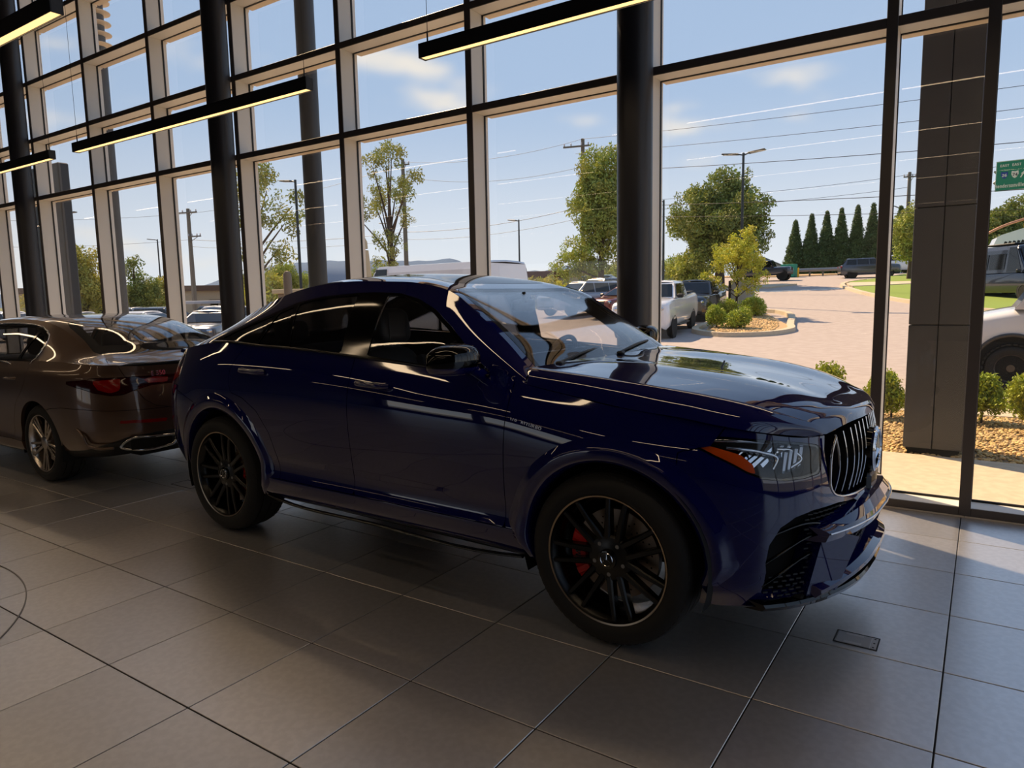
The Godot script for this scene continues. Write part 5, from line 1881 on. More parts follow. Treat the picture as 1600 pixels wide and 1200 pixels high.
	var bd := clip(clip(offset(top, -0.007), rw.d, 0.0, true, 0.0), Poly.new([Vector2(-1.36, -0.5), Vector2(-1.34, 0.40), Vector2(-1.44, 0.475), Vector2(-1.72, 0.505), Vector2(-1.86, 0.52), Vector2(-1.97, 0.30), Vector2(-1.99, -0.5)], 2).d, 0.0, false, 0.0)
	part("screen_border", bd, M.black_matt, car)
	part("headlining", clip(clip(clip(offset(top, -0.035), ws.d, 0.02, false, 0.0), rw.d, 0.01, false, 0.0), func(v: Vector3) -> float: return v.x + 1.6, 0.0, false, 0.0), M.lining, car)
	# bonnet
	var HN := []
	for q in [[0.0, 0.0], [0.35, 0.02], [0.7, 0.03], [1.0, 0.03]]:
		var row := []
		for e in [[1.10, 0.955, 0.835, 1.20], [1.54, 0.90, 0.815, 1.60], [1.9, 0.84, 0.765, 1.95], [2.1, 0.79, 0.66, 2.18], [2.28, 0.765, 0.40, 2.30]]:
			row.push_back(v3(lerpf(e[0], e[3], q[0]), e[1] + 0.055 * sin(q[0] * PI / 2) * (1.0 if e[0] < 2.2 else 0.3), e[2] * (1.0 - q[0])))
		HN.push_back(row)
	part("bonnet", grid(net_points(full_width(HN), 0.04, 0.03), v3(1.5, 0.2, 0)), M.brown_paint, car)
	# wheels, housings, underside, cabin
	for c in [fc, rc]:
		var w := Srf.new()
		var rows := []
		for z in [0.48, 0.905]:
			var r := []
			for k in 21:
				var f := lerpf(-0.35, PI + 0.35, k / 20.0)
				r.push_back(v3(c[0] + 0.395 * cos(f), c[1] + 0.395 * sin(f), z))
			rows.push_back(r)
		w.add(grid(rows))
		pair("wheel_housing", w, M.black_matt, car)
	for x in [1.48, -1.48]:
		alloy_wheel(car, x, 0.916, 1.0, 0.346, 0.255, 0.255, M.rim_bright, 5)
		alloy_wheel(car, x, -0.916, -1.0, 0.346, 0.255, 0.255, M.rim_bright, 5)
	part("inner_shell", both(offset(clip(body, arches, 0.03, false, 0.0), -0.03)), M.black_matt, car)
	var ub := Srf.new()
	box(ub, v3(0.0, 0.225, 0), v3(2.05, 0.04, 1.66), 0.01)
	for x in [-1.9, 1.9]: box(ub, v3(x, 0.27, 0), v3(0.9, 0.04, 1.0), 0.01)
	for x in [-1.48, 1.48]: tube(ub, [v3(x, 0.346, -0.7), v3(x, 0.346, 0.7)], 0.045, 10)
	part("underbody", ub, M.black_matt, car)
	var cb := Srf.new()
	box(cb, v3(-0.4, 0.33, 0), v3(2.6, 0.05, 1.6), 0.01)
	box(cb, v3(-1.82, 1.00, 0), v3(0.42, 0.03, 1.2), 0.01)
	part("cabin_floor", cb, M.black_plastic, car)
	for z in [0.36, -0.36]:
		var o := Srf.new()
		seat_back(o, v3(-0.12, 0.45, z), v3(-0.34, 0.98, z), 0.50, 0.4)
		seat_pad(o, v3(0.15, 0.42, z), v3(0.5, 0.16, 0.5), 0.08)
		var ns := part("front_seat", o, M.leather, car)
		o = Srf.new()
		seat_pad(o, v3(-0.36, 1.16, z), v3(0.10, 0.2, 0.27), 0.15)
		part("headrest", o, M.leather, ns)
	var b := Srf.new()
	seat_pad(b, v3(-1.28, 0.76, 0), v3(0.2, 0.56, 1.25), 0.4)
	seat_pad(b, v3(-0.98, 0.45, 0), v3(0.5, 0.16, 1.25), 0.08)
	var rs := part("rear_seat", b, M.leather_trim, car)
	for z in [0.38, 0.0, -0.38]:
		b = Srf.new()
		seat_pad(b, v3(-1.42, 1.07, z), v3(0.10, 0.14, 0.25), 0.2)
		part("headrest", b, M.leather_trim, rs)
	var dsh := Srf.new()
	seat_pad(dsh, v3(0.85, 0.86, 0), v3(0.5, 0.3, 1.5), 0.0)
	part("dashboard", dsh, M.leather, car)

# ---------------------------------------------------------------- outside: ground
func land(x: float, z: float) -> float:
	var d := -z * 0.98 - x * 0.2 + 1.5
	var l := (x - 3.7) - 0.22 * z
	var w := smoothstep(-30.0, -8.0, l)
	var u := minf(d, 82.0) - 24.0
	var r := 0.0 if u < -5.0 else ((u + 5.0) * (u + 5.0) / 20.0 if u < 5.0 else u)
	var dip := 0.30 * smoothstep(-12.0, -22.0, l) * smoothstep(8.0, 24.0, -z)
	return 0.06 * r * w - dip - 0.02

# a patch of ground that follows the land inside polygon pts (x, z)
func patch(called: String, pts: Array, lift: float, cell: float, m: Material, label: String, cat: String, kind := "structure", deep := 0.12) -> MeshInstance3D:
	var pl := Poly.new(pts, 3)
	var nx := ceili((pl.hi.x - pl.lo.x) / cell) + 2
	var nz := ceili((pl.hi.y - pl.lo.y) / cell) + 2
	var P := []
	for i in nx + 1:
		var r := []
		for j in nz + 1:
			var x := pl.lo.x - cell + i * cell
			var z := pl.lo.y - cell + j * cell
			r.push_back(v3(x, land(x, z) + lift, z))
		P.push_back(r)
	var s := clip(grid(P, v3(0, -500, 0)), pl.d, 0.0, true, deep)
	var o := part(called, s, m)
	tag(o, label, cat, "", kind)
	return o

# rectangular kerb swept along a path on the land
func kerb(called: String, pts: Array, w: float, h: float, label: String) -> void:
	var path := smooth_path(pts.map(func(q): return v3(q.x, 0, q.y)), 6)
	var s := Srf.new()
	var prev := []
	for i in path.size():
		var d: Vector3 = (path[mini(i + 1, path.size() - 1)] - path[maxi(i - 1, 0)]).normalized()
		var n := v3(-d.z, 0, d.x)
		var c: Vector3 = path[i]
		var g := land(c.x, c.z)
		var r := [c - n * w * 0.5 + v3(0, g - 0.05, 0), c - n * w * 0.42 + v3(0, g + h, 0), c + n * w * 0.42 + v3(0, g + h, 0), c + n * w * 0.5 + v3(0, g - 0.05, 0)]
		if i > 0:
			for k in 3:
				s.add(oriented(prev[k], prev[k + 1], r[k + 1], r[k], (prev[0] + r[3]) * 0.5 - v3(0, 0.5, 0)))
		prev = r
	tag(part(numbered(called), s, M.concrete), label, "kerb", "", "structure")

func oriented(a: Vector3, b: Vector3, c: Vector3, d: Vector3, inside: Vector3) -> Srf:
	var s := Srf.new()
	s.quad(a, b, c, d)
	if s.n[0].dot((a + c) * 0.5 - inside) < 0:
		s = Srf.new()
		s.quad(d, c, b, a)
	return s

func build_outside_ground() -> void:
	var grain := noise_tex(0.35, 4, 21, 512, false, 4.0, ramp(Color(0.86, 0.86, 0.86), Color(1, 1, 1), 0.3, 0.7))
	var blot := noise_tex(0.03, 5, 22, 512, false, 4.0, ramp(Color(0.94, 0.935, 0.93), Color(1, 1, 1), 0.2, 0.8))
	tri_tex(mat("asphalt", Color(0.66, 0.615, 0.59), 0.9), blot, 0.15)
	tri_tex(mat("concrete", Color(0.77, 0.71, 0.61), 0.85), blot, 0.5)
	tri_tex(mat("grass", Color(0.53, 0.61, 0.25), 0.95), noise_tex(0.2, 4, 23, 512, false, 4.0, ramp(Color(0.78, 0.82, 0.7), Color(1, 1, 1), 0.3, 0.7)), 0.35)
	tri_tex(mat("mulch", Color(0.74, 0.62, 0.46), 0.95), grain, 0.6)
	tri_tex(mat("gravel_base", Color(0.52, 0.43, 0.30), 0.95), grain, 0.8)
	tri_tex(mat("field", Color(0.36, 0.38, 0.20), 0.95), blot, 0.02)
	mat("road_paint", Color(0.86, 0.82, 0.76), 0.8)
	mat("hill_haze_tint", Color(0.27, 0.37, 0.49), 1.0)  # blue of distant air haze mixed into the forest's base colour
	# the lot and the road, one heightfield
	var P := []
	for i in 91:
		var x := lerpf(-110.0, 70.0, i / 90.0)
		var r := []
		for j in 61:
			var z := lerpf(-9.7, -76.0, j / 60.0)
			r.push_back(v3(x, land(x, z), z))
		P.push_back(r)
	struct("ground", grid(P, v3(0, -500, 0)), M.asphalt, "pale asphalt car park and entry road outside the glass", "ground")
	P = []
	for i in 41:
		var x := lerpf(-1800.0, 900.0, pow(i / 40.0, 1.0))
		var r := []
		for j in 31:
			var t := j / 30.0
			var z := lerpf(-75.5, -1500.0, t * t)
			r.push_back(v3(x, land(x, z) - 0.02, z))
		P.push_back(r)
	struct("ground_far", grid(P, v3(0, -5000, 0)), M.field, "open fields beyond the road", "ground")
	# wooded ridge on the horizon
	var ns := FastNoiseLite.new()
	ns.seed = 3
	ns.frequency = 0.004
	var rows := [[], [], [], []]
	for i in 161:
		var a := lerpf(-75.0, 25.0, i / 160.0)
		var d := v3(sin(deg_to_rad(a)), 0, -cos(deg_to_rad(a)))
		var hgt := 70.0 + 20.0 * ns.get_noise_1d(i * 14.0) + 5.0 * ns.get_noise_1d(i * 120.0) - 34.0 * smoothstep(-40.0, -15.0, a) - 52.0 * smoothstep(-52.0, -60.0, a) + 8.0 * smoothstep(-60.0, -40.0, a) * (1.0 - smoothstep(-40.0, -30.0, a))
		rows[0].push_back(d * 1380.0 + v3(0, -3, 0))
		rows[1].push_back(d * 1440.0 + v3(0, hgt * 0.62, 0))
		rows[2].push_back(d * 1500.0 + v3(0, hgt, 0))
		rows[3].push_back(d * 1700.0 + v3(0, hgt * 0.6, 0))
	tag(part("hills", grid(rows, v3(0, -9000, 0)), M.hill_haze_tint), "long ridge of wooded hills on the horizon, distance haze put into their blue-green colour", "hill", "", "structure")
	# pavement strips beside the glass: slabs with joints
	var walk := thing("sidewalk", "sunlit concrete pavement slabs along the outside of the glass", "pavement")
	walk.set_meta("kind", "structure")
	for k in 11:
		var x0 := -17.2 + 2.42 * k + 0.0
		part("slab", nbox(v3(x0 + 1.20, -0.062, -6.02), v3(2.408, 0.1, 1.62), 0.006), M.concrete, walk)
	var w2 := thing("sidewalk", "concrete walk between the gravel bed and the car park", "pavement")
	w2.set_meta("kind", "structure")
	for k in 13:
		part("slab", nbox(v3(-21.0 + 2.4 * k, -0.066, -10.35), v3(2.388, 0.1, 1.4), 0.006), M.concrete, w2)
	# gravel bed
	struct("gravel_bed", nbox(v3(-4.0, -0.11, -8.24), v3(27.0, 0.14, 2.82)), M.gravel_base, "bed of tan river pebbles between the two pavements", "gravel")
	var peb := Srf.new()
	ellipsoid(peb, Vector3.ZERO, v3(0.5, 0.28, 0.38), 7, 4)
	var pm := mat("pebble", Color(0.86, 0.74, 0.52), 0.85)
	pm.vertex_color_use_as_albedo = true
	var tr: Array[Transform3D] = []
	var cl: Array[Color] = []
	for k in 15000:
		var x := rng.randf_range(-1.5, 9.0) if k < 9000 else rng.randf_range(1.0, 5.5)
		var z := rng.randf_range(-9.6, -6.88)
		var sc := rng.randf_range(0.022, 0.055)
		tr.push_back(Transform3D(Basis.from_euler(v3(rng.randf_range(-0.4, 0.4), rng.randf() * TAU, rng.randf_range(-0.4, 0.4))) * sc, v3(x, -0.037 + rng.randf() * 0.012, z)))
		var b := rng.randf_range(0.45, 1.1)
		cl.push_back(Color(b, b * rng.randf_range(0.92, 1.02), b * rng.randf_range(0.8, 1.02)))
	for k in 2600:
		var u := rng.randf()
		var x := lerpf(-4.6, -2.3, rng.randf()) - 3.0 * u * u
		var z := lerpf(-23.7, -32.4, u)
		if x < -6.2 + 1.9 * (1.0 - u) - 0.3 or x > -2.4 - 2.9 * u * u: continue
		tr.push_back(Transform3D(Basis.from_euler(v3(rng.randf(), rng.randf() * TAU, 0)) * rng.randf_range(0.05, 0.13), v3(x, land(x, z) + 0.10, z)))
		var b := rng.randf_range(0.5, 1.0)
		cl.push_back(Color(b, b * 0.93, b * 0.9))
	var mi := scatter("pebbles", peb.mesh(pm), tr, cl)
	tag(mi, "loose tan river pebbles covering the gravel bed", "pebbles", "", "stuff")
	# planted island with a kerb, grass banks
	patch("island_mulch", [Vector2(-4.5, -23.5), Vector2(-2.9, -23.2), Vector2(-2.1, -25.0), Vector2(-2.2, -26.2), Vector2(-5.1, -33.2), Vector2(-6.5, -32.4), Vector2(-5.6, -28.0)], 0.10, 0.5, M.mulch, "bed of tan mulch in the kerbed island", "planting bed")
	kerb("kerb", [Vector2(-6.5, -32.4), Vector2(-5.6, -28.0), Vector2(-4.6, -23.6), Vector2(-3.6, -23.0), Vector2(-2.6, -23.5), Vector2(-2.0, -25.2), Vector2(-2.3, -26.6), Vector2(-5.1, -33.2), Vector2(-5.9, -33.4)], 0.30, 0.15, "rounded concrete kerb round the planted island")
	patch("lawn", [Vector2(-5.0, -57.6), Vector2(-3.1, -48.0), Vector2(-1.6, -43.9), Vector2(1.2, -38.0), Vector2(4.2, -33.6), Vector2(12.0, -28.0), Vector2(40.0, -26.0), Vector2(40.0, -74.0), Vector2(-1.6, -74.0), Vector2(-4.2, -61.0)], 0.14, 1.0, M.grass, "bright green lawn on the bank right of the entry road", "lawn")
	patch("lawn_walk", [Vector2(-4.9, -55.8), Vector2(-3.9, -51.0), Vector2(1.0, -54.5), Vector2(12.0, -59.0), Vector2(30.0, -61.0), Vector2(30.0, -63.0), Vector2(12.0, -61.5), Vector2(0.5, -57.0)], 0.18, 0.8, M.concrete, "concrete footpath crossing the lawn", "path")
	kerb("kerb", [Vector2(-4.4, -61.5), Vector2(-5.1, -57.6), Vector2(-3.2, -48.0), Vector2(-1.7, -43.8), Vector2(1.1, -37.8), Vector2(4.1, -33.4), Vector2(12.0, -27.8), Vector2(20.0, -26.6)], 0.32, 0.16, "curved concrete kerb along the lawn edge")
	patch("lawn", [Vector2(-14.0, -46.0), Vector2(-9.0, -36.0), Vector2(-7.4, -36.4), Vector2(-8.0, -39.0), Vector2(-11.5, -46.5)], 0.12, 0.6, M.grass, "strip of lawn behind the white panel sign", "lawn")
	patch("traffic_island", [Vector2(-13.0, -50.0), Vector2(-9.4, -52.4), Vector2(-8.4, -56.5), Vector2(-9.2, -57.0), Vector2(-12.5, -54.5), Vector2(-20.0, -52.0), Vector2(-20.0, -50.2)], 0.12, 0.8, M.concrete, "low concrete island before the crosswalk", "traffic island")
	patch("verge", [Vector2(-40.0, -75.5), Vector2(-13.0, -71.5), Vector2(-9.0, -73.5), Vector2(-6.0, -76.0)], 0.08, 1.0, M.mulch, "bare tan verge under the guardrail", "verge")
	# crosswalk bars
	var k := 0
	for q in [[-9.55, -48.3], [-8.63, -48.75], [-7.68, -49.0], [-6.80, -49.7], [-5.98, -50.4], [-5.10, -51.0]]:
		var d := Vector2(0.55, -1.0).normalized()
		var n := Vector2(d.y, -d.x)
		var c := Vector2(q[0], q[1])
		var o := patch(numbered("crosswalk_bar"), [c - d * 1.05 - n * 0.3, c + d * 1.05 - n * 0.3, c + d * 1.05 + n * 0.3, c - d * 1.05 + n * 0.3], 0.012, 0.3, M.road_paint, ["first crosswalk bar, partly behind the white panel sign", "second crosswalk bar counted from the white panel sign", "third crosswalk bar counted from the white panel sign", "fourth crosswalk bar counted from the white panel sign", "fifth crosswalk bar, next to last on the right", "crosswalk bar nearest to the curved lawn kerb"][k], "road marking", "", 0.01)
		o.set_meta("group", "crosswalk bars")
		k += 1

func scatter(called: String, me: Mesh, tr: Array[Transform3D], cl: Array[Color], parent: Node = self) -> MultiMeshInstance3D:
	var mm := MultiMesh.new()
	mm.transform_format = MultiMesh.TRANSFORM_3D
	mm.use_colors = not cl.is_empty()
	mm.mesh = me
	mm.instance_count = tr.size()
	for i in tr.size():
		mm.set_instance_transform(i, tr[i])
		if mm.use_colors: mm.set_instance_color(i, cl[i])
	var mi := MultiMeshInstance3D.new()
	mi.name = called
	mi.multimesh = mm
	parent.add_child(mi, true)
	return mi

# ---------------------------------------------------------------- trees and shrubs
var leaf_meshes := {}

func leaf_cluster(kind: String, c: Color, n: int, size: float) -> Mesh:
	if leaf_meshes.has(kind): return leaf_meshes[kind]
	var m := mat("leaf_" + kind, c, 0.7)
	m.vertex_color_use_as_albedo = true
	m.backlight_enabled = true
	m.backlight = Color(0.62, 0.62, 0.40)
	m.cull_mode = BaseMaterial3D.CULL_DISABLED
	var s := Srf.new()
	var r := RandomNumberGenerator.new()
	r.seed = 77
	for k in n:
		var d := v3(r.randfn(), r.randfn(), r.randfn()).normalized()
		var at := d * 0.5 * pow(r.randf(), 0.4)
		var u := v3(r.randfn(), r.randfn() * 0.6, r.randfn()).normalized()
		var w := u.cross(v3(r.randfn(), 1.2, r.randfn())).normalized()
		var q := size * r.randf_range(0.7, 1.3)
		var nn := u.cross(w)
		s.quad(at - u * q, at - w * q * 0.45 + nn * q * 0.12, at + u * q, at + w * q * 0.45 + nn * q * 0.12)
	leaf_meshes[kind] = s.mesh(m)
	return leaf_meshes[kind]

# blobs: [x, y, z, r] relative to the foot; every blob is filled with leaf clusters and reached by a branch
func tree(called: String, label: String, at: Vector3, blobs: Array, trunk_r: float, kind: String, per: float, csize: float, group := "", crown := "crown", hollow := 0.55) -> Node3D:
	var o := thing(called, label, "shrub" if "shrub" in called else "tree", at, 0.0, group)
	var me: Mesh = leaf_meshes[kind]
	var tr: Array[Transform3D] = []
	var cl: Array[Color] = []
	var wood := Srf.new()
	var topy := 0.0
	for b in blobs: topy = maxf(topy, b[1])
	if trunk_r > 0.0:
		var tp := []
		for k in 6:
			var t := k / 5.0
			tp.push_back(v3(0.06 * topy * sin(t * 4.0) * t * 0.5, topy * 0.92 * t, 0.03 * topy * cos(t * 3.0) * t * 0.5))
		tube(wood, tp, [trunk_r * 1.3, trunk_r, trunk_r * 0.85, trunk_r * 0.65, trunk_r * 0.45, trunk_r * 0.2], 8)
	for b in blobs:
		var c := v3(b[0], b[1], b[2])
		if trunk_r > 0.0:
			var st := v3(0, clampf(b[1] * 0.62, 0.0, topy * 0.85), 0)
			tube(wood, [st, st.lerp(c, 0.5) + v3(0, 0.1 * b[3], 0), c], [trunk_r * 0.45, trunk_r * 0.3, trunk_r * 0.12], 5)
		var n := maxi(4, roundi(per * b[3] * b[3]))
		for k in n:
			var d := v3(rng.randfn(), rng.randfn(), rng.randfn()).normalized()
			var rr: float = b[3] * lerpf(hollow, 1.0, pow(rng.randf(), 0.6))
			var p := c + d * v3(rr, rr * 0.86, rr)
			var sc := csize * rng.randf_range(0.75, 1.3)
			tr.push_back(Transform3D(Basis.from_euler(v3(rng.randf() * TAU, rng.randf() * TAU, rng.randf() * TAU)) * sc, p))
			var v := rng.randf_range(0.70, 1.2)
			cl.push_back(Color(v * rng.randf_range(0.9, 1.15), v, v * rng.randf_range(0.8, 1.1)))
	var cr := scatter(crown, me, tr, cl, o)
	cr.set_meta("kind", "stuff")
	if trunk_r > 0.0: part("trunk", wood, M.bark, o)
	return o

func blobs_in(cx: float, cy: float, rx: float, ry: float, n: int, r0: float, r1: float) -> Array:
	var b := []
	for k in n:
		var d := v3(rng.randfn(), rng.randfn(), rng.randfn()).normalized() * pow(rng.randf(), 0.45)
		b.push_back([cx + d.x * rx, cy + d.y * ry, d.z * rx, rng.randf_range(r0, r1)])
	return b

func conifer(label: String, at: Vector3, h: float, r: float) -> void:
	var o := thing("conifer", label, "tree", at, 0.0, "row of dark conifers beyond the road")
	var tr: Array[Transform3D] = []
	var cl: Array[Color] = []
	for k in 760:
		var t := pow(rng.randf(), 1.25)
		var f := rng.randf() * TAU
		var rr := r * (1.0 - t) * lerpf(0.72, 1.06, rng.randf()) + 0.03
		if t < 0.08: rr *= 0.85
		tr.push_back(Transform3D(Basis.from_euler(v3(rng.randf() * TAU, rng.randf() * TAU, 0)) * rng.randf_range(0.65, 1.05) * (1.0 - 0.55 * t), v3(cos(f) * rr, 0.25 + t * (h - 0.35), sin(f) * rr)))
		var v := rng.randf_range(0.6, 1.2)
		cl.push_back(Color(v, v, v))
	scatter("foliage", leaf_meshes["conifer"], tr, cl, o).set_meta("kind", "stuff")
	var s := Srf.new()
	lathe(s, [Vector2(0.14, 0.0), Vector2(0.12, h * 0.4), Vector2(0.02, h * 0.95)], Transform3D(), 8)
	part("trunk", s, M.bark, o)
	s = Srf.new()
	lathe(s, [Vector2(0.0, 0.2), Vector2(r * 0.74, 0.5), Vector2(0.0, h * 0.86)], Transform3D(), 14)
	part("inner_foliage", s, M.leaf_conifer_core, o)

func build_trees() -> void:
	mat("bark", Color(0.30, 0.25, 0.21), 0.95)
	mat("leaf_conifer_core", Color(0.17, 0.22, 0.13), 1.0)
	leaf_cluster("mid", Color(0.60, 0.64, 0.32), 60, 0.115)
	leaf_cluster("dark", Color(0.50, 0.55, 0.29), 60, 0.115)
	leaf_cluster("yellow", Color(0.76, 0.76, 0.28), 42, 0.12)
	leaf_cluster("autumn", Color(0.66, 0.65, 0.33), 60, 0.115)
	leaf_cluster("conifer", Color(0.36, 0.44, 0.26), 40, 0.13)
	leaf_cluster("shrub", Color(0.62, 0.68, 0.24), 44, 0.12)
	leaf_cluster("sparse", Color(0.55, 0.57, 0.30), 54, 0.105)
	var g := func(x: float, z: float) -> Vector3: return v3(x, land(x, z), z)
	# tall sparse trees
	var b := []
	for q in [[-2.6, 10.2, 1.3], [-3.0, 8.8, 0.9], [-1.9, 11.6, 1.0], [-0.6, 12.6, 1.0], [0.6, 13.6, 1.0], [1.6, 12.9, 1.2], [2.2, 11.4, 1.0], [0.9, 10.9, 1.1], [-0.9, 9.9, 0.9], [2.9, 10.1, 0.8], [1.2, 8.6, 0.9], [0.3, 6.7, 0.8], [1.7, 6.0, 0.9], [-0.7, 4.6, 1.0], [1.5, 4.0, 1.2], [0.2, 3.0, 1.3], [-1.4, 2.9, 1.0]]:
		b.push_back([q[0], q[1], rng.randf_range(-1.5, 1.5), q[2]])
	tree("tall_tree", "tall thin tree with open leaf clumps beside a utility pole", g.call(-37.6, -42.7), b, 0.22, "sparse", 9.0, 0.95)
	b = []
	for q in [[-1.6, 8.2, 1.0], [-0.6, 8.9, 0.9], [0.6, 8.4, 1.1], [1.5, 7.8, 1.0], [2.3, 7.0, 0.9], [1.2, 6.6, 0.9], [-2.2, 7.4, 0.7], [2.6, 6.0, 0.8], [0.6, 5.4, 0.9], [-1.0, 6.3, 0.9], [1.8, 4.7, 0.9], [0.0, 4.0, 0.9], [1.1, 3.2, 0.8], [-0.6, 2.6, 0.8]]:
		b.push_back([q[0], q[1], rng.randf_range(-1.2, 1.2), q[2]])
	tree("tall_tree", "thin tree with open crown behind the second round column", g.call(-30.2, -24.0), b, 0.18, "sparse", 10.0, 0.8)
	# trees right of the middle
	tree("leafy_tree", "tall leafy green tree hugging the left edge of the front column", g.call(-16.1, -38.5), blobs_in(0.0, 5.6, 1.1, 3.0, 16, 0.9, 1.5) + [[-1.6, 3.2, 0, 1.1], [-2.2, 2.4, 0.4, 0.9], [-1.2, 2.0, -0.3, 0.9], [0.6, 8.1, 0, 0.8], [-0.6, 7.6, 0, 0.8]], 0.20, "mid", 22.0, 0.75)
	tree("broad_tree", "large broad dark green tree behind the double street light", g.call(-13.9, -54.8), blobs_in(0.2, 4.6, 3.6, 3.0, 26, 1.2, 2.1) + [[0.4, 8.3, 0, 1.0], [1.4, 8.0, 0, 0.9]], 0.35, "dark", 15.0, 1.0)
	tree("young_tree", "young yellow-green tree in the kerbed island by the panel sign", g.call(-5.42, -30.4), blobs_in(0.0, 2.45, 1.05, 0.95, 15, 0.30, 0.5) + [[-1.15, 1.75, 0.2, 0.36], [-0.7, 1.45, 0.3, 0.3], [0.75, 1.35, 0.2, 0.34], [1.15, 1.7, 0.0, 0.3], [0.3, 1.2, 0.3, 0.24], [0.45, 3.65, 0, 0.28], [0.5, 3.35, 0, 0.3]], 0.055, "yellow", 95.0, 0.36)
	tree("leafy_tree", "light green roadside tree just left of the black clad pillar", g.call(-1.3, -61.0), blobs_in(0.3, 3.4, 1.0, 2.4, 12, 0.8, 1.4), 0.16, "mid", 18.0, 0.9)
	var k := 0
	var names := ["leftmost and shortest dark conifer of the row by the green box", "second dark conifer from the left in the row", "third dark conifer from the left in the row", "fourth dark conifer from the left in the row", "fifth dark conifer from the left in the row", "sixth dark conifer, touching the window mullion", "lone dark conifer between the mullion and the utility pole", "dark conifer hidden beside the clad pillar"]
	for q in [[-14.6, 5.8], [-12.95, 6.4], [-11.4, 6.6], [-9.95, 6.8], [-8.4, 7.0], [-6.9, 7.1], [-4.3, 6.6], [-2.6, 6.4]]:
		conifer(names[k], g.call(q[0], -84.0 - 0.2 * k), q[1] + 0.3, 1.12)
		k += 1
	tree("broad_tree", "dark tree mass right of the pillar, below the green road sign", g.call(4.9, -94.2), blobs_in(0.0, 4.2, 3.2, 3.4, 18, 1.3, 2.2), 0.3, "dark", 11.0, 1.15)
	tree("broad_tree", "dark tree at the right edge behind the traffic signal", g.call(10.2, -94.2), blobs_in(0.0, 4.4, 3.6, 3.4, 18, 1.4, 2.2), 0.3, "dark", 11.0, 1.15)
	# left side
	tree("autumn_tree", "tall autumn-tinted tree behind the leftmost street light", g.call(-53.0, -25.6), blobs_in(0.0, 3.6, 1.5, 2.2, 14, 0.8, 1.4), 0.2, "autumn", 16.0, 0.85)
	tree("autumn_tree", "smaller yellowing tree at the far left behind the parked cars", g.call(-57.5, -25.4), blobs_in(0.0, 2.8, 1.6, 2.0, 12, 0.8, 1.3), 0.18, "autumn", 16.0, 0.85)
	tree("dense_tree", "dense dark pointed tree at the left end of the beige building", g.call(-54.6, -30.3), blobs_in(0.0, 2.6, 1.1, 1.7, 12, 0.8, 1.2) + [[0, 4.6, 0, 0.8], [0.1, 5.4, 0, 0.5]], 0.2, "dark", 18.0, 0.8)
	tree("leafy_tree", "light green tree rising behind the beige building roof", g.call(-57.2, -33.6), blobs_in(0.0, 2.7, 1.3, 1.7, 10, 0.7, 1.1), 0.16, "autumn", 16.0, 0.85)
	tree("leafy_tree", "green tree behind the middle of the beige building", g.call(-76.0, -62.0), blobs_in(0.0, 4.4, 3.0, 2.6, 18, 1.0, 1.6), 0.22, "mid", 13.0, 1.0)
	tree("young_tree", "small yellow-green tree left of the second round column", g.call(-38.6, -29.9), blobs_in(0.0, 2.2, 0.6, 1.2, 9, 0.5, 0.8), 0.08, "yellow", 28.0, 0.6)
	tree("autumn_tree", "round olive-yellow tree before the haze-tinted hills", g.call(-33.0, -27.1), blobs_in(-0.4, 1.7, 1.1, 1.5, 12, 0.7, 1.1), 0.12, "autumn", 20.0, 0.7)
	tree("autumn_tree", "broad autumn tree beyond the far left end of the glass", g.call(-66.0, -17.5), blobs_in(0.0, 3.4, 2.6, 2.2, 16, 1.0, 1.6), 0.2, "autumn", 14.0, 0.95)
	tree("dense_tree", "dark tree at the far left edge beyond the glass", g.call(-62.0, -13.0), blobs_in(0.0, 3.0, 2.4, 2.0, 14, 1.0, 1.6), 0.2, "dark", 14.0, 0.95)
	var far := [[-59.8, -63.0, 5.2, 2.6, "mid", "far round tree at the foot of the beige closed parasol"], [-67.0, -83.5, 6.2, 2.4, "autumn", "far tree above the left half of the white van"], [-69.5, -94.3, 6.0, 2.6, "mid", "far tree behind the mullion over the white van"], [-65.7, -97.1, 6.3, 2.6, "autumn", "far tree above the right half of the white van"], [-33.2, -58.7, 2.3, 2.2, "autumn", "round olive tree right of the white van"], [-41.2, -77.2, 3.4, 1.3, "yellow", "small orange-yellow tree left of the leafy tree"], [-22.7, -69.4, 1.2, 2.9, "mid", "green thicket beyond the white pickup"], [-17.2, -57.8, 1.5, 2.3, "mid", "lighter thicket left of the large broad tree"], [-27.5, -66.0, 1.6, 2.6, "mid", "thicket behind the street light by the front column"]]
	for q in far:
		tree("distant_tree", q[5], g.call(q[0], q[1]), blobs_in(0.0, q[2] * 0.62 + 0.4, q[3] * 0.7, q[2] * 0.42, 9, q[3] * 0.35, q[3] * 0.55), 0.15, q[4], 14.0, 0.95)
	# shrubs in the gravel bed and on the island
	var sh := [[2.02, -9.15, 0.42, "leafy shrub beyond the nose of the blue car"], [2.78, -9.05, 0.42, "leafy shrub left of the black clad pillar"], [3.72, -9.1, 0.34, "leafy shrub just right of the wide mullion"], [4.20, -8.7, 0.40, "leafy shrub at the right edge before the tyre"], [0.6, -9.1, 0.36, "shrub of the gravel bed hidden behind the bonnet"]]
	for q in sh:
		var bl := []
		for j in 7: bl.push_back([rng.randf_range(-0.14, 0.14), 0.12 + q[2] * rng.randf_range(0.2, 0.95), rng.randf_range(-0.12, 0.12), 0.13])
		tree("leafy_shrub", q[3], v3(q[0], -0.03, q[1]), bl, 0.012, "shrub", 1500.0, 0.17, "shrubs in the gravel bed", "foliage", 0.3)
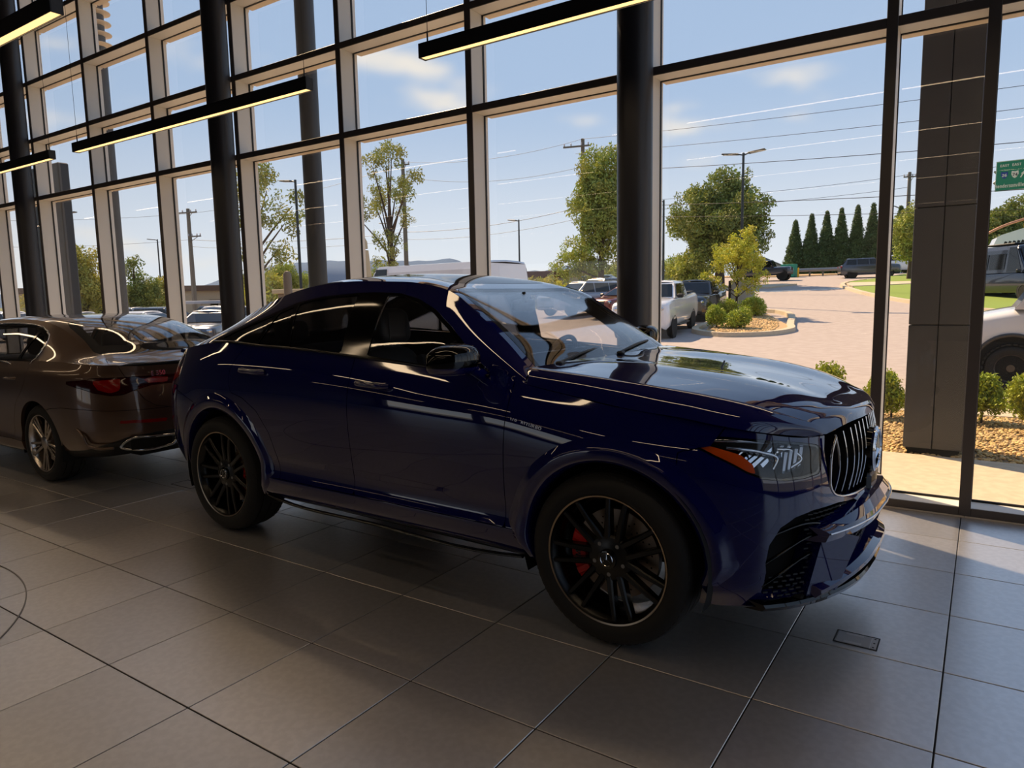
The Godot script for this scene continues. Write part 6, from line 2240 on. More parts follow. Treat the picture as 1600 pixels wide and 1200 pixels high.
	var si := [[-4.62, -25.2, 0.55, "low yellow-green shrub at the left front of the island"], [-3.75, -25.1, 0.50, "round green shrub in the middle front of the island"], [-4.45, -29.9, 0.58, "round clipped shrub right of the panel sign"], [-5.5, -29.6, 0.5, "clipped shrub at the foot of the young tree"], [-4.75, -30.6, 0.45, "dark shrub against the panel sign"]]
	for q in si:
		var bl := []
		for j in 6: bl.push_back([rng.randf_range(-0.22, 0.22), 0.12 + q[2] * rng.randf_range(0.3, 0.8), rng.randf_range(-0.22, 0.22), 0.28])
		tree("round_shrub", q[3], g.call(q[0], q[1]) + v3(0, 0.1, 0), bl, 0.02, "shrub", 260.0, 0.30, "shrubs on the island", "foliage", 0.4)

# ---------------------------------------------------------------- vehicles outside
func plate(s: Srf, pts: Array, t: float) -> void:
	# flat convex panel of thickness t; its front faces the side from which pts run counter-clockwise
	var n: Vector3 = (pts[1] - pts[0]).cross(pts[2] - pts[0]).normalized()
	var c := Vector3.ZERO
	for p in pts: c += p
	c /= pts.size()
	for i in pts.size():
		var a: Vector3 = pts[i]
		var b: Vector3 = pts[(i + 1) % pts.size()]
		s.tri(c, a, b, n, n, n)
		s.quad(a - n * t, b - n * t, b, a)

# lower body lofted from stations [x, low, top, half width], front to back
func loft_body(st: Array) -> Srf:
	var rows := []
	var secs := []
	for q in st:
		var h: float = q[2] - q[1]
		var w: float = q[3]
		var sec := []
		for p in [[0.88, 0.0], [0.97, 0.12], [1.0, 0.35], [0.995, 0.62], [0.965, 0.88], [0.90, 0.98], [0.70, 1.02], [0.35, 1.045], [0.0, 1.05]]: sec.push_back(v3(q[0], q[1] + h * p[1], w * p[0]))
		for i in range(7, -1, -1): sec.push_back(v3(sec[i].x, sec[i].y, -sec[i].z))
		secs.push_back(sec)
	# transpose into rows along x, smoothed
	for i in secs[0].size():
		var r := []
		for k in secs.size(): r.push_back(secs[k][i])
		rows.push_back(smooth_path(r, 3))
	var s := grid(rows, v3(0, 0.5, 0))
	for e in [0, rows[0].size() - 1]:
		var c := Vector3.ZERO
		for r in rows: c += r[e]
		c /= rows.size()
		var n := v3(1, 0, 0) if e == 0 else v3(-1, 0, 0)
		for i in rows.size(): s.tri(c, rows[i][e], rows[(i + 1) % rows.size()][e], n, n, n)
	return s

# spec: st stations; g = [x belt front, x roof front, x roof rear, x belt rear]; belt, roof heights; splits = window divisions
func road_car(called: String, label: String, cat: String, group: String, at: Vector3, turn: float, sp: Dictionary, paint: Material, pitch := 0.0) -> Node3D:
	var o := thing(called, label, cat, at, turn, group)
	o.rotation.z = pitch
	part("body", loft_body(sp.st), paint, o)
	var g: Array = sp.g
	var by: float = sp.belt
	var ry: float = sp.roof
	var bw: float = sp.bw
	var rw: float = sp.rw
	var zz := func(y: float) -> float: return lerpf(bw, rw, (y - by) / (ry - by))
	var rows := []
	for q in [[0, 0], [0, 0.5], [0, 0.86], [1, 0.92], [1, 0.6], [1, 0.0]]:
		var r := []
		for k in 4:
			var xr: float = g[k]
			var p: Vector3
			if q[0] == 0:
				var t: float = q[1]
				var x: float = lerpf(g[0], g[1], t) if k == 0 else lerpf(g[3], g[2], t) if k == 3 else (g[1] if k == 1 else g[2])
				var y := lerpf(by, ry - 0.05, t)
				p = v3(x, y, zz.call(y))
			else:
				var x2: float = lerpf(g[0], g[1], 0.93) if k == 0 else lerpf(g[3], g[2], 0.93) if k == 3 else g[k]
				p = v3(x2, (ry - 0.045 if (k == 0 or k == 3) else ry) - 0.05 * float(q[1]) * float(q[1]), rw * float(q[1]))
			r.push_back(p)
		rows.push_back(r)
	var gs := Srf.new()
	for i in rows.size() - 1: gs.add(grid([rows[i], rows[i + 1]], v3((g[1] + g[2]) / 2, by, 0)))
	gs = both(gs)
	# front and rear faces of the cabin
	for e in [[g[0], g[1], 1.0], [g[3], g[2], -1.0]]:
		var a := v3(e[0], by, bw)
		var b := v3(e[0], by, -bw)
		var c := v3(lerpf(e[0], e[1], 0.93), ry - 0.09, -rw * 0.97)
		var d := v3(lerpf(e[0], e[1], 0.93), ry - 0.09, rw * 0.97)
		gs.add(oriented(a, b, c, d, v3((g[1] + g[2]) / 2, by, 0)))
	part("cabin", gs, paint, o)
	for e in [["windscreen", g[0], g[1], 1.0], ["rear_screen", g[3], g[2], -1.0]]:
		if e[0] == "rear_screen" and sp.get("blind", false): continue
		var s := Srf.new()
		var f: float = e[3]
		var lo: float = e[1]
		var hi: float = e[2]
		var ya := by + 0.05
		var yb := ry - 0.13
		var xa := lerpf(lo, hi, 0.06) + 0.012 * f
		var xb := lerpf(lo, hi, 0.80) + 0.012 * f
		var p := [v3(xa, ya, -bw * 0.88 * f), v3(xa, ya, bw * 0.88 * f), v3(xb, yb, rw * 0.90 * f), v3(xb, yb, -rw * 0.90 * f)]
		p.reverse()
		plate(s, p, 0.02)
		part(e[0], s, M.far_glass, o)
	for sg in [1.0, -1.0]:
		var xs: Array = sp.splits
		for k in xs.size() - 1:
			var s := Srf.new()
			var ya := by + 0.04
			var yb := ry - 0.12
			var front := func(y: float) -> float: return lerpf(g[0], g[1], (y - by) / (ry - by)) - 0.07
			var back := func(y: float) -> float: return lerpf(g[3], g[2], (y - by) / (ry - by)) + 0.07
			var xf: float = xs[k] - 0.03
			var xb: float = xs[k + 1] + 0.03
			var p := [v3(minf(xf, front.call(ya)), ya, 0), v3(maxf(xb, back.call(ya)), ya, 0), v3(maxf(xb, back.call(yb)), yb, 0), v3(minf(xf, front.call(yb)), yb, 0)]
			if p[3].x < p[2].x + 0.02: p.remove_at(2)
			for i in p.size(): p[i].z = (zz.call(p[i].y) + 0.014) * sg
			if sg > 0: p.reverse()
			plate(s, p, 0.02)
			part("side_window", s, M.far_glass, o)
	var fx: float = sp.st[0][0]
	var rx: float = sp.st[sp.st.size() - 1][0]
	var w: float = sp.st[2][3]
	for sg in [1.0, -1.0]:
		for x in sp.axles:
			var s := Srf.new()
			lathe(s, [Vector2(0.0, 0.006), Vector2(sp.R + 0.05, 0.004), Vector2(sp.R + 0.055, -0.03)], disc_frame(v3(x, sp.R, (w + 0.002) * sg), sg), 28)
			part("wheel_arch", s, M.black_matt, o)
			alloy_wheel(o, x, (w + 0.018) * sg, sg, sp.R, sp.R * 0.68, 0.22, M.rim_bright if sp.get("bright", true) else M.rim_black, 5, false)
		var s2 := Srf.new()
		box(s2, v3(fx - 0.11, sp.lamp, 0.68 * w * sg), v3(0.16, 0.14, 0.36), 0.04, Basis(Vector3.UP, 0.35 * sg))
		part("head_lamp", s2, M.lamp_reflector, o)
		s2 = Srf.new()
		box(s2, v3(rx + 0.07, sp.lamp + 0.14, 0.78 * w * sg), v3(0.14, 0.17, 0.30), 0.03, Basis(Vector3.UP, -0.3 * sg))
		part("tail_lamp", s2, M.lamp_red, o)
		s2 = Srf.new()
		box(s2, v3(lerpf(g[0], g[1], 0.12) - 0.12, by + 0.07, (bw + 0.14) * sg), v3(0.12, 0.15, 0.22), 0.04)
		part("wing_mirror", s2, M.black_plastic, o)
	var gr := Srf.new()
	box(gr, v3(fx - 0.02, sp.lamp - 0.04, 0), v3(0.06, 0.20, w * 1.0), 0.02)
	box(gr, v3(fx - 0.03, sp.st[0][1] + 0.10, 0), v3(0.08, 0.14, w * 1.5), 0.03)
	part("grille", gr, M.black_plastic, o)
	var ub := Srf.new()
	box(ub, v3((fx + rx) / 2, sp.st[0][1] + 0.02, 0), v3((fx - rx) * 0.9, 0.12, w * 1.6), 0.02)
	part("underbody", ub, M.black_matt, o)
	return o

func specs() -> Dictionary:
	var suv := {"st": [[2.35, 0.32, 0.86, 0.74], [2.28, 0.28, 0.98, 0.84], [1.9, 0.26, 1.06, 0.93], [1.0, 0.26, 1.10, 0.94], [-0.5, 0.26, 1.12, 0.945], [-1.7, 0.27, 1.14, 0.94], [-2.2, 0.34, 1.12, 0.90], [-2.32, 0.44, 1.05, 0.82]], "g": [1.02, 0.30, -1.75, -2.22], "belt": 1.09, "roof": 1.70, "bw": 0.87, "rw": 0.68, "splits": [0.85, -0.10, -1.05, -1.95], "axles": [1.42, -1.40], "R": 0.36, "lamp": 0.84}
	var sedan := {"st": [[2.40, 0.28, 0.68, 0.70], [2.30, 0.24, 0.78, 0.82], [1.9, 0.22, 0.86, 0.90], [1.0, 0.22, 0.94, 0.915], [-0.5, 0.22, 0.96, 0.915], [-1.7, 0.23, 1.00, 0.91], [-2.25, 0.30, 0.99, 0.86], [-2.36, 0.40, 0.90, 0.78]], "g": [1.05, 0.25, -0.85, -1.70], "belt": 0.95, "roof": 1.45, "bw": 0.83, "rw": 0.60, "splits": [0.8, -0.10, -1.05], "axles": [1.42, -1.38], "R": 0.33, "lamp": 0.68}
	var pickup := {"st": [[2.92, 0.42, 1.02, 0.86], [2.86, 0.36, 1.18, 0.95], [2.4, 0.36, 1.28, 1.0], [1.3, 0.36, 1.32, 1.01], [-0.5, 0.36, 1.34, 1.01], [-2.0, 0.38, 1.36, 1.01], [-2.85, 0.42, 1.36, 1.0], [-2.95, 0.50, 1.34, 0.97]], "g": [1.30, 0.62, -0.75, -0.98], "belt": 1.33, "roof": 1.93, "bw": 0.90, "rw": 0.76, "splits": [1.1, 0.15, -0.85], "axles": [1.92, -1.75], "R": 0.42, "lamp": 1.02}
	var van := {"st": [[2.95, 0.40, 0.95, 0.80], [2.88, 0.34, 1.08, 0.92], [2.4, 0.32, 1.20, 0.99], [1.9, 0.32, 1.28, 1.0], [0.0, 0.32, 1.30, 1.01], [-2.0, 0.32, 1.30, 1.01], [-2.85, 0.36, 1.30, 1.0], [-2.95, 0.42, 1.28, 0.98]], "g": [2.05, 1.25, -2.82, -2.94], "belt": 1.25, "roof": 2.55, "bw": 0.985, "rw": 0.86, "splits": [1.85, 0.80], "axles": [2.0, -1.65], "R": 0.37, "lamp": 0.95, "blind": true}
	var jeep := {"st": [[2.10, 0.50, 1.00, 0.68], [2.05, 0.48, 1.08, 0.74], [1.6, 0.46, 1.12, 0.80], [0.8, 0.46, 1.14, 0.84], [-0.5, 0.46, 1.16, 0.86], [-1.5, 0.46, 1.16, 0.86], [-2.0, 0.50, 1.16, 0.85], [-2.08, 0.55, 1.12, 0.84]], "g": [0.72, 0.45, -1.98, -2.06], "belt": 1.14, "roof": 1.80, "bw": 0.80, "rw": 0.74, "splits": [0.65, -0.30, -1.10, -1.95], "axles": [1.40, -1.38], "R": 0.42, "lamp": 0.92, "bright": false}
	return {"suv": suv, "sedan": sedan, "pickup": pickup, "van": van, "jeep": jeep}

func car_paint(called: String, c: Color, metal := 0.0) -> Material:
	var m := mat(called, c, 0.25, metal)
	m.clearcoat_enabled = true
	m.clearcoat = 1.0
	m.clearcoat_roughness = 0.03
	return m

func build_outside_things() -> void:
	mat("far_glass", Color(0.03, 0.04, 0.05), 0.04)
	var white := car_paint("paint_white", Color(0.86, 0.86, 0.87))
	var silver := car_paint("paint_silver", Color(0.60, 0.61, 0.63), 0.4)
	var grey := car_paint("paint_grey", Color(0.25, 0.27, 0.32), 0.3)
	var black := car_paint("paint_black", Color(0.05, 0.055, 0.065))
	var navy := car_paint("paint_navy", Color(0.07, 0.10, 0.17), 0.2)
	var green := car_paint("paint_green", Color(0.16, 0.28, 0.26), 0.2)
	var red := car_paint("paint_red", Color(0.40, 0.14, 0.12), 0.2)
	var S := specs()
	var g := func(x: float, z: float) -> Vector3: return v3(x, land(x, z), z)
	var pk := road_car("pickup_truck", "white pickup truck facing the showroom beside the kerbed island", "pickup truck", "", g.call(-6.43, -24.0), -1.40, S.pickup, white, -0.035)
	var bd := Srf.new()
	box(bd, v3(-1.95, 1.425, 0), v3(1.75, 0.02, 1.62), 0.005)
	part("dark_bed_recess", bd, M.black_plastic, pk)  # dark sheet standing in for the shaded hollow of the open bed
	bd = Srf.new()
	for sg in [1.0, -1.0]: box(bd, v3(2.93, 0.86, 0.62 * sg), v3(0.06, 0.10, 0.16), 0.02)
	part("fog_lamp", bd, M.lamp_amber, pk)
	bd = Srf.new()
	for y in [0.92, 1.0, 1.08]: box(bd, v3(2.935, y, 0), v3(0.04, 0.03, 1.06), 0.01)
	part("grille_bar", bd, M.chrome, pk)
	bd = Srf.new()
	for sg in [1.0, -1.0]: box(bd, v3(0.2, 0.38, 0.98 * sg), v3(1.9, 0.05, 0.14), 0.02)
	part("running_board", bd, M.black_plastic, pk)
	road_car("suv", "dark sport utility car parked right behind the white pickup", "car", "", g.call(-7.05, -30.0), -1.45, S.suv, black, -0.05)
	var lot := "cars parked in the lot"
	road_car("suv", "silver sport utility car left of the front column, beyond the windscreen", "car", lot, g.call(-13.4, -31.2), -2.0, S.suv, silver, 0.0)
	road_car("suv", "grey sport utility car behind the silver one, by the leafy tree", "car", lot, g.call(-14.6, -35.6), -1.9, S.suv, grey, 0.0)
	road_car("sedan", "dull red sedan half hidden behind the front column", "car", lot, g.call(-10.6, -30.6), -1.8, S.sedan, red, 0.0)
	road_car("suv", "green car under the leafy tree beside the front column", "car", lot, g.call(-20.6, -48.5), 0.2, S.suv, green, 0.0)
	road_car("sedan", "dark grey sedan on the rise left of the leafy tree", "car", lot, g.call(-27.0, -53.0), 0.1, S.sedan, grey, 0.0)
	# the lot at the left
	var L := [["sedan", -43.5, -21.0, 0.3, white, "white sedan at the foot of the autumn tree, far left"], ["sedan", -39.6, -17.6, 0.4, white, "white sedan nearest the first pale mullion, left lot"], ["suv", -42.2, -23.7, 0.2, silver, "silver car before the left end of the beige building"], ["sedan", -30.0, -17.7, 0.35, white, "white sedan seen from its side below the beige building"], ["suv", -37.0, -22.8, 0.3, grey, "grey car behind the white sedan below the beige building"], ["sedan", -34.6, -13.6, 0.3, white, "white sedan left of the blue-grey car in the lot"], ["suv", -37.2, -27.0, 0.2, navy, "blue-grey sport utility car in the back row of the lot"], ["suv", -31.4, -22.4, -1.2, white, "white sport utility car nose-on beside the second round column"], ["sedan", -21.6, -15.6, -0.9, grey, "dark grey car with its bonnet towards the brown sedan"]]
	for q in L: road_car("suv" if q[0] == "suv" else "sedan", q[5], "car", lot, g.call(q[1], q[2]), q[3], S[q[0]], q[4])
	# road
	road_car("suv", "grey sport utility car driving up the road below the conifers", "car", "", g.call(-4.9, -67.4), 0.30, S.suv, grey, 0.02)
	road_car("off_road_car", "dark grey boxy off-road car on the road beside the young tree", "car", "", g.call(-12.6, -64.2), 0.05, S.jeep, grey, 0.03)
	road_car("suv", "small white car on the road between mullion and clad pillar", "car", "", g.call(-2.6, -76.5), 0.4, S.suv, white, 0.0)
	var bv := road_car("van", "dark blue passenger van parked on the rise at the right edge", "van", "", g.call(4.75, -41.2), -0.98, S.van, navy, 0.0)
	var s := Srf.new()
	for x in [[0.65, -0.45], [-0.55, -1.6], [-1.7, -2.7]]:
		for sg in [1.0, -1.0]:
			var p := [v3(x[0], 1.42, 0.985 * sg), v3(x[1], 1.42, 0.985 * sg), v3(x[1], 2.15, 0.925 * sg), v3(x[0], 2.15, 0.925 * sg)]
			if sg > 0: p.reverse()
			var q := Srf.new()
			plate(q, p, 0.02)
			part("side_window", q, M.far_glass, bv)
	s = Srf.new()
	box(s, v3(-0.4, 2.62, 0), v3(2.4, 0.07, 1.3), 0.03)
	part("roof_rack", s, M.black_plastic, bv)
	var cv := road_car("cargo_van", "long white cargo van parked just outside, its roof above the blue car", "van", "", v3(-9.7, -0.02, -14.9), PI - 0.06, S.van, white, 0.0)
	s = Srf.new()
	tube(s, [v3(2.3, 1.25, 0.8), v3(2.25, 1.95, 0.82)], 0.012, 6)
	part("aerial", s, M.black_plastic, cv)
	# motor home
	var mh := thing("motor_home", "tall white motor home with dark lettering behind the dark blue van", "motor home", g.call(7.3, -58.5), 0.12)
	s = Srf.new()
	var pr := PackedVector2Array()
	for p in smooth_path([v3(-3.4, 0.55, 0), v3(-3.4, 2.9, 0), v3(-3.2, 3.05, 0), v3(2.2, 3.1, 0), v3(2.9, 2.95, 0), v3(3.3, 2.3, 0), v3(3.4, 0.9, 0), v3(3.3, 0.5, 0)], 3): pr.push_back(Vector2(p.x, p.y))
	prism(s, pr, Transform3D(), -1.2, 1.2)
	part("body", s, white, mh)
	s = Srf.new()
	box(s, v3(2.2, 2.25, 1.205), v3(0.9, 0.6, 0.02), 0.008)
	box(s, v3(-0.6, 2.3, 1.205), v3(0.8, 0.5, 0.02), 0.008)
	part("side_window", s, M.far_glass, mh)
	s = Srf.new()
	for k in 5: box(s, v3(-2.95 + 0.24 * k, 2.45 + 0.03 * k, 1.205), v3(0.16, 0.34 - 0.03 * k, 0.012), 0.0, Basis(Vector3.BACK, -0.35))
	box(s, v3(-2.45, 2.18, 1.205), v3(1.3, 0.07, 0.012))
	part("graphic", s, M.black_plastic, mh)
	s = Srf.new()
	box(s, v3(0.75, 2.35, 1.205), v3(0.5, 0.5, 0.012), 0.0)
	part("green_panel", s, M.sign_green, mh)
	for x in [2.2, -1.9]:
		for sg in [1.0, -1.0]: alloy_wheel(mh, x, 1.12 * sg, sg, 0.40, 0.26, 0.25, M.rim_bright, 5, false)
	build_near_van(S, white)
	build_site(g)

# the white van at the right edge, close to the glass, with off-road tyres
func build_near_van(S: Dictionary, white: Material) -> void:
	var sp: Dictionary = S.van.duplicate(true)
	sp.R = 0.37
	sp.st = [[2.98, 0.48, 0.98, 0.78], [2.90, 0.42, 1.04, 0.90], [2.5, 0.40, 1.14, 0.985], [2.0, 0.40, 1.24, 1.0], [0.0, 0.40, 1.30, 1.01], [-2.0, 0.40, 1.30, 1.01], [-2.85, 0.44, 1.30, 1.0], [-2.95, 0.50, 1.28, 0.98]]
	sp.axles = []
	sp.g = [2.02, 1.15, -2.82, -2.94]
	var o := road_car("van", "white van with knobbly off-road tyres outside at the right edge", "van", "", v3(6.07, -0.02, -13.08), PI, sp, white, 0.0)
	for x in [2.02, -1.65]:
		for sg in [1.0, -1.0]:
			var s := Srf.new()
			lathe(s, [Vector2(0.0, 0.006), Vector2(0.455, 0.004), Vector2(0.46, -0.05)], disc_frame(v3(x, 0.40, 1.004 * sg), sg), 40)
			part("wheel_arch", s, M.black_matt, o)
			# flare
			s = Srf.new()
			var p := []
			for k in 25:
				var f := lerpf(-0.35, PI + 0.35, k / 24.0)
				p.push_back(v3(x + 0.47 * cos(f), 0.40 + 0.47 * sin(f), 1.0 * sg))
			tube(s, p, 0.05, 10, true, 0.6)
			part("wheel_arch_trim", s, M.flare_grey, o)
			var fr := disc_frame(v3(x, 0.37, 1.05 * sg), sg)
			s = tyre_srf(0.357, 0.215, 0.26, fr, false)
			for k in 30:
				var f := TAU * k / 30
				var d := v3(cos(f), 0, sin(f))
				for e in [[-0.030, 0.0], [-0.11, 0.5], [-0.17, 0.0], [-0.23, 0.5]]:
					var f2: float = f + e[1] * TAU / 30
					var d2 := v3(cos(f2), 0, sin(f2))
					var q := Srf.new()
					box(q, d2 * 0.360 + v3(0, e[0], 0), v3(0.03, 0.055, 0.052), 0.006, Basis(d2, Vector3.UP, d2.cross(Vector3.UP)))
					s.add(q, fr)
			var w := part("wheel", s, M.tyre, o)
			s = Srf.new()
			lathe(s, [Vector2(0.0, -0.03), Vector2(0.055, -0.03), Vector2(0.06, -0.045), Vector2(0.115, -0.05), Vector2(0.13, -0.065), Vector2(0.17, -0.075), Vector2(0.185, -0.05), Vector2(0.212, -0.022), Vector2(0.218, -0.03)], fr, 48, 0.85)
			part("rim", s, M.rim_grey, w)
			s = Srf.new()
			for k in 6:
				var f := TAU * k / 6
				lathe(s, [Vector2(0.0, -0.036), Vector2(0.012, -0.037), Vector2(0.014, -0.05)], Transform3D(fr.basis, fr * v3(cos(f) * 0.085, 0, sin(f) * 0.085)), 8)
			for k in 12:
				var f := TAU * k / 12 + 0.1
				var q := Srf.new()
				box(q, v3(cos(f) * 0.155, -0.066, sin(f) * 0.155), v3(0.022, 0.012, 0.03), 0.003, Basis(Vector3.UP, -f))
				s.add(q, fr)
			part("wheel_bolts", s, M.black_plastic, w)
	var s3 := Srf.new()
	for sg in [1.0, -1.0]: box(s3, v3(2.50, 0.87, 0.985 * sg), v3(0.22, 0.06, 0.05), 0.02, Basis(Vector3.UP, -0.12 * sg))
	part("side_marker", s3, M.lamp_amber, o)

# ---------------------------------------------------------------- things on the site
func build_site(g: Callable) -> void:
	# pillar clad in black panels, eight panels on each face with open joints
	var o := thing("clad_pillar", "tall square pillar clad in black panels standing in the gravel bed", "pillar", v3(3.335, 0, -7.18))
	part("core", nbox(v3(0, 3.7, 0), v3(0.44, 7.4, 0.46)), M.black_matt, o)
	for k in 7:
		var y0 := 0.035 + (0.0 if k == 0 else 1.19 + 1.09 * (k - 1))
		var h := (1.18 if k == 0 else 1.08)
		for sg in [-1.0, 1.0]:
			part("panel", nbox(v3(sg * 0.1235, y0 + h / 2, 0.262), v3(0.239, h, 0.03), 0.003), M.clad_black, o)
			part("panel", nbox(v3(sg * 0.1235, y0 + h / 2, -0.262), v3(0.239, h, 0.03), 0.003), M.clad_black, o)
			part("panel", nbox(v3(sg * 0.232, y0 + h / 2, 0), v3(0.03, h, 0.49), 0.003), M.clad_black, o)
	part("foot", nbox(v3(0, 0.0, 0), v3(0.42, 0.09, 0.44)), M.black_matt, o)
	# round steel columns outside
	var k := 0
	for x in [-4.18, -9.62]:
		var c := Srf.new()
		lathe(c, [Vector2(0.13, -0.02), Vector2(0.13, 7.6)], Transform3D(Basis(), v3(x, 0, -6.02)), 36)
		var col := part(numbered("outer_column"), c, M.column_outer)
		tag(col, ["dark round column outside, seen above the roof of the blue car", "round column outside with a stack of pale discs at its top"][k], "column", "round columns outside the glass")
		if k == 1:
			for j in 8:
				var d := Srf.new()
				lathe(d, [Vector2(0.13, -0.03), Vector2(0.235, 0.0), Vector2(0.24, 0.012), Vector2(0.13, 0.03)], Transform3D(Basis(), v3(x, 6.12 + 0.18 * j, -6.02)), 32)
				part("disc", d, M.frame_outer, col)
		k += 1
	o = thing("sign_slab", "dark upright slab outside at the far left beyond the glass", "sign", v3(-13.2, 0, -6.6))
	part("slab", nbox(v3(0, 2.27, 0), v3(1.25, 4.54, 0.22), 0.02), M.column_outer, o)
	part("plinth", nbox(v3(0, 0.05, 0), v3(1.4, 0.12, 0.4), 0.02), M.concrete, o)
	# monument sign on the island
	o = thing("panel_sign", "low pale grey panel sign with a dark edge on the planted island", "sign", g.call(-5.55, -31.6), 0.35)
	part("panel", nbox(v3(0.06, 0.80, 0), v3(1.00, 1.46, 0.16), 0.01), M.panel_grey, o)
	part("edge", nbox(v3(-0.50, 0.80, 0), v3(0.10, 1.50, 0.18), 0.01), M.black_plastic, o)
	# utility box, guardrail
	o = thing("utility_box", "teal green utility cabinet at the end of the guardrail", "cabinet", g.call(-12.25, -70.9), -0.1)
	part("body", nbox(v3(0, 0.62, 0), v3(1.25, 1.22, 1.0), 0.02), M.teal, o)
	part("door", nbox(v3(0, 0.62, 0.505), v3(1.05, 1.0, 0.02), 0.008), M.teal, o)
	o = thing("guardrail", "galvanised guardrail on posts along the road below the conifers", "guardrail", Vector3.ZERO)
	var pts := []
	for q in [[-11.7, -71.4], [-9.5, -72.4], [-7.0, -73.8], [-4.0, -75.0]]: pts.push_back(g.call(q[0], q[1]) + v3(0, 0.62, 0))
	var s := Srf.new()
	tube(s, smooth_path(pts, 5), 0.16, 8, true)
	part("beam", s, M.steel_dull, o)
	for q in smooth_path(pts, 2):
		part("post", nbox(q - v3(0, 0.28, 0.12), v3(0.14, 0.7, 0.16), 0.01), M.post_wood, o)
	o = thing("bollard", "yellow marker post beside the teal cabinet", "post", g.call(-11.35, -70.6))
	s = Srf.new()
	lathe(s, [Vector2(0.09, 0), Vector2(0.09, 0.85), Vector2(0.0, 0.92)], Transform3D(), 12)
	part("post", s, M.yellow, o)
	# closed parasol and timber post near the building
	o = thing("closed_parasol", "closed beige parasol standing behind the blue car, beside a mullion", "parasol", v3(-13.45, -0.05, -16.0))
	s = Srf.new()
	lathe(s, [Vector2(0.36, 0.9), Vector2(0.30, 1.6), Vector2(0.22, 2.6), Vector2(0.17, 3.22), Vector2(0.0, 3.25)], Transform3D(), 14)
	part("canopy", s, M.beige, o)
	s = Srf.new()
	lathe(s, [Vector2(0.15, 3.28), Vector2(0.14, 3.5), Vector2(0.06, 3.66), Vector2(0.0, 3.68)], Transform3D(), 14)
	part("vent_cap", s, M.beige, o)
	s = Srf.new()
	lathe(s, [Vector2(0.3, 0.0), Vector2(0.3, 0.08), Vector2(0.035, 0.1), Vector2(0.03, 3.3)], Transform3D(), 12)
	part("pole", s, M.steel_dull, o)
	o = thing("timber_post", "short grey-brown post with a rounded top behind the rear roof", "post", v3(-10.4, -0.05, -10.45))
	s = Srf.new()
	lathe(s, [Vector2(0.10, 0.0), Vector2(0.10, 2.24), Vector2(0.06, 2.32), Vector2(0.0, 2.34)], Transform3D(), 20)
	part("post", s, M.stone, o)
	o = thing("low_hut", "low flat beige roof behind the rear roof of the blue car", "hut", v3(-17.3, -0.2, -17.2), 0.2)
	part("roof", nbox(v3(0, 2.12, 0), v3(2.4, 0.16, 2.0), 0.02), M.beige, o)
	part("wall", nbox(v3(0, 1.02, 0), v3(2.1, 2.04, 1.7), 0.02), M.stone, o)
	# buildings
	o = thing("building", "low beige building with a flat brown roof edge beyond the left lot", "building", v3(-79.0, -0.5, -44.5), 0.75)
	part("wall", nbox(v3(0, 1.75, 0), v3(23.0, 3.5, 9.0), 0.02), M.beige_wall, o)
	var rf := part("roof", nbox(v3(0, 3.72, 0), v3(24.0, 0.62, 10.0), 0.04), M.roof_brown, o)
	for x in [-9.6, -3.0, 4.0, 9.0]:
		var fr := part("door_frame", nbox(v3(x, 1.3, 4.52), v3(1.5, 2.3, 0.10), 0.02), M.stone, o)
		part("pane", nbox(v3(x, 1.3, 4.58), v3(1.2, 2.0, 0.03), 0.01), M.far_glass, fr)
	o = thing("shelter", "small white-roofed shelter in front of the beige building", "shelter", v3(-41.0, -0.8, -28.2), 0.3)
	part("roof", nbox(v3(0, 2.4, 0), v3(3.6, 0.22, 2.4), 0.03), M.panel_grey, o)
	for x in [-1.5, 1.5]:
		for z in [-0.9, 0.9]: part("post", nbox(v3(x, 1.15, z), v3(0.12, 2.3, 0.12), 0.01), M.steel_dull, o)
	o = thing("building", "reddish-brown low building beyond the leafy tree", "building", v3(-58.0, -0.5, -111.0), 0.2)
	part("wall", nbox(v3(0, 2.6, 0), v3(19.0, 5.4, 10.0), 0.02), M.beige_wall, o)
	part("roof", nbox(v3(0, 5.9, 0), v3(20.0, 1.1, 11.0), 0.05), M.roof_red, o)
	o = thing("house", "pale gabled house far beyond the road", "house", g.call(-24.0, -106.0), 0.3)
	s = Srf.new()
	prism(s, PackedVector2Array([Vector2(-3, -0.5), Vector2(3, -0.5), Vector2(3, 1.6), Vector2(0, 3.0), Vector2(-3, 1.6)]), Transform3D(), -3.0, 3.0)
	part("wall", s, M.panel_grey, o)
	s = Srf.new()
	for sg in [1.0, -1.0]: box(s, v3(1.6 * sg, 2.35, 0), v3(3.7, 0.12, 6.6), 0.02, Basis(Vector3.BACK, -0.437 * sg))
	part("roof", s, M.roof_grey, o)
	# overhead road sign on its truss
	o = thing("road_sign", "green overhead road sign on a lattice arm at the right edge", "road sign", v3(4.55, 7.62, -54.2), -0.10)
	part("panel", nbox(v3(0, 0.9, 0), v3(1.60, 1.84, 0.06), 0.01), M.sign_green, o)
	s = Srf.new()
	for e in [[0.0, 1.79, 1.56, 0.025], [0.0, 0.01, 1.56, 0.025]]: box(s, v3(e[0], e[1], 0.035), v3(e[2], e[3], 0.012))
	for x in [-0.78, 0.78]: box(s, v3(x, 0.9, 0.035), v3(0.025, 1.76, 0.012))
	s.add(text_srf("EAST", 0.21, 0.012, "Droid Sans", true), Transform3D(Basis(), v3(-0.36, 1.53, 0.04)))
	s.add(text_srf("EAST", 0.21, 0.012, "Droid Sans", true), Transform3D(Basis(), v3(0.26, 1.53, 0.04)))
	s.add(text_srf("Hendersonville", 0.30, 0.012, "Droid Sans", true), Transform3D(Basis.from_scale(v3(0.70, 1, 1)), v3(-0.06, 0.28, 0.04)))
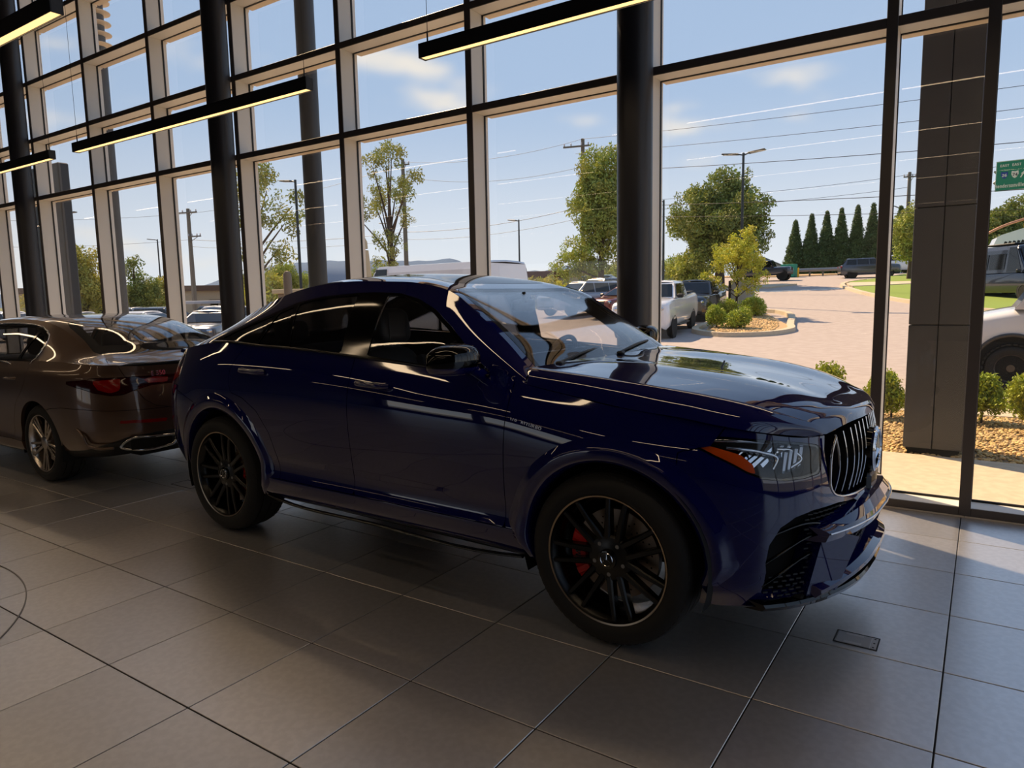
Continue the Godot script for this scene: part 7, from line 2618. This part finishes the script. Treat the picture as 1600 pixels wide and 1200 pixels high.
	# arrow
	beam(s, v3(0.50, 0.72, 0.045), v3(0.62, 0.98, 0.045), v3(0.9, -0.42, 0), v3(0, 0, 1), 0.07, 0.07, 0.01, 0.01)
	s.flat(v3(0.50, 0.95, 0.05), v3(0.72, 0.88, 0.05), v3(0.68, 1.12, 0.05))
	part("lettering", s, M.road_paint, o)
	s = Srf.new()
	var sh := PackedVector2Array([Vector2(-0.17, 0.36), Vector2(-0.19, 0.16), Vector2(-0.10, -0.02), Vector2(0, -0.09), Vector2(0.10, -0.02), Vector2(0.19, 0.16), Vector2(0.17, 0.36), Vector2(0, 0.32)])
	prism(s, sh, Transform3D(Basis(), v3(-0.34, 0.80, 0.03)), 0.0, 0.015)
	part("route_shield", s, M.shield_blue, o)
	s = Srf.new()
	prism(s, sh, Transform3D(Basis(), v3(0.20, 0.80, 0.03)), 0.0, 0.015)
	part("route_shield", s, M.road_paint, o)
	s = Srf.new()
	s.add(text_srf("26", 0.24, 0.012, "Droid Sans", true), Transform3D(Basis(), v3(-0.34, 0.93, 0.05)))
	part("route_number", s, M.road_paint, o)
	s = Srf.new()
	s.add(text_srf("74", 0.24, 0.012, "Droid Sans", true), Transform3D(Basis(), v3(0.20, 0.93, 0.05)))
	part("route_number", s, M.black_plastic, o)
	o = thing("sign_gantry", "grey lattice arm carrying the green road sign", "gantry", v3(4.55, 7.62, -54.4), -0.10)
	s = Srf.new()
	for e in [[0.55, 0.0], [1.25, 0.0], [0.55, -0.7], [1.25, -0.7]]: tube(s, [v3(-0.9, e[0], e[1]), v3(9.0, e[0], e[1])], 0.05, 6)
	for j in 14:
		var x := -0.9 + 0.7 * j
		tube(s, [v3(x, 0.55 if j % 2 == 0 else 1.25, 0.0), v3(x + 0.7, 1.25 if j % 2 == 0 else 0.55, 0.0)], 0.032, 5)
		tube(s, [v3(x, 0.55, 0.0), v3(x, 0.55, -0.7)], 0.025, 5)
		tube(s, [v3(x, 1.25, 0.0), v3(x, 1.25, -0.7)], 0.025, 5)
	part("lattice", s, M.steel_dull, o)
	s = Srf.new()
	lathe(s, [Vector2(0.22, -7.2), Vector2(0.18, 1.7)], Transform3D(Basis(), v3(9.1, 0, -0.35)), 14)
	part("post", s, M.steel_dull, o)
	o = thing("traffic_signal", "yellow traffic signal on a curved mast arm at the right edge", "traffic signal", v3(5.75, 5.0, -59.2), -0.15)
	part("housing", nbox(v3(0, 0.45, 0), v3(0.42, 1.0, 0.3), 0.04), M.yellow, o)
	s = Srf.new()
	for j in 3: lathe(s, [Vector2(0.0, 0.012), Vector2(0.12, 0.01), Vector2(0.13, -0.01)], Transform3D(Basis(v3(1, 0, 0), v3(0, 0, 1), v3(0, -1, 0)), v3(0, 0.14 + 0.31 * j, 0.155)), 16)
	part("signal_lens", s, M.black_gloss, o)
	o = thing("mast_arm", "long curved steel mast arm below the green road sign", "mast arm", Vector3.ZERO)
	s = Srf.new()
	tube(s, smooth_path([v3(3.2, 5.15, -59.3), v3(4.3, 5.75, -59.3), v3(5.7, 6.22, -59.3), v3(8.0, 6.7, -59.3), v3(12.0, 6.9, -59.3)], 5), 0.09, 8)
	part("arm", s, M.steel_warm, o)
	s = Srf.new()
	lathe(s, [Vector2(0.2, 1.9), Vector2(0.16, 7.2)], Transform3D(Basis(), v3(12.1, 0, -59.3)), 12)
	part("post", s, M.steel_warm, o)

# ---------------------------------------------------------------- poles, lights, wires
func street_light(label: String, at: Vector3, h: float, arms: Array, turn := 0.0) -> void:
	var o := thing("street_light", label, "street light", at, turn)
	var s := Srf.new()
	lathe(s, [Vector2(0.26, -0.1), Vector2(0.26, 0.5), Vector2(0.0, 0.5)], Transform3D(), 14)
	part("footing", s, M.concrete, o)
	s = Srf.new()
	lathe(s, [Vector2(0.085, 0.4), Vector2(0.06, h), Vector2(0.0, h)], Transform3D(), 12)
	part("pole", s, M.pole_dark, o)
	for a in arms:
		s = Srf.new()
		var d := v3(a, 0, 0)
		tube(s, [v3(0, h - 0.12, 0), v3(0.3 * a, h - 0.03, 0)], 0.035, 6)
		box(s, v3(0.66 * a, h + 0.0, 0), v3(0.86, 0.07, 0.34), 0.03, Basis(Vector3.BACK, 0.10 * a))
		var hd := part("lamp_head", s, M.pole_dark, o)
		s = Srf.new()
		box(s, v3(0.68 * a, h - 0.035, 0), v3(0.6, 0.012, 0.24), 0.0, Basis(Vector3.BACK, 0.10 * a))
		part("lamp_lens", s, M.panel_grey, hd)

func utility_pole(label: String, at: Vector3, h: float, arms: Array, r := 0.17) -> Node3D:
	var o := thing("utility_pole", label, "utility pole", at, 0.25)
	var s := Srf.new()
	lathe(s, [Vector2(r * 1.25, -0.1), Vector2(r * 0.8, h), Vector2(0.0, h + 0.05)], Transform3D(), 12)
	part("pole", s, M.post_wood, o)
	for a in arms:
		s = Srf.new()
		box(s, v3(a[1], a[0], 0.2), v3(a[2], 0.13, 0.12), 0.01)
		tube(s, [v3(a[1] + a[2] * 0.3, a[0], 0.2), v3(0, a[0] - 0.6, 0.1)], 0.03, 5)
		var ca := part("crossarm", s, M.post_wood, o)
		for e in [-0.46, -0.2, 0.2, 0.46]:
			var q := Srf.new()
			lathe(q, [Vector2(0.035, 0.05), Vector2(0.07, 0.12), Vector2(0.04, 0.18), Vector2(0.07, 0.24), Vector2(0.0, 0.30)], Transform3D(Basis(), v3(a[1] + e * a[2], a[0], 0.2)), 8)
			part("insulator", q, M.panel_grey, ca)
	return o

func wire(label: String, a: Vector3, b: Vector3, sag: float, group: String, r := 0.015) -> void:
	var p := []
	for k in 25:
		var t := k / 24.0
		p.push_back(a.lerp(b, t) - v3(0, sag * 4.0 * t * (1.0 - t), 0))
	var s := Srf.new()
	tube(s, p, r, 5)
	tag(part(numbered("power_line"), s, M.cable), label, "power line", group)

func build_poles_and_wires() -> void:
	var g := func(x: float, z: float) -> Vector3: return v3(x, land(x, z), z)
	street_light("tall double-headed street light in front of the broad dark tree", g.call(-6.95, -36.4), 7.75, [-1.0, 1.0])
	street_light("single-headed street light above the windscreen of the blue car", g.call(-30.3, -51.1), 8.0, [-1.0])
	street_light("single-headed street light just right of the front column", g.call(-13.4, -41.9), 6.15, [-1.0])
	street_light("double-headed street light before the autumn tree, far left", g.call(-51.1, -23.7), 8.4, [-1.0, 1.0], 0.5)
	street_light("thin street light left of the tall open-crowned tree", g.call(-48.1, -53.5), 9.7, [-1.0])
	street_light("far street light beside a left mullion above the beige building", g.call(-65.7, -38.9), 8.3, [-1.0], 0.4)
	street_light("street light half hidden by the dark outer column", g.call(-25.6, -23.4), 7.9, [-1.0])
	utility_pole("tall wooden utility pole with crossarms left of the leafy tree", g.call(-24.56, -52.14), 13.2, [[12.6, -0.5, 2.2], [10.4, 0.6, 2.0]], 0.19)
	utility_pole("wooden utility pole standing in the tall open-crowned tree", g.call(-43.4, -51.0), 15.2, [[14.6, 0.0, 1.6]], 0.2)
	utility_pole("wooden utility pole left of the second round column", g.call(-64.2, -41.5), 11.4, [[11.0, 0.0, 2.6], [8.6, 0.8, 1.6]], 0.22)
	utility_pole("wooden utility pole beside the clad pillar, with a lamp arm", g.call(-3.82, -86.9), 10.5, [[10.0, 0.0, 1.2]], 0.2)
	var la := Srf.new()
	tube(la, smooth_path([v3(-3.9, land(-3.82, -86.9) + 6.0, -86.8), v3(-5.0, land(-3.82, -86.9) + 7.0, -86.4), v3(-6.4, land(-3.82, -86.9) + 7.0, -86.2)], 4), 0.06, 6)
	tag(part("lamp_arm", la, M.steel_dull), "short curved lamp arm on the utility pole by the clad pillar", "lamp arm")
	var A := v3(-24.56, 14.3, -52.0)
	var B := v3(-43.4, 14.6, -51.0)
	var C := v3(-64.2, 10.6, -41.5)
	var E := v3(33.9, 9.5, -36.3)
	var grp := "power lines over the car park"
	var dz := v3(0, 0, 0.5)
	wire("topmost power line right of the tall utility pole", A, E + v3(0, 0.6, 0), 0.6, grp)
	wire("second power line from the top, right of the tall utility pole", A - v3(0.6, 1.1, 0), E + v3(0, -0.3, 0), 0.7, grp)
	wire("thick middle power line right of the tall utility pole", A - v3(0, 2.6, 0), E - v3(0, 2.1, 0), 0.7, grp, 0.02)
	wire("lower power line right of the tall utility pole", A - v3(0, 5.4, 0), E - v3(0, 4.2, 0), 0.6, grp, 0.02)
	wire("lowest power line right of the tall utility pole", A - v3(0, 6.2, 0), E - v3(0, 5.4, 0), 0.6, grp)
	wire("topmost power line left of the tall utility pole", B, A, 0.7, grp)
	wire("second power line left of the tall utility pole", B - v3(0, 1.4, 0), A - v3(0, 2.2, 0), 0.8, grp)
	wire("third power line left of the tall utility pole", B - v3(0, 6.6, 0), A - v3(0, 5.4, 0), 0.5, grp, 0.02)
	wire("lowest power line left of the tall utility pole", B - v3(0, 7.3, 0), A - v3(0, 6.3, 0), 0.5, grp)
	wire("upper power line over the beige building", C, B - v3(0, 0.2, 0), 0.6, grp)
	wire("lower power line over the beige building", C - v3(0, 2.6, 0), B - v3(0, 6.6, 0), 0.5, grp, 0.02)
	wire("lowest power line over the beige building", C - v3(0, 3.3, 0), B - v3(0, 7.3, 0), 0.5, grp)
	wire("power line running off to the left over the lot", C, v3(-95.0, 11.5, -28.0), 0.5, grp)
	wire("lower power line running off to the left over the lot", C - v3(0, 2.6, 0), v3(-95.0, 8.6, -28.0), 0.5, grp)
	var F := v3(-37.0, 14.0, -87.0)
	var D := v3(-3.8, 13.7, -86.9)
	wire("power line above the row of conifers, the upper of two", F, D, 0.5, grp, 0.02)
	wire("power line above the row of conifers, the lower of two", F - v3(0, 1.2, 0), D - v3(0, 1.3, 0), 0.5, grp, 0.02)
	wire("upper power line over the dark trees at the right edge", D, v3(26.0, 14.5, -84.0), 0.5, grp, 0.02)
	wire("lower power line over the dark trees at the right edge", D - v3(0, 4.6, 0), v3(26.0, 8.6, -84.0), 0.5, grp, 0.02)
